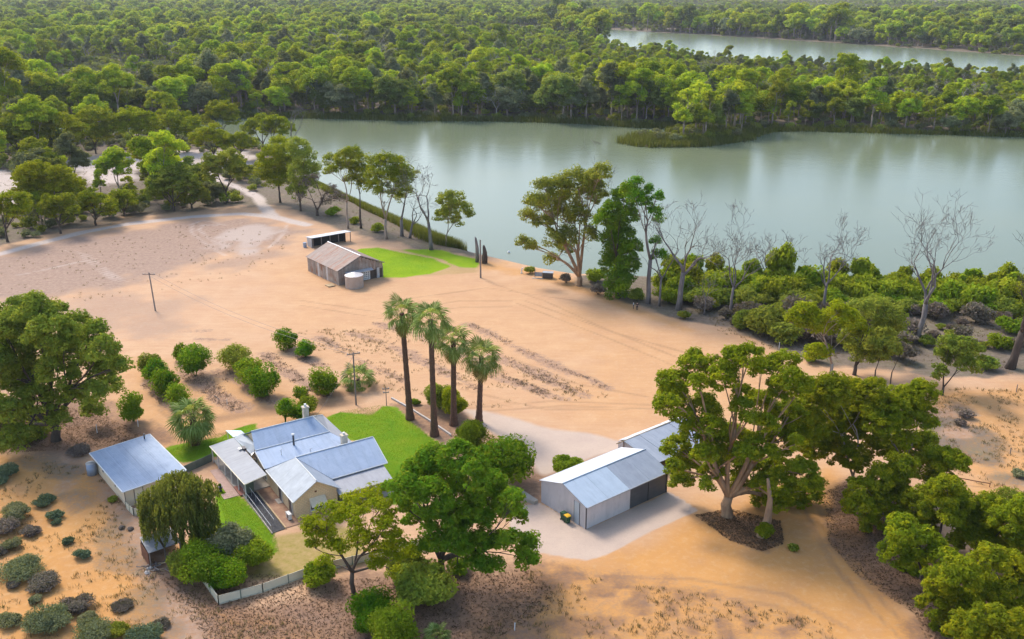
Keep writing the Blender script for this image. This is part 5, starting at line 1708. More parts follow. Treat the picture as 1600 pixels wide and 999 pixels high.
# roadside row on the right
row = [
    (1330, 768, [(1275, 625, 32), (1300, 610, 34), (1262, 665, 36), (1290, 655, 40), (1335, 620, 34), (1350, 640, 36), (1320, 670, 38), (1290, 700, 34), (1330, 715, 30), (1365, 610, 24), (1270, 700, 26)], 'gum nearest the big gum, first of the dark roadside row'),
    (1405, 772, [(1380, 640, 34), (1410, 635, 38), (1440, 615, 26), (1435, 650, 32), (1395, 675, 36), (1420, 700, 32), (1380, 700, 28), (1445, 690, 22), (1375, 660, 30)], 'tall broad roadside gum standing right of the first'),
    (1385, 830, [(1350, 770, 30), (1380, 745, 26), (1410, 730, 28), (1345, 795, 28), (1385, 785, 34), (1400, 760, 28), (1365, 815, 24)], 'low dark gum leaning over the drive edge'),
    (1478, 790, [(1460, 715, 26), (1440, 730, 24), (1485, 725, 28), (1470, 745, 26)], 'short gum with yellow tips near the rusty rail'),
    (1462, 860, [(1430, 790, 28), (1455, 775, 26), (1480, 765, 28), (1500, 785, 26), (1440, 815, 28), (1470, 800, 34)], 'yellow tipped gum in the middle of the roadside row'),
    (1440, 905, [(1410, 830, 30), (1440, 850, 34), (1400, 865, 28), (1470, 870, 30), (1425, 890, 28)], 'gum overhanging the litter beside the drive bend'),
    (1540, 880, [(1510, 810, 34), (1545, 800, 34), (1575, 815, 30), (1520, 845, 36), (1560, 850, 34), (1590, 850, 28)], 'wide pale green gum behind the lower row'),
    (1490, 975, [(1470, 910, 30), (1500, 900, 34), (1460, 945, 30), (1500, 950, 36), (1530, 925, 32), (1480, 980, 30)], 'lowest left gum of the roadside row'),
    (1570, 975, [(1545, 880, 32), (1580, 890, 34), (1560, 930, 36), (1595, 935, 32), (1605, 900, 30)], 'gum at the right edge above the bottom corner'),
    (1560, 1055, [(1515, 985, 34), (1550, 975, 38), (1590, 985, 38), (1530, 1015, 36), (1575, 1020, 36)], 'gum filling the bottom right corner'),
    (1630, 900, [(1610, 800, 34), (1640, 820, 36), (1615, 850, 34)], 'gum cut off by the right edge of the picture'),
]
for i, (bx, by, lb, lab) in enumerate(row):
    photo_tree('gum_tree', bx, by, lb, 60 + i, M['leaf_gum'], M['bark_pale'] if i < 3 else M['bark_dark'], lab, depth=2.6, grow=0.86, group='roadside gums on the right',
               leaf=(0.27, 0.15), per=34, dens=7.6, rc=0.62, trunk_r=0.24, twigs=4, flat=0.9, dome=0.3)
for i, (bx, by, rp, hp_, lf, lab) in enumerate([(1565, 802, 42, 42, 'leaf_dull', 'flat topped dull green shrub right of the rusty rail'), (1500, 665, 9, 10, 'leaf_mauve', 'tiny grey shrub on the dry rise'),
                                               (1508, 655, 14, 14, 'leaf_mauve', 'grey twiggy shrub on the dry rise below a small spreading tree'), (1590, 745, 12, 12, 'leaf_grey', 'small grey shrub at the right edge of the dry rise')]):
    k = mpp(by)
    o = link('shrub', bush_mesh(300 + i, rp * k, hp_ * k, (0.24, 0.14), 1600 if rp > 30 else 300, 12), M[lf])
    o.location = G(bx, by)
    tag(o, lab, 'shrub')

# left giant
bz = zz((0, 450), 3.81)
left_l = [(*bz((a, b))[0], c / 3.81) for a, b, c in ((210, 130, 90), (100, 150, 90), (330, 160, 70), (20, 230, 110), (150, 260, 110), (300, 260, 110), (440, 220, 80), (470, 310, 90), (560, 270, 70), (600, 370, 80),
                                                   (380, 380, 100), (200, 400, 110), (60, 400, 110), (660, 480, 75), (520, 470, 90), (340, 500, 100), (150, 530, 100), (720, 470, 50), (650, 580, 60), (560, 620, 70), (420, 640, 70),
                                                   (230, 660, 90), (60, 600, 110), (560, 720, 60), (360, 780, 60), (150, 790, 90), (40, 740, 90), (220, 880, 70), (80, 900, 80), (-60, 500, 110), (-80, 300, 100), (-60, 760, 110))]
photo_tree('spreading_tree', 88, 690, left_l, 90, M['leaf_dull'], M['bark_dark'], 'huge dull green spreading tree at the left edge', depth=6.0, grow=1.2,
           leaf=(0.34, 0.19), per=30, dens=3.4, rc=1.0, trunk_r=0.6, fork=2.6, twigs=5, flat=0.8, dome=0.3)

# weeping tree beside the outbuilding
def weeping(bx, by, seed, label):
    rng = np.random.default_rng(seed)
    base = G(bx, by)
    t = empty('weeping_tree', base)
    tag(t, label, 'tree')
    k = mpp(by) * 0.93
    V, Fc, CV = [], [], []
    doms = [(0, 0.2, 7.9, 2.6), (-2.4, 0, 6.6, 2.0), (2.3, 0.5, 7.2, 2.0), (0.3, -1.6, 6.6, 2.3), (-0.5, 1.8, 7.0, 2.2), (1.5, -1.0, 5.2, 2.0), (-1.9, -0.9, 5.2, 1.9), (2.9, -0.2, 5.0, 1.5), (-3.2, 0.3, 4.6, 1.2)]
    pos, cvs = [], []
    for d in doms:
        for s_ in range(110):
            a = rng.uniform(0, 6.283)
            q = d[3] * math.sqrt(rng.uniform(0.05, 1))
            x, y = d[0] + q * math.cos(a), d[1] + q * math.sin(a)
            z0 = d[2] + math.sqrt(max(0, 1 - (q / d[3]) ** 2)) * d[3] * 0.6
            ln = rng.uniform(1.2, 3.8) * (0.5 + 0.5 * q / d[3])
            n = int(ln / 0.10)
            f = np.linspace(0, 1, n)
            z = z0 - f * ln
            px = x + np.cumsum(rng.normal(0, 0.02, n)) + 0.12 * f * math.cos(a)
            py = y + np.cumsum(rng.normal(0, 0.02, n)) + 0.12 * f * math.sin(a)
            keep = z > 0.5
            pos.append(np.stack([px + rng.normal(0, 0.08, n), py + rng.normal(0, 0.08, n), z], 1)[keep])
            cvs.append(np.clip(rng.uniform(0, 1) * 0.6 + 0.4 * rng.uniform(0, 1, n), 0, 1)[keep])
    pos = np.concatenate(pos)
    cvs = np.concatenate(cvs)
    nr = rand_unit(rng, len(pos))
    nr[:, 2] *= 0.3
    nr /= np.linalg.norm(nr, axis=1, keepdims=True)
    V, Fq = leaves(rng, pos, nr, 0.42, 0.16, 0.75)
    link('crown', np_mesh('crown', V, Fq, cvs), M['leaf_willow'], t)
    mb = MB()
    limbs(rng, mb, [(d[0], d[1], d[2], d[3], d[3]) for d in doms], np.array([[d[0], d[1], d[2]] for d in doms]), np.arange(len(doms)), 0.35, 2.6, 2)
    link('trunk', mb.mesh('trunk', True), M['bark_dark'], t)
    return t


weeping(288, 862, 95, 'dark weeping tree between the outbuilding and the homestead')

# shade tree and airy tree in the front garden
sz = zz((400, 660), 2.948)


def S3(*t):
    return [(*sz((a, b))[0], c / 2.948) for a, b, c in t]


photo_tree('shade_tree', 690, 906, S3((820, 170, 75), (930, 160, 85), (740, 240, 75), (860, 260, 95), (1000, 240, 85), (1080, 290, 75), (690, 300, 70), (800, 350, 95), (940, 360, 105), (1070, 380, 90), (730, 430, 60),
                                      (860, 460, 90), (1000, 470, 95), (1120, 330, 45), (1190, 360, 55), (1200, 430, 50), (900, 560, 85), (1020, 580, 85), (780, 570, 55), (1100, 540, 50), (1180, 545, 55), (1260, 570, 60), (1240, 630, 50), (1100, 660, 50),
                                      (1010, 650, 50), (930, 660, 45), (620, 290, 40), (670, 380, 40)),
           97, M['leaf_shade'], M['bark_dark'], 'large rich green shade tree in front of the homestead lawn', depth=3.8, leaf=(0.26, 0.17), per=32, dens=5.6, rc=0.75, trunk_r=0.36, fork=2.4, twigs=5, flat=0.8)
photo_tree('airy_tree', 553, 932, S3((430, 380, 60), (520, 350, 60), (340, 430, 60), (560, 420, 65), (440, 450, 60), (280, 490, 55), (330, 530, 55), (600, 480, 55), (480, 540, 60), (580, 560, 60), (640, 540, 50),
                                     (370, 590, 45), (260, 570, 35), (620, 620, 45), (540, 640, 45), (320, 640, 35), (700, 610, 40), (640, 690, 30), (240, 460, 30)),
           98, M['leaf_yellow'], M['bark_dark'], 'airy yellow-green tree with dark forked trunk by the garden fence', depth=2.6, grow=1.12, leaf=(0.22, 0.14), per=26, dens=4.6, rc=0.75, trunk_r=0.24, fork=3.0, twigs=6, flat=0.6)

# shrubs round the house garden
gsh = [
    (322, 905, 34, 62, 'leaf_bright', 'bright green shrub at the left inside corner of the garden fence'),
    (362, 880, 30, 60, 'leaf_grey', 'grey feathery shrub inside the front garden'),
    (395, 885, 26, 46, 'leaf_bright', 'vivid green shrub in the front garden right of the grey one'),
    (352, 918, 30, 46, 'leaf_citrus', 'dark shrub against the corner of the garden fence'),
    (292, 900, 24, 44, 'leaf_dull', 'dull shrub outside the fence below the woodshed'),
    (318, 862, 22, 40, 'leaf_yellow', 'yellow green shrub beneath the weeping tree'),
    (500, 912, 22, 36, 'leaf_bright', 'small vivid shrub growing through the fence by the airy tree'),
    (780, 756, 50, 80, 'leaf_citrus', 'large dark green bush at the foot of the shortest palm'),
    (735, 712, 30, 52, 'leaf_bright', 'bright leafy bush between the palms and the shade tree'),
    (688, 640, 20, 42, 'leaf_dull', 'twiggy bush in the garden bed behind the second palm'),
    (712, 652, 18, 46, 'leaf_yellow', 'yellow green bush hugging the third palm trunk'),
    (650, 632, 7, 9, 'leaf_bright', 'tiny plant in the garden bed beside the left palm'),
    (888, 742, 22, 30, 'leaf_bright', 'bright tufted bush behind the garage roof'),
    (590, 975, 42, 46, 'leaf_citrus', 'dark low shrub on the litter below the airy tree'),
    (622, 1010, 34, 68, 'leaf_river', 'pale green rounded shrub at the bottom edge'),
    (660, 940, 46, 50, 'leaf_dull', 'brownish twiggy shrub left of the shade tree trunk'),
    (640, 905, 30, 44, 'leaf_dull', 'loose shrub behind the fence between the two front trees'),
    (1240, 860, 8, 8, 'leaf_dull', 'tiny seedling on the drive edge'),
]
for i, (bx, by, rp, hp_, lf, lab) in enumerate(gsh):
    k = mpp(by)
    r_, h_ = rp * k * 1.2, hp_ * k * 1.1
    o = link('garden_shrub', bush_mesh(340 + i, r_, h_, (0.34, 0.21) if r_ > 3.2 else (0.22, 0.13), int(min(5200, 420 * max(0.5, r_ * r_ + r_ * h_))), 14, 0.6, rough=0.35, fill=0.35), M[lf])
    o.location = G(bx, by)
    tag(o, lab, 'shrub', 'shrubs about the garden')

# rough-ground shrubs at bottom left
ro = zz((0, 690), 3.233)
rsh = [((45, 185), 48, 45, 'leaf_salt', 'blue-green saltbush mound at the left edge'), ((10, 225), 30, 25, 'leaf_salt', 'small saltbush below the left edge mound'),
       ((225, 318), 44, 30, 'leaf_salt', 'flat blue-green bush, largest of the scattered four'), ((280, 390), 32, 32, 'leaf_salt', 'rounded blue-green bush above a smaller one'),
       ((284, 418), 18, 18, 'leaf_salt', 'tiny blue-green bush touching a larger one'), ((342, 517), 22, 26, 'leaf_salt', 'small blue-green bush alone on orange sand'),
       ((418, 585), 33, 36, 'leaf_salt', 'dense blue-green bush nearest the woodshed'), ((80, 400), 66, 60, 'leaf_grey', 'big grey bush under the left saltbush mound'),
       ((25, 470), 55, 55, 'leaf_mauve', 'mauve twiggy bush at the left edge'), ((65, 545), 40, 40, 'leaf_grey', 'grey bush hanging below the left cluster'),
       ((160, 475), 38, 34, 'leaf_mauve', 'mauve bush right of the left cluster'), ((5, 580), 25, 28, 'leaf_mauve', 'thin mauve bush cut by the left edge'),
       ((125, 672), 84, 62, 'leaf_grey', 'broad grey green bush on the slope'), ((215, 735), 66, 45, 'leaf_mauve', 'dark mauve bush touching the broad grey one'),
       ((70, 738), 26, 26, 'leaf_mauve', 'small mauve bush left of the dark one'), ((40, 925), 52, 40, 'leaf_grey', 'grey bush near the bottom left corner'),
       ((255, 935), 95, 72, 'leaf_grey', 'largest grey bush of the lower cluster'), ((385, 850), 66, 50, 'leaf_mauve', 'mauve bush capping the lower cluster'),
       ((445, 915), 42, 38, 'leaf_grey', 'grey bush at the right of the lower cluster'), ((180, 815), 26, 26, 'leaf_grey', 'little grey bush above the lower cluster'),
       ((480, 1000), 95, 60, 'leaf_grey', 'wide grey bush on the bottom edge'), ((590, 985), 60, 50, 'leaf_dull', 'dull green bush on the bottom edge'),
       ((740, 1010), 75, 60, 'leaf_salt', 'dark blue-green bush on the bottom edge right of two others'), ((815, 930), 36, 25, 'leaf_mauve', 'low mauve tuft in the grey wash'),
       ((610, 840), 45, 18, 'leaf_mauve', 'flat mauve tuft on the orange slope'), ((120, 10), 60, 45, 'leaf_dull', 'dull green shrub under the giant left tree'),
       ((400, 60), 50, 30, 'leaf_mauve', 'low mauve shrub behind the outbuilding tank'), ((570, 300), 20, 16, 'leaf_dull', 'low weed at the foot of the outbuilding wall')]
for i, (q, rp, hp_, lf, lab) in enumerate(rsh):
    (bx, by), = ro(q)
    k = mpp(by)
    r_, h_ = rp / 3.233 * k * 1.38, hp_ / 3.233 * k * 1.25
    o = link('saltbush', bush_mesh(400 + i, r_, h_, (0.17, 0.085), int(min(3600, 900 + 700 * r_ * r_)), 14, 0.75, rough=0.4, fill=0.3), M[lf])
    o.location = G(bx, by)
    tag(o, lab, 'shrub', 'shrubs on the rough slope')

# rusty rail and posts on the right
rl = empty('rusty_rail', G(1496, 755))
tag(rl, 'rusty bent pipe rail behind the roadside gums', 'rail')
e_ = G(1546, 762) - G(1496, 755)
sub(rl, 'rail', M['rust'], lambda m: m.tube([(0, 0, 0.75), (e_.x * 0.5, e_.y * 0.5, 0.62), (e_.x, e_.y, 0.55)], 0.06, 6))
sub(rl, 'upright', M['rust'], lambda m: m.tube([(0, 0, -0.3), (0, 0, 0.85)], 0.06, 6))
sub(rl, 'upright', M['rust'], lambda m: m.tube([(e_.x, e_.y, -0.3), (e_.x, e_.y, 0.62)], 0.06, 6))
for (x, y, ty, lab) in ((1588, 612, 601, 'short timber post beside the sandy track at right'), (1578, 710, 700, 'low timber stump post on the dry rise')):
    pole('fence_post', x, y, ty, lab, 0.08, ())

# ------------------------------------------------------------------ river bank trees
wz4 = zz((400, 200), 3.81)


def W3(*t):
    return [(*wz4((a, b))[0], c / 3.81) for a, b, c in t]


bank = [
    ('bank_tree', 438, 317, W3((140, 110, 60), (90, 170, 65), (190, 170, 65), (60, 250, 60), (140, 240, 70), (210, 230, 55), (100, 310, 60), (180, 310, 50)), 'leaf_yellow', 'bark_dark', 'yellow-green tree beside the bend of the pale track', 3, dict(dens=3.2, rc=1.0, trunk_r=0.3)),
    ('bank_tree', 470, 330, W3((250, 120, 60), (290, 190, 65), (320, 260, 60), (270, 280, 70), (300, 350, 60), (240, 380, 50)), 'leaf_dull', 'bark_dark', 'dark drooping tree behind the yellow-green one at the water', 3, dict(dens=2.8, rc=1.0, trunk_r=0.3)),
    ('bank_tree', 496, 337, W3((290, 330, 30), (350, 300, 30), (440, 380, 45), (480, 420, 45), (420, 440, 35), (260, 420, 35)), 'leaf_mauve', 'bark_dark', 'black limbed sparse tree leaning over the bank', 2.5, dict(dens=1.8, rc=0.9, trunk_r=0.4, per=14, twigs=8)),
    ('bank_tree', 544, 357, W3((450, 200, 45), (440, 260, 40), (500, 230, 40), (530, 170, 45), (580, 160, 50), (560, 230, 45), (620, 190, 40)), 'leaf_gum', 'bark_pale', 'slender gum with airy crown left of the bank pair', 3, dict(dens=3.0, rc=0.85, trunk_r=0.26, per=20, twigs=7)),
    ('bank_tree', 564, 357, W3((600, 240, 50), (640, 280, 50), (590, 310, 40), (650, 340, 40), (560, 300, 30)), 'leaf_gum', 'bark_dark', 'straight dark trunked gum right of the slender one', 3, dict(dens=2.8, rc=0.85, trunk_r=0.28, per=20)),
    ('bank_tree', 604, 373, W3((720, 200, 50), (780, 210, 60), (840, 220, 55), (700, 270, 50), (770, 290, 60), (850, 300, 60), (890, 260, 45), (700, 350, 45), (760, 370, 50), (880, 360, 45), (830, 390, 40)), 'leaf_gum', 'bark_pale', 'broadest gum of the bank group behind the wool shed', 3, dict(dens=2.8, rc=0.95, trunk_r=0.34, per=20, twigs=7)),
    ('bank_tree', 628, 369, W3((900, 300, 40), (940, 280, 35), (910, 380, 40), (860, 420, 40)), 'leaf_dull', 'bark_dead', 'thick grey trunk with sparse leaves beside the dead tree', 2, dict(dens=1.8, rc=0.9, trunk_r=0.42, per=16, twigs=6)),
    ('bank_tree', 697, 384, W3((1130, 430, 50), (1190, 430, 55), (1230, 490, 50), (1160, 500, 55), (1110, 520, 45), (1260, 520, 30), (1190, 560, 40)), 'leaf_dull', 'bark_pale', 'small green tree reaching over the water right of the dead one', 3, dict(dens=3.0, rc=0.8, trunk_r=0.2)),
]
rz5 = zz((800, 220), 3.567)


def R3(*t):
    return [(*rz5((a, b))[0], c / 3.567) for a, b, c in t]


bank += [
    ('river_gum', 905, 446, R3((350, 220, 70), (270, 270, 70), (180, 270, 55), (430, 220, 60), (130, 350, 60), (200, 370, 60), (320, 330, 70), (420, 310, 60), (90, 430, 45), (170, 470, 55), (270, 430, 65), (370, 420, 60), (60, 560, 35),
                               (110, 590, 35), (230, 560, 55), (320, 530, 55), (220, 660, 35), (430, 520, 45), (480, 280, 55), (500, 180, 50), (300, 600, 40)), 'leaf_dull', 'bark_orange', 'big spreading river gum on the bank by the pump box', 5, dict(dens=2.6, rc=1.1, trunk_r=0.6, per=22, twigs=7, leaf=(0.40, 0.2))),
    ('vine_tree', 966, 466, R3((560, 400, 60), (520, 460, 55), (590, 480, 65), (640, 430, 60), (620, 540, 65), (550, 560, 60), (600, 620, 70), (660, 600, 60), (580, 700, 70), (640, 700, 60), (600, 780, 70), (620, 330, 60), (660, 280, 50), (590, 850, 60)), 'leaf_citrus', 'bark_dark', 'dark green vine smothered tree right of the river gum', 4, dict(dens=3.2, rc=1.0, trunk_r=0.4, per=26, leaf=(0.36, 0.2))),
    ('river_gum', 1013, 474, R3((760, 280, 35), (800, 310, 35), (790, 400, 40), (740, 340, 35), (820, 440, 25), (700, 240, 35), (690, 320, 40), (800, 560, 30), (820, 640, 40)), 'leaf_citrus', 'bark_dead', 'tall thin river gum with grey bare trunk and few leaf tufts', 3, dict(dens=3.0, rc=0.9, trunk_r=0.42, per=24, twigs=6, fork=9.0)),
]
tz = zz((1050, 380), 2.909)


def T3(*t):
    return [(*tz((a, b))[0], c / 2.909) for a, b, c in t]


bank += [
    ('scrub_tree', 1297, 596, T3((600, 320, 50), (560, 350, 42), (660, 360, 50), (750, 320, 48), (800, 340, 48), (720, 380, 50), (840, 380, 40), (620, 380, 40), (680, 500, 40), (640, 500, 35)), 'leaf_yellow', 'bark_pale', 'umbrella shaped yellow-green tree at the edge of the river scrub', 3, dict(dens=4.6, rc=0.8, trunk_r=0.28, per=26, fork=3.0)),
    ('scrub_tree', 1335, 585, T3((860, 300, 50), (920, 300, 55), (990, 330, 55), (1010, 380, 45), (900, 370, 55), (830, 430, 50), (860, 500, 50), (960, 400, 45)), 'leaf_dull', 'bark_dark', 'broad dark olive tree behind the umbrella shaped one', 4, dict(dens=3.4, rc=0.9, trunk_r=0.3)),
    ('scrub_tree', 1365, 601, T3((960, 430, 45), (920, 470, 40), (990, 480, 42), (950, 520, 40)), 'leaf_dull', 'bark_dark', 'thin stemmed small tree beside the sandy track', 2, dict(dens=4.2, rc=0.7, trunk_r=0.12, fork=2.6)),
    ('scrub_tree', 1390, 608, T3((1040, 470, 25), (1090, 440, 25), (1060, 430, 22)), 'leaf_mauve', 'bark_dark', 'spindly leaning sapling with few brown leaves', 2, dict(dens=3.0, rc=0.5, trunk_r=0.10, fork=3.0, per=14)),
    ('scrub_tree', 1472, 618, T3((1260, 460, 42), (1320, 470, 48), (1370, 510, 45), (1280, 520, 45), (1350, 560, 45), (1215, 580, 30), (1230, 500, 35), (1200, 610, 18)), 'leaf_dull', 'bark_dark', 'low spreading tree alone beside the sandy track', 2.5, dict(dens=4.4, rc=0.7, trunk_r=0.2, fork=1.4)),
]
for i, (nm, bx, by, lb, lf, bk, lab, dep, kw) in enumerate(bank):
    k2 = dict(leaf=(0.34, 0.18), per=24, flat=0.95, grow=1.15, droop=0.3)
    k2.update(kw)
    photo_tree(nm, bx, by, lb, 120 + i, M[lf], M[bk], lab, depth=dep, group='trees along the near bank', **k2)



def puff(cx, cy, rx, ry, n, seed):
    """an umbrella of n photo circles filling an uneven crown outline"""
    rng = np.random.default_rng(seed)
    out = []
    for k in range(n):
        a = math.pi * (-0.12 + 1.24 * (k + rng.uniform(0.1, 0.9)) / n)
        q = rng.uniform(0.45, 0.78)
        out.append((cx + rx * q * math.cos(a), cy + ry * 0.22 - ry * q * math.sin(a), rx * rng.uniform(0.26, 0.36)))
    for k in range(4):
        out.append((cx + rx * rng.uniform(-0.5, 0.5), cy + ry * rng.uniform(-0.3, 0.55), rx * rng.uniform(0.28, 0.38)))
    return out


woods = [  # base x, base y, crown centre, half width, half height, leaf, label
    (60, 345, 72, 285, 62, 34, 'leaf_yellow', 'wide flat topped yellow-green tree in front of the pale clearing'),
    (12, 378, 18, 322, 36, 34, 'leaf_yellow', 'yellow-green tree cut by the left edge above the track'),
    (95, 365, 92, 322, 34, 34, 'leaf_gum', 'leafy tree just above the track, right of the left edge tree'),
    (150, 352, 150, 318, 36, 30, 'leaf_gum', 'bushy olive tree above the middle of the track'),
    (195, 338, 192, 312, 28, 24, 'leaf_gum', 'smaller olive tree right of the bushy one above the track'),
    (272, 330, 270, 288, 50, 42, 'leaf_dull', 'big brownish olive tree beside the track near its bend'),
    (300, 326, 302, 302, 28, 24, 'leaf_dull', 'low dull tree leaning against the big brownish one'),
    (355, 318, 352, 262, 44, 36, 'leaf_dull', 'dark crooked tree at the fork of the pale track'),
    (234, 268, 236, 236, 38, 24, 'leaf_yellow', 'bright yellow flat topped tree beyond the pale clearing'),
    (335, 252, 330, 215, 34, 26, 'leaf_yellow', 'yellow-green tree between the clearing and the water'),
    (375, 250, 372, 222, 26, 20, 'leaf_yellow', 'small yellow tree at the right of the clearing'),
    (412, 236, 405, 200, 30, 28, 'leaf_gum', 'olive tree at the left end of the open water'),
    (432, 246, 432, 196, 28, 30, 'leaf_gum', 'taller olive tree beside the bare grey trunk'),
    (280, 238, 276, 198, 40, 30, 'leaf_gum', 'broad olive tree behind the yellow flat topped one'),
    (215, 240, 210, 190, 40, 32, 'leaf_yellow', 'broad yellow-green tree left of the broad olive one'),
    (150, 240, 148, 195, 44, 34, 'leaf_gum', 'broad leafy tree above the pale clearing'),
    (90, 246, 92, 200, 44, 34, 'leaf_yellow', 'yellow-green tree above the left end of the clearing'),
    (30, 250, 28, 205, 46, 36, 'leaf_gum', 'dark olive tree at the left edge of the woods'),
    (10, 215, 12, 165, 34, 36, 'leaf_bright', 'rich green tree high on the left edge'),
    (130, 190, 130, 148, 26, 24, 'leaf_bright', 'single rich green tree among the grey scrub'),
    (345, 205, 345, 180, 32, 26, 'leaf_gum', 'olive tree behind the clearing close to the inlet'),
    (60, 232, 62, 222, 24, 20, 'leaf_bright', 'low rich green bush tree at the clearing edge'),
]
for i, (bx, by, cx, cy, rx, ry, lf, lab) in enumerate(woods):
    photo_tree('wood_tree', bx, by, puff(cx, cy, rx, ry, 11, 2000 + i), 2100 + i, M[lf], M['bark_dark'], lab, depth=rx * mpp(by) * 0.5, group='big trees of the left woods',
               leaf=(0.46, 0.26), per=20, dens=1.5, rc=1.1, trunk_r=0.28, flat=0.7, dome=0.35, twigs=3)

dead = [  # base, top row, trunk radius, levels, lean, label
    (674, 390, 255, 0.42, 5, (-1.5, 0), 'tall grey dead tree with forked limbs behind the wool shed'),
    (640, 372, 300, 0.30, 4, (2.5, 0), 'leaning dead limb tree left of the tall grey dead tree'),
    (1060, 484, 298, 0.50, 5, (1.5, 0), 'tallest pale dead tree on the right bank'),
    (1030, 478, 330, 0.22, 4, (0.3, 0), 'thin bare dead stem beside the tallest dead tree'),
    (1140, 496, 345, 0.26, 5, (0.8, 0), 'slender pale dead tree with brushy top, second to the right'),
    (1200, 455, 365, 0.20, 4, (0.4, 0), 'small thin dead tree close to the water'),
    (1285, 490, 340, 0.26, 5, (0.6, 0), 'many stemmed grey dead tree above the umbrella tree'),
    (1432, 535, 342, 0.48, 5, (1.8, 0), 'big twisted dead tree standing behind the sandy track'),
    (1578, 574, 395, 0.62, 5, (2.8, 0), 'massive dark dead trunk at the right edge'),
    (958, 450, 245, 0.20, 4, (0.5, 0), 'dead spire rising through the vine smothered tree'),
    (457, 268, 150, 0.40, 4, (0.6, 0), 'bare grey trunk standing at the left end of the water'),
    (1100, 492, 420, 0.12, 3, (0.4, 0), 'short bare dead stick between two dead trees'),
]
for i, (bx, by, ty, r_, lv, ln, lab) in enumerate(dead):
    b = G(bx, by)
    hgt = z_at(ty, b.x, b.y) - b.z
    o = link('dead_tree', dead_tree_mesh(500 + i, hgt * 0.95, r_ * 1.0, lv + 1, 0.55, ln, 0.34, 0.02), M['bark_dead'] if i != 8 else M['bark_dark'])
    o.location = b
    tag(o, lab, 'dead tree', 'dead trees by the water')
b = G(1587, 574)

# broken stumps, pump box and odd things on the bank
for k, (x, y, ty, w, lab) in enumerate(((745.5, 409, 370, 0.42, 'taller hollow dead stump leaning at the waterline'), (757, 411, 383, 0.55, 'shorter dark lumpy stump at the waterline'))):
    b = G(x, y)
    hgt = z_at(ty, b.x, b.y) - b.z
    o = sub(None, 'stump', M['bark_dead'] if k == 0 else M['bark_dark'], lambda m: m.tube([(0, 0, -0.6), (0.05, 0, hgt * 0.3), (0.0 if k == 0 else 0.1, 0, hgt * 0.6), (-0.25 if k == 0 else -0.1, 0, hgt * 0.92), (-0.4 if k == 0 else -0.15, 0.1, hgt)],
                                                                                        [w * 1.1, w * (1.0 if k == 0 else 1.25), w * 0.9, w * 0.55, 0.06], 9), True)
    o.location = b
    tag(o, lab, 'stump')
pb = empty('pump_box', G(850, 434), R(-12))
tag(pb, 'dark grey pump box with frame at the water edge', 'pump box')
sub(pb, 'cabinet', M['metal_dark'], lambda m: m.box(-0.2, 1.9, -0.5, 0.6, -0.2, 1.25))
sub(pb, 'lid', M['zinc_grey'], lambda m: m.box(-0.3, 2.0, -0.6, 0.7, 1.253, 1.32))
sub(pb, 'mesh_panel', M['zinc_grey'], lambda m: m.box(-1.9, -0.3, -0.42, -0.38, 0.35, 1.3))
for x in (-1.95, -0.35):
    sub(pb, 'post', M['timber_grey'], lambda m: m.box(x, x + 0.1, -0.46, -0.34, -0.2, 1.9 if x < -1 else 1.35))
sub(pb, 'slab', M['concrete'], lambda m: m.box(-2.4, 0.0, -1.1, -0.5, -0.2, 0.06))
sp_ = empty('standpipe', G(815, 427))
tag(sp_, 'white bent standpipe on the bank', 'pipe')
sub(sp_, 'riser', M['white_paint'], lambda m: m.tube([(0, 0, -0.2), (0, 0, 0.9), (0.12, 0, 1.15), (0.35, 0, 1.1)], 0.12, 8))
sub(sp_, 'base', M['concrete'], lambda m: m.box(-0.3, 0.3, -0.3, 0.3, -0.2, 0.08))
by_ = P(795, 395, WATER_Z)
bu = sub(None, 'buoy', M['white_paint'], lambda m: m.lathe([(0.05, -0.25), (0.30, -0.1), (0.36, 0.1), (0.26, 0.3), (0.08, 0.40), (0.08, 0.5)], 14), True)
bu.location = by_
tag(bu, 'small white buoy floating on the river', 'buoy')
sn = P(940, 226, WATER_Z)
so = empty('river_snag', sn)
tag(so, 'dead branch sticking out of the river near the island', 'snag')
mbs = MB()
branch_rec(np.random.default_rng(6), mbs, Vector((2.5, 0, -0.8)), Vector((-0.9, 0, 0.42)), 5.5, 0.2, 2, 0.4, 0.1, 0.05)
mbs.build('branch', M['bark_dark'], so)

# ------------------------------------------------------------------ riverside shrubs and saplings
rngs = np.random.default_rng(21)
SH = {}
for kind, lf, n, sp in (('sapling', 'leaf_river', 850, 0.6), ('green_shrub', 'leaf_river', 800, 0.6), ('olive_shrub', 'leaf_dull', 900, 0.6), ('grey_shrub', 'leaf_mauve', 800, 0.8)):
    for v in range(3):
        r0, h0 = (1.0, 3.4) if kind == 'sapling' else (1.6, 2.0)
        me = bush_mesh(600 + len(SH), r0, h0, (0.30, 0.15), n, 12, sp, rough=0.4, fill=0.3)
        me.materials.append(M[lf])
        SH[(kind, v)] = me


def put_shrub(kind, loc, s, label, group, hs=1.0):
    o = link(kind, SH[(kind, int(rngs.integers(0, 3)))])
    o.location = loc
    o.rotation_euler = (0, 0, rngs.uniform(0, 6.28))
    o.scale = (s, s, s * hs)
    return tag(o, label, 'shrub', group)


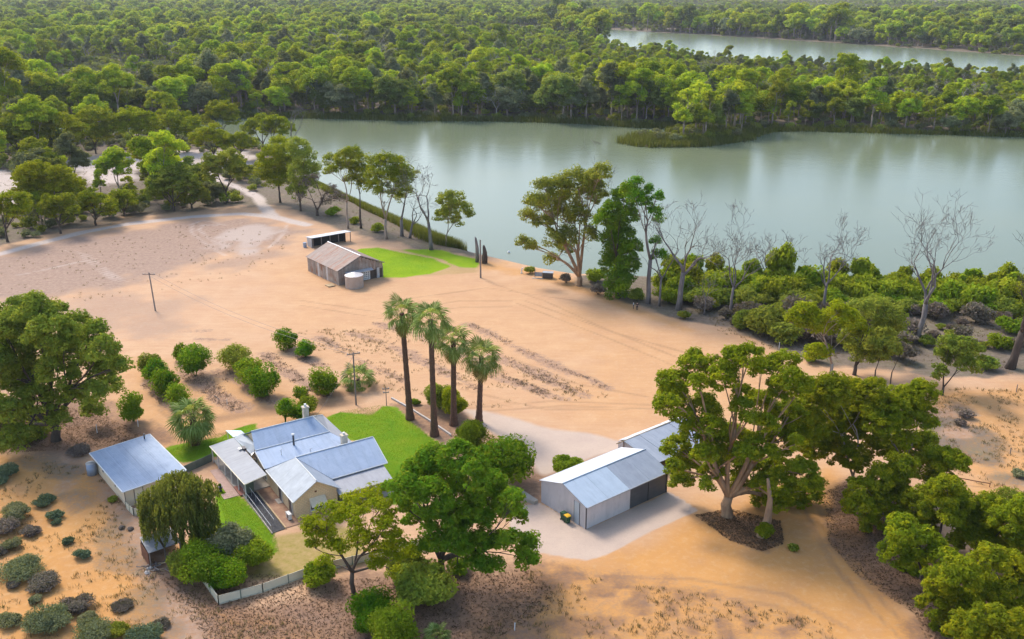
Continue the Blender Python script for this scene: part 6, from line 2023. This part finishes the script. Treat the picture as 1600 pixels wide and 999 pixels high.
xs_ = 1035.0
while xs_ < 1660:
    for row_ in range(3):
        f = (xs_ - 1000) / 600
        by = 446 + 24 * f + row_ * 11 + rngs.uniform(-4, 6)
        p = G(xs_ + rngs.uniform(-8, 8), by)
        if row_ == 0:
            put_shrub('sapling' if rngs.random() < 0.5 else 'green_shrub', p, rngs.uniform(1.5, 2.4), 'bright green sapling in the thicket along the right waterline', 'waterline thicket', rngs.uniform(0.95, 1.45))
        elif row_ == 1:
            put_shrub('green_shrub', p, rngs.uniform(1.5, 2.3), 'bright green shrub in the thicket along the right waterline', 'waterline thicket', 1.35)
        else:
            put_shrub('green_shrub' if rngs.random() < 0.55 else 'olive_shrub', p, rngs.uniform(1.2, 1.9), 'olive shrub on the dry side of the waterline thicket', 'thicket inner edge')
    xs_ += rngs.uniform(11, 17)
for (x, y, s, kd, lab) in ((1100, 487, 1.5, 'grey_shrub', 'mauve twiggy shrub between the two tallest dead trees'), (1195, 520, 2.6, 'olive_shrub', 'big olive brown shrub mass at the edge of the sand'),
                           (1165, 512, 1.7, 'olive_shrub', 'olive shrub left of the big brown mass'), (1225, 535, 1.9, 'olive_shrub', 'dark olive shrub right of the big brown mass'),
                           (1240, 500, 2.2, 'grey_shrub', 'tall mauve shrub behind the brown mass'), (1330, 495, 1.5, 'grey_shrub', 'mauve shrub behind the umbrella tree'),
                           (1310, 520, 1.7, 'olive_shrub', 'olive shrub beneath the umbrella tree'), (1460, 500, 1.6, 'grey_shrub', 'mauve shrub right of the twisted dead tree'),
                           (1525, 505, 1.9, 'grey_shrub', 'wide mauve shrub left of the massive dead trunk'), (1500, 530, 1.3, 'grey_shrub', 'small mauve shrub above the low spreading tree'),
                           (1560, 545, 1.4, 'green_shrub', 'green shrub beside the massive dead trunk'), (1540, 575, 1.2, 'olive_shrub', 'low olive shrub at the right trackside'),
                           (1410, 560, 1.5, 'grey_shrub', 'dark mauve shrub at the foot of the twisted dead tree'), (1370, 545, 1.8, 'olive_shrub', 'dark olive shrub behind the thin stemmed tree'),
                           (1270, 565, 1.1, 'green_shrub', 'tiny bright shrub under the umbrella tree'), (935, 460, 1.1, 'grey_shrub', 'brown shrub under the big river gum'),
                           (885, 442, 1.0, 'grey_shrub', 'brown tuft right of the pump box'), (828, 427, 0.8, 'olive_shrub', 'small dark shrub between standpipe and pump box'),
                           (1045, 470, 1.0, 'grey_shrub', 'brown shrub at the foot of the tallest dead tree'), (995, 468, 1.2, 'olive_shrub', 'olive shrub at the foot of the grey river gum'),
                           (1510, 470, 1.7, 'green_shrub', 'green clump above the mauve shrubs at right'), (1420, 490, 1.4, 'olive_shrub', 'olive clump left of the twisted dead tree'),
                           (1580, 520, 1.6, 'green_shrub', 'green clump at the right edge of the bank'), (930, 440, 1.5, 'green_shrub', 'green shrub between river gum and vine tree'),
                           (590, 362, 1.2, 'green_shrub', 'green shrub among the bank gums behind the wool shed'), (520, 337, 1.3, 'green_shrub', 'bright green bank shrub below the black limbed tree'),
                           (555, 350, 1.0, 'green_shrub', 'bright green bank shrub below the slender gum'), (1265, 455, 1.6, 'sapling', 'pale sapling standing above the thicket'),
                           (1350, 452, 2.2, 'sapling', 'tallest bright sapling above the thicket'), (1515, 462, 2.2, 'sapling', 'tall bright sapling near the right end of the thicket'),
                           (1455, 458, 1.8, 'sapling', 'narrow sapling right of the twisted dead tree crown')):
    put_shrub(kd, G(x, y), s, lab, 'shrubs on the near bank')
for i in range(34):
    x = rngs.uniform(1075, 1440)
    y = 478 + (x - 1050) * 0.19 + rngs.uniform(-26, 14)
    put_shrub('olive_shrub' if rngs.random() < 0.6 else 'grey_shrub', G(x, y), rngs.uniform(1.0, 1.9), 'dark olive shrub in the scrub belt at the edge of the sand', 'scrub belt by the sand')
for i in range(46):
    x = rngs.uniform(1050, 1600)
    y = 470 + (x - 1000) / 600 * 25 + rngs.uniform(0, 55)
    if y > 500 + (x - 1050) * 0.14:
        continue
    put_shrub('grey_shrub' if rngs.random() < 0.6 else 'olive_shrub', G(x, y), rngs.uniform(0.5, 1.1), 'low dry shrub scattered behind the waterline thicket', 'dry bank shrubs')


# ------------------------------------------------------------------ reeds, dry grass and fallen leaves (uncountable)
def blades(name, pts, h, w, mat, seed, label, cat, lean=0.35):
    rng = np.random.default_rng(seed)
    n = len(pts)
    hh = h * rng.uniform(0.55, 1.25, n)
    a = rng.uniform(0, 6.283, n)
    dx, dy = np.cos(a), np.sin(a)
    V = np.empty((n, 3, 3))
    V[:, 0] = np.stack([pts[:, 0] - dx * w / 2, pts[:, 1] - dy * w / 2, pts[:, 2] - 0.05], 1)
    V[:, 1] = np.stack([pts[:, 0] + dx * w / 2, pts[:, 1] + dy * w / 2, pts[:, 2] - 0.05], 1)
    V[:, 2] = np.stack([pts[:, 0] + rng.normal(0, lean, n) * hh, pts[:, 1] + rng.normal(0, lean, n) * hh, pts[:, 2] + hh], 1)
    o = link(name, np_mesh(name, V.reshape(-1, 3), np.arange(n * 3).reshape(n, 3), rng.uniform(0, 1, n)), mat)
    return tag(o, label, cat, kind='stuff')


def along(line, n, w0, w1, seed):
    rng = np.random.default_rng(seed)
    ln = np.asarray(line)
    seg = np.linalg.norm(ln[1:] - ln[:-1], axis=1)
    cum = np.concatenate([[0], np.cumsum(seg)])
    t = rng.uniform(0, cum[-1], n)
    i = np.clip(np.searchsorted(cum, t) - 1, 0, len(seg) - 1)
    f = (t - cum[i]) / seg[i]
    p = ln[i] + (ln[i + 1] - ln[i]) * f[:, None]
    d = (ln[i + 1] - ln[i]) / seg[i][:, None]
    nrm = np.stack([-d[:, 1], d[:, 0]], 1)
    off = rng.uniform(w0, w1, n) * (0.4 + 0.9 * vnoise(p[:, 0], p[:, 1], 14, 4.4))
    p = p + nrm * off[:, None]
    return np.column_stack([p, np.maximum(ground_z(p[:, 0], p[:, 1]), WATER_Z - 0.1)])


near_sh = PL([(500, 291), (560, 322), (640, 360), (700, 388), (722, 394)], WATER_Z)
near_sh2 = PL([(1030, 438), (1100, 441), (1250, 449), (1400, 456), (1600, 469), (1750, 478)], WATER_Z)
far_sh = PL([(1760, 219), (1600, 214), (1400, 209), (1250, 205), (1205, 206), (1165, 218), (1100, 229), (1010, 230), (965, 221)], WATER_Z)
far_sh2 = PL([(1060, 201), (1000, 200), (900, 193), (800, 190), (650, 189), (500, 185), (400, 184), (250, 190)], WATER_Z)
isl = PL([(975, 222), (1010, 228), (1100, 227), (1165, 216), (1110, 212), (1040, 212)], WATER_Z)
blades('bank_reeds', np.concatenate([along(near_sh, 9000, -4.5, 1.0, 1), along(near_sh[2:], 7000, -3.5, 2.0, 9)]), 2.3, 0.12, M['reed'], 1, 'dense green reeds along the bank behind the wool shed', 'reeds', 0.15)
blades('thicket_reeds', along(near_sh2, 26000, -13, 1.5, 2), 3.1, 0.15, M['reed'], 2, 'reeds filling the right waterline thicket', 'reeds', 0.2)
rp_ = np.concatenate([along(far_sh, 9000, -9.0, 2.0, 3), along(far_sh2, 15000, -9, 2.0, 4), along(isl, 4000, -5, 5, 5)])
blades('far_reeds', rp_, 2.6, 0.34, M['reed'], 3, 'belt of reeds along the far bank and island', 'reeds', 0.18)


def scatter_px(poly, n, seed):
    rng = np.random.default_rng(seed)
    pg = PL(poly)
    lo, hi = pg.min(0), pg.max(0)
    p = rng.uniform(lo, hi, (n * 3, 2))
    p = p[inside(p[:, 0], p[:, 1], pg)][:n]
    return np.column_stack([p, ground_z(p[:, 0], p[:, 1])])


tuft_regions = [([(-80, 700), (140, 735), (215, 800), (330, 900), (520, 1010), (300, 1060), (-100, 1060)], 9000, 1), ([(830, 890), (1080, 925), (1300, 975), (1330, 1040), (700, 1040)], 4200, 2),
                ([(1440, 610), (1640, 600), (1680, 800), (1500, 750)], 5500, 3), ([(1010, 480), (1600, 470), (1620, 585), (1240, 560)], 9000, 4), ([(0, 330), (300, 320), (430, 300), (420, 250), (0, 240)], 9000, 5),
                ([(400, 240), (470, 330), (640, 385), (740, 402), (640, 350), (500, 280)], 3500, 6), ([(0, 410), (300, 350), (460, 370), (420, 420), (200, 470), (0, 500)], 2200, 7), ([(460, 520), (640, 500), (960, 620), (760, 640), (560, 600)], 5200, 8)]
tp = []
for pg, n, sd in tuft_regions:
    q = scatter_px(pg, n // 5, 700 + sd)
    q = q[vnoise(q[:, 0], q[:, 1], 3.0, 8.1) > 0.42]
    rng = np.random.default_rng(sd)
    q = np.repeat(q, 7, 0)
    q[:, :2] += rng.normal(0, 0.14, (len(q), 2))
    tp.append(q)
stub = []
for pts, w in BROWN_STRIPS:
    if w < 1.5:
        continue
    q = along(PL(pts), int(70 * w), -w / 2, w / 2, 60 + len(stub))
    q = q[vnoise(q[:, 0], q[:, 1], 2.2, 3.1) > 0.38]
    q = np.repeat(q, 8, 0)
    q[:, :2] += np.random.default_rng(len(stub)).normal(0, 0.16, (len(q), 2))
    stub.append(q)
M['stubble'] = leaf_mat('stubble', [(0, (0.16, 0.11, 0.085)), (0.6, (0.28, 0.19, 0.14)), (1, (0.42, 0.30, 0.20))], 0.1)
blades('dead_stubble', np.concatenate(stub), 0.20, 0.09, M['stubble'], 12, 'rows of dead brown stubble on the sandy paddock', 'stubble', 0.7)
blades('dry_grass', np.concatenate(tp), 0.34, 0.07, M['drygrass'], 9, 'tufts of dry grass over the rough ground', 'grass', 0.45)
lp_ = []
for pg, n, sd in (([(1085, 805), (1140, 795), (1220, 815), (1225, 850), (1190, 862), (1140, 845)], 3800, 1), ([(1285, 770), (1340, 745), (1420, 790), (1560, 940), (1600, 1060), (1470, 1060), (1430, 960), (1340, 900), (1295, 850)], 9500, 2),
                  ([(240, 890), (560, 905), (830, 890), (880, 940), (700, 1040), (350, 1040)], 9000, 3), ([(0, 640), (140, 640), (250, 690), (0, 715)], 5000, 4)):
    lp_.append(scatter_px(pg, n, 800 + sd))
lp_ = np.concatenate(lp_)
rng = np.random.default_rng(44)
nr_ = rand_unit(rng, len(lp_)) * 0.6 + np.array([0, 0, 1.0])
nr_ /= np.linalg.norm(nr_, axis=1, keepdims=True)
Vl, Fl = leaves(rng, lp_ + np.array([0, 0, 0.05]), nr_, 0.26, 0.10)
tag(link('fallen_leaves', np_mesh('fallen_leaves', Vl, Fl, rng.uniform(0, 1, len(Fl))), M['litter']), 'bark and fallen leaves under the trees', 'leaf litter', kind='stuff')
# short lawn blades
gp = np.concatenate([scatter_px([(500, 664), (532, 643), (598, 633), (640, 656), (692, 700), (660, 780), (610, 790), (560, 690)], 26000, 61), scatter_px([(337, 768), (362, 768), (430, 833), (436, 862), (370, 868)], 9000, 62),
                     scatter_px([(245, 712), (300, 690), (398, 662), (408, 688), (290, 721)], 7000, 63), scatter_px([(560, 390), (592, 388), (680, 404), (702, 416), (672, 427), (600, 433)], 9000, 64)])
M['lawn_blade'] = leaf_mat('lawn_blade', [(0, (0.06, 0.17, 0.006)), (0.6, (0.11, 0.24, 0.008)), (1, (0.18, 0.28, 0.012))], 0.3)
blades('lawn_grass', gp, 0.10, 0.05, M['lawn_blade'], 10, 'short watered lawn grass', 'grass', 0.5)


# ------------------------------------------------------------------ two people by the scrub edge
def person(loc, rz, shirt, trousers, label, hgt=1.75):
    t = empty('person', loc, rz)
    tag(t, label, 'person', 'people at the edge of the river scrub')
    k = hgt / 1.75

    def skin(name, verts, edges, rads, mat, lvl=1):
        me = bpy.data.meshes.new(name)
        me.from_pydata([tuple(c * k for c in v) for v in verts], edges, [])
        o = link(name, me, mat, t)
        sm = o.modifiers.new('skin', 'SKIN')
        for i, r_ in enumerate(rads):
            me.skin_vertices[0].data[i].radius = (r_[0] * k, r_[1] * k) if hasattr(r_, '__len__') else (r_ * k, r_ * k)
        me.skin_vertices[0].data[0].use_root = True
        ss = o.modifiers.new('sub', 'SUBSURF')
        ss.levels = ss.render_levels = lvl
        return o

    V = [(0, 0, 0.95), (0, 0, 1.15), (0, 0, 1.40), (0, 0, 1.50), (0, 0.015, 1.60), (0, 0.01, 1.70),
         (0.10, 0, 0.88), (0.115, 0.02, 0.48), (0.12, -0.02, 0.09), (0.13, 0.11, 0.04), (-0.10, 0, 0.88), (-0.115, 0.02, 0.48), (-0.12, -0.02, 0.09), (-0.13, 0.11, 0.04),
         (0.19, 0, 1.40), (0.27, -0.02, 1.13), (0.22, 0.12, 0.92), (0.20, 0.17, 0.84), (-0.19, 0, 1.40), (-0.27, -0.02, 1.13), (-0.22, 0.12, 0.92), (-0.20, 0.17, 0.84)]
    E_ = [(0, 1), (1, 2), (2, 3), (3, 4), (4, 5), (0, 6), (6, 7), (7, 8), (8, 9), (0, 10), (10, 11), (11, 12), (12, 13), (2, 14), (14, 15), (15, 16), (16, 17), (2, 18), (18, 19), (19, 20), (20, 21)]
    Rd = [(0.13, 0.10), (0.12, 0.09), (0.14, 0.09), 0.055, (0.075, 0.09), (0.06, 0.075), 0.08, 0.055, 0.04, 0.04, 0.08, 0.055, 0.04, 0.04, 0.06, 0.045, 0.035, 0.04, 0.06, 0.045, 0.035, 0.04]
    skin('body', V, E_, Rd, M['skin'])
    skin('shirt', [V[0], V[1], V[2], V[14], V[15], V[18], V[19]], [(0, 1), (1, 2), (2, 3), (3, 4), (2, 5), (5, 6)], [(0.15, 0.12), (0.14, 0.11), (0.16, 0.11), 0.075, 0.06, 0.075, 0.06], shirt)
    skin('trousers', [V[0], V[6], V[7], V[8], V[10], V[11], V[12]], [(0, 1), (1, 2), (2, 3), (0, 4), (4, 5), (5, 6)], [(0.145, 0.115), 0.095, 0.07, 0.06, 0.095, 0.07, 0.06], trousers)
    hm = MB().lathe([(0.105, -0.02), (0.112, 0.05), (0.085, 0.11), (0.03, 0.135)], 12, (0, -0.005, 1.655 * k)).build('hair', M['hair'], t, True)
    return t


person(G(995.3, 485.5), R(170), M['cloth_black'], M['cloth_black'], 'person in black clothes standing at the edge of the sand')
person(G(989.5, 483.5), R(80), M['cloth_white'], M['cloth_grey'], 'person in lighter top just left of the one in black', 1.65)

# ------------------------------------------------------------------ forest
SRC = bpy.data.collections.new('forest_sources')      # kept out of the scene, only instanced
fr = np.random.default_rng(77)


def forest_variant(seed, H, Rw, nl, leaf, per, dens, rc, trunk_r, twigs, low=0.5):
    rng = np.random.default_rng(seed)
    lb = random_lobes(rng, H, Rw, nl, low)
    return tree_meshes(seed, lb, leaf=leaf, per=per, dens=dens, rc=rc, trunk_r=trunk_r, fork=H * 0.28, twigs=twigs, flat=0.9, dome=0.4, spread=0.5, side=6)


FOREST_MATS = [M['leaf_forest'], leaf_mat('leaf_forest_green', [(0, (0.075, 0.130, 0.035)), (0.5, (0.160, 0.225, 0.045)), (1, (0.28, 0.32, 0.06))], 0.45, 0.015, 0.4),
               leaf_mat('leaf_forest_grey', [(0, (0.10, 0.125, 0.07)), (0.5, (0.18, 0.21, 0.11)), (1, (0.30, 0.31, 0.17))], 0.4, 0.03, 0.35)]
NEARV = [forest_variant(1000 + i, h, rw, nl, (0.42, 0.24), 32, 2.0, 1.05, 0.24, 3, lo) for i, (h, rw, nl, lo) in enumerate(
    [(11, 4.6, 7, 0.40), (13, 3.8, 7, 0.35), (9, 5.6, 9, 0.45), (16, 3.9, 9, 0.40), (12, 5.4, 8, 0.42), (8, 3.6, 6, 0.30), (18, 4.6, 10, 0.42), (7, 4.8, 7, 0.40), (14, 4.8, 6, 0.55)])]
FARV = [forest_variant(1100 + i, h, rw, 5, (0.95, 0.65), 20, 0.62, 1.6, 0.3, 0, 0.45) for i, (h, rw) in enumerate([(11, 5.2), (14, 4.2), (9, 6.0), (14, 5.4), (7, 4.6)])]
for q_, m_ in enumerate(NEARV):
    m_[1].materials.append(FOREST_MATS[(0, 0, 1, 2, 0, 1, 0, 2, 0)[q_]])
    m_[0].materials.append(M['bark_pale'])
for q_, m_ in enumerate(FARV):
    m_[1].materials.append(FOREST_MATS[(0, 1, 0, 0, 2)[q_]])
    m_[0].materials.append(M['bark_pale'])
SHRV = []
for i in range(4):
    me = bush_mesh(1200 + i, 2.2, 2.6, (0.42, 0.26), 260, 9, 0.6, stems=False, rough=0.4)
    me.materials.append(M['leaf_grey'] if i % 2 else M['leaf_dull'])
    SHRV.append(me)


def joined(name, a, b):
    """trunk and crown of one source tree as a single mesh with two materials, for instancing"""
    va = np.empty(len(a.vertices) * 3)
    a.vertices.foreach_get('co', va)
    fa = [tuple(p.vertices) for p in a.polygons]
    vb = np.empty(len(b.vertices) * 3)
    b.vertices.foreach_get('co', vb)
    nb_ = len(b.vertices)
    fb_ = np.arange(nb_).reshape(-1, 3)
    cvb = np.empty(len(b.polygons))
    b.attributes['cv'].data.foreach_get('value', cvb)
    me = bpy.data.meshes.new(name)
    me.from_pydata(np.concatenate([vb, va]).reshape(-1, 3).tolist(), [], [tuple(f) for f in fb_.tolist()] + [tuple(i + nb_ for i in f) for f in fa])
    at = me.attributes.new('cv', 'FLOAT', 'FACE')
    at.data.foreach_set('value', np.concatenate([cvb, np.zeros(len(fa))]).astype(np.float32))
    me.materials.append(b.materials[0])
    me.materials.append(a.materials[0])
    mi = np.zeros(len(me.polygons), np.int32)
    mi[len(fb_):] = 1
    me.polygons.foreach_set('material_index', mi)
    return me


def source_collection(name, meshes):
    c = bpy.data.collections.new(name)
    for i, me in enumerate(meshes):
        o = bpy.data.objects.new('%s_%02d' % (name, i), me)
        c.objects.link(o)
    return c


_dead = dead_tree_mesh(1300, 15, 0.3, 4, 0.5, (0.5, 0), 0.35, 0.05)
_dead.materials.append(plain('bark_bleached', (0.42, 0.37, 0.33), (0.28, 0.23, 0.20), 1.2, 0.95))
C_NEAR = source_collection('tree_sources', [joined('near_tree', *m_) for m_ in NEARV] * 2 + [_dead])
C_FAR = source_collection('far_tree_sources', [joined('far_tree', *m_) for m_ in FARV])
C_SHR = source_collection('shrub_sources', SHRV)


def scatter_object(name, pts, scl, coll, label, cat, seed):
    rng = np.random.default_rng(seed)
    n = len(pts)
    me = bpy.data.meshes.new(name)
    me.vertices.add(n)
    me.vertices.foreach_set('co', np.asarray(pts, np.float32).ravel())
    a = me.attributes.new('sc', 'FLOAT', 'POINT')
    a.data.foreach_set('value', np.asarray(scl, np.float32))
    a = me.attributes.new('rz', 'FLOAT_VECTOR', 'POINT')
    rot = np.zeros((n, 3), np.float32)
    rot[:, 2] = rng.uniform(0, 6.283, n)
    a.data.foreach_set('vector', rot.ravel())
    a = me.attributes.new('pick', 'INT', 'POINT')
    a.data.foreach_set('value', rng.integers(0, 1000, n).astype(np.int32))
    o = link(name, me)
    ng = bpy.data.node_groups.new(name, 'GeometryNodeTree')
    ng.interface.new_socket('Geometry', in_out='INPUT', socket_type='NodeSocketGeometry')
    ng.interface.new_socket('Geometry', in_out='OUTPUT', socket_type='NodeSocketGeometry')
    gi = ng.nodes.new('NodeGroupInput')
    go = ng.nodes.new('NodeGroupOutput')
    ci = ng.nodes.new('GeometryNodeCollectionInfo')
    ci.inputs['Collection'].default_value = coll
    ci.inputs['Separate Children'].default_value = True
    ci.inputs['Reset Children'].default_value = True
    ip = ng.nodes.new('GeometryNodeInstanceOnPoints')
    ip.inputs['Pick Instance'].default_value = True

    def named(nm, ty):
        x = ng.nodes.new('GeometryNodeInputNamedAttribute')
        x.data_type = ty
        x.inputs['Name'].default_value = nm
        return x.outputs['Attribute']

    e2r = ng.nodes.new('FunctionNodeEulerToRotation')
    ng.links.new(named('rz', 'FLOAT_VECTOR'), e2r.inputs[0])
    ng.links.new(gi.outputs[0], ip.inputs['Points'])
    ng.links.new(ci.outputs[0], ip.inputs['Instance'])
    ng.links.new(named('pick', 'INT'), ip.inputs['Instance Index'])
    ng.links.new(e2r.outputs[0], ip.inputs['Rotation'])
    ng.links.new(named('sc', 'FLOAT'), ip.inputs['Scale'])
    ng.links.new(ip.outputs[0], go.inputs[0])
    md = o.modifiers.new('scatter', 'NODES')
    md.node_group = ng
    return tag(o, label, cat, kind='stuff')


def jitter_grid(y0, y1, s, seed, half=0.56, marg=25):
    rng = np.random.default_rng(seed)
    yy = np.arange(y0, y1, s)
    P_ = []
    for y in yy:
        w = y * half + marg
        x = np.arange(-w, w, s)
        P_.append(np.stack([x, np.full(len(x), y)], 1))
    p = np.concatenate(P_)
    return p + rng.uniform(-0.42, 0.42, p.shape) * s


p1 = np.concatenate([jitter_grid(225, 900, 7.9, 1)])
p2 = np.concatenate([jitter_grid(900, 1700, 10, 2), jitter_grid(1700, 2700, 13, 3), jitter_grid(2700, 4600, 19, 4), jitter_grid(4600, 8000, 34, 5)])


def forest_ok(p, m1, m2):
    X, Y = p[:, 0], p[:, 1]
    d1 = -sdist(X, Y, RIVER)
    d2 = -sdist(X, Y, RIVER2)
    ok = (d1 > m1) & (d2 > m2)
    beyond = np.zeros(len(p), bool)
    # far side of the near river, or the woods left of the pale track
    farside = PL([(-900, 203), (100, 197), (400, 184), (650, 189), (900, 193), (1060, 202), (965, 221), (1100, 230), (1205, 206), (1600, 214), (2600, 238), (2600, 60), (3400, -15), (-1800, -15), (-900, 100)], 0)
    fs = inside(X, Y, farside) | (Y > 600)
    leftwood = PL([(-700, 440), (-60, 400), (0, 382), (60, 372), (120, 352), (180, 338), (270, 330), (375, 318), (400, 300), (420, 265), (440, 240), (400, 226), (300, 213), (0, 213), (-700, 228)], 0)
    lw = inside(X, Y, leftwood)
    clear = np.zeros(len(p), bool)
    for pg in ([(75, 262), (100, 246), (140, 236), (230, 234), (300, 243), (420, 232), (430, 262), (330, 266), (420, 318), (400, 322), (330, 285), (270, 268), (215, 300), (130, 300)], [(-80, 262), (20, 268), (60, 290), (30, 322), (-80, 330)]):
        clear |= inside(X, Y, PL(pg))
    return ok & (fs | (lw & ~clear)), fs, lw


ok1, fs1, lw1 = forest_ok(p1, 4.0, 8)
p1, fs1 = p1[ok1], fs1[ok1]
ok2, _, _ = forest_ok(p2, 6, 14)
p2 = p2[ok2]
# patchiness: grassy hollows inside the forest, thinner and lower growth on the grey flats
scr1 = PL([(10, 165), (60, 118), (170, 96), (300, 108), (310, 135), (180, 160), (80, 178)])
den = vnoise(p1[:, 0], p1[:, 1], 42, 6.6)
den[inside(p1[:, 0], p1[:, 1], scr1)] *= 0.3
den[(~fs1) & (fr.random(len(p1)) < 0.40)] = 0.0
den[fr.random(len(p1)) < 0.06] = 0.0
low1 = den < 0.27
keep1 = ~low1
isl_m = inside(p1[:, 0], p1[:, 1], PL([(940, 235), (1210, 235), (1210, 200), (1060, 200), (940, 222)]))
keep1 &= ~(isl_m & (fr.random(len(p1)) < 0.35))
t1 = p1[keep1]
edge1 = -sdist(t1[:, 0], t1[:, 1], RIVER)
s1 = np.exp(fr.normal(0.03, 0.26, len(t1))).clip(0.55, 1.7) * (0.78 + 0.35 * vnoise(t1[:, 0], t1[:, 1], 60, 2.7))
s1 *= np.where((edge1 < 26) & (t1[:, 1] > 380), fr.uniform(1.05, 1.45, len(t1)), 1.0)
s1 *= np.where(t1[:, 1] < 330, 0.80, 1.0)
z1 = ground_z(t1[:, 0], t1[:, 1])
far_scrub = (p2[:, 1] > 1500) & (p2[:, 0] > -0.02 * p2[:, 1])
den2 = vnoise(p2[:, 0], p2[:, 1], 110, 9.9)
keep2 = ~((den2 < 0.22) | ((p2[:, 1] > 1650) & (p2[:, 0] > 0.02 * p2[:, 1]) & (den2 < 0.5)))
t2 = p2[keep2]
d22 = -sdist(t2[:, 0], t2[:, 1], RIVER2)
s2 = np.exp(fr.normal(0.1, 0.26, len(t2))).clip(0.6, 1.9) * np.where(t2[:, 1] > 2700, 1.25, 1.0) * np.where((d22 < 40) & (t2[:, 1] > 1000), 1.5, 1.0)
s2 *= np.where((t2[:, 1] > 1650) & (t2[:, 0] > 0.02 * t2[:, 1]), 0.6, 1.0)
nearside = (d22 < 190) & (t2[:, 1] < 1350) & inside(t2[:, 0], t2[:, 1], PL([(700, 44), (800, 50), (880, 57), (930, 66), (1000, 83), (1200, 100), (1400, 112), (1600, 122), (2200, 158), (2200, 190), (600, 90)]))
s2 *= np.where(nearside, 0.55, 1.0)
z2 = ground_z(t2[:, 0], t2[:, 1])

# the nearest forest trees stand as things of their own, the mass behind them is one wood
d12 = -sdist(t1[:, 0], t1[:, 1], RIVER2)
s1 *= np.where((d12 < 260) & (t1[:, 1] > 430) & (t1[:, 0] > 0), 0.5, 1.0)
infr = (np.abs(t1[:, 0]) < t1[:, 1] * 0.535) & (t1[:, 1] > 200)
score = np.where(infr, s1 / t1[:, 1], 0)
order = np.argsort(-score)
own = order[:190]
rest = np.setdiff1d(np.arange(len(t1)), own)
lab_of = {0: 'olive gum in the woods left of the pale track', 1: 'gum standing along the far river bank', 2: 'gum in the forest behind the far bank'}
grp_of = {0: 'woods left of the track', 1: 'gums on the far bank', 2: 'forest gums behind the bank'}
for j in own:
    x, y = t1[j]
    k = int(fr.integers(0, len(NEARV)))
    f = 0 if not (fs1[keep1][j]) else (1 if edge1[j] < 30 else 2)
    tt = put_tree('forest_gum', (x, y, z1[j]), NEARV[k], M['leaf_forest'], M['bark_pale'], lab_of[f], 'tree', grp_of[f], fr.uniform(0, 6.28), float(s1[j]))
scatter_object('forest', np.column_stack([t1[rest], z1[rest]]), s1[rest], C_NEAR, 'dense olive green gum forest across the river flats', 'forest', 1)
scatter_object('far_forest', np.column_stack([t2, z2]), s2, C_FAR, 'far forest running back to the horizon', 'forest', 2)
# understorey
u1 = jitter_grid(225, 900, 5.2, 8)
oku, fsu, lwu = forest_ok(u1, 3.0, 8)
u1 = u1[oku]
eu = -sdist(u1[:, 0], u1[:, 1], RIVER)
u1 = u1[(vnoise(u1[:, 0], u1[:, 1], 20, 1.9) > 0.2) | ((eu < 34) & (u1[:, 1] > 380)) | (u1[:, 1] < 380)]
scatter_object('understorey', np.column_stack([u1, ground_z(u1[:, 0], u1[:, 1])]), fr.uniform(0.45, 1.4, len(u1)), C_SHR, 'grey green understorey shrubs below the forest', 'undergrowth', 3)
u2 = jitter_grid(900, 2600, 15, 9)
oku, _, _ = forest_ok(u2, 3.0, 8)
u2 = u2[oku]
scatter_object('far_understorey', np.column_stack([u2, ground_z(u2[:, 0], u2[:, 1])]), fr.uniform(1.0, 2.2, len(u2)), C_SHR, 'low scrub under the far forest', 'undergrowth', 4)

# ------------------------------------------------------------------ air
hz = MB().box(-9600, 9600, -1800, 14600, -8.0, 135.0).mesh('haze')
hm, hnt, hout = new_mat('haze')
pv = hnt.nodes.new('ShaderNodeVolumePrincipled')
pv.inputs['Color'].default_value = (0.86, 0.90, 0.95, 1)
pv.inputs['Density'].default_value = 0.00006
pv.inputs['Anisotropy'].default_value = 0.2
hnt.links.new(pv.outputs[0], hout.inputs['Volume'])
ho = link('haze', hz, hm)
tag(ho, 'thin pale haze over the river flats', 'haze', kind='stuff')
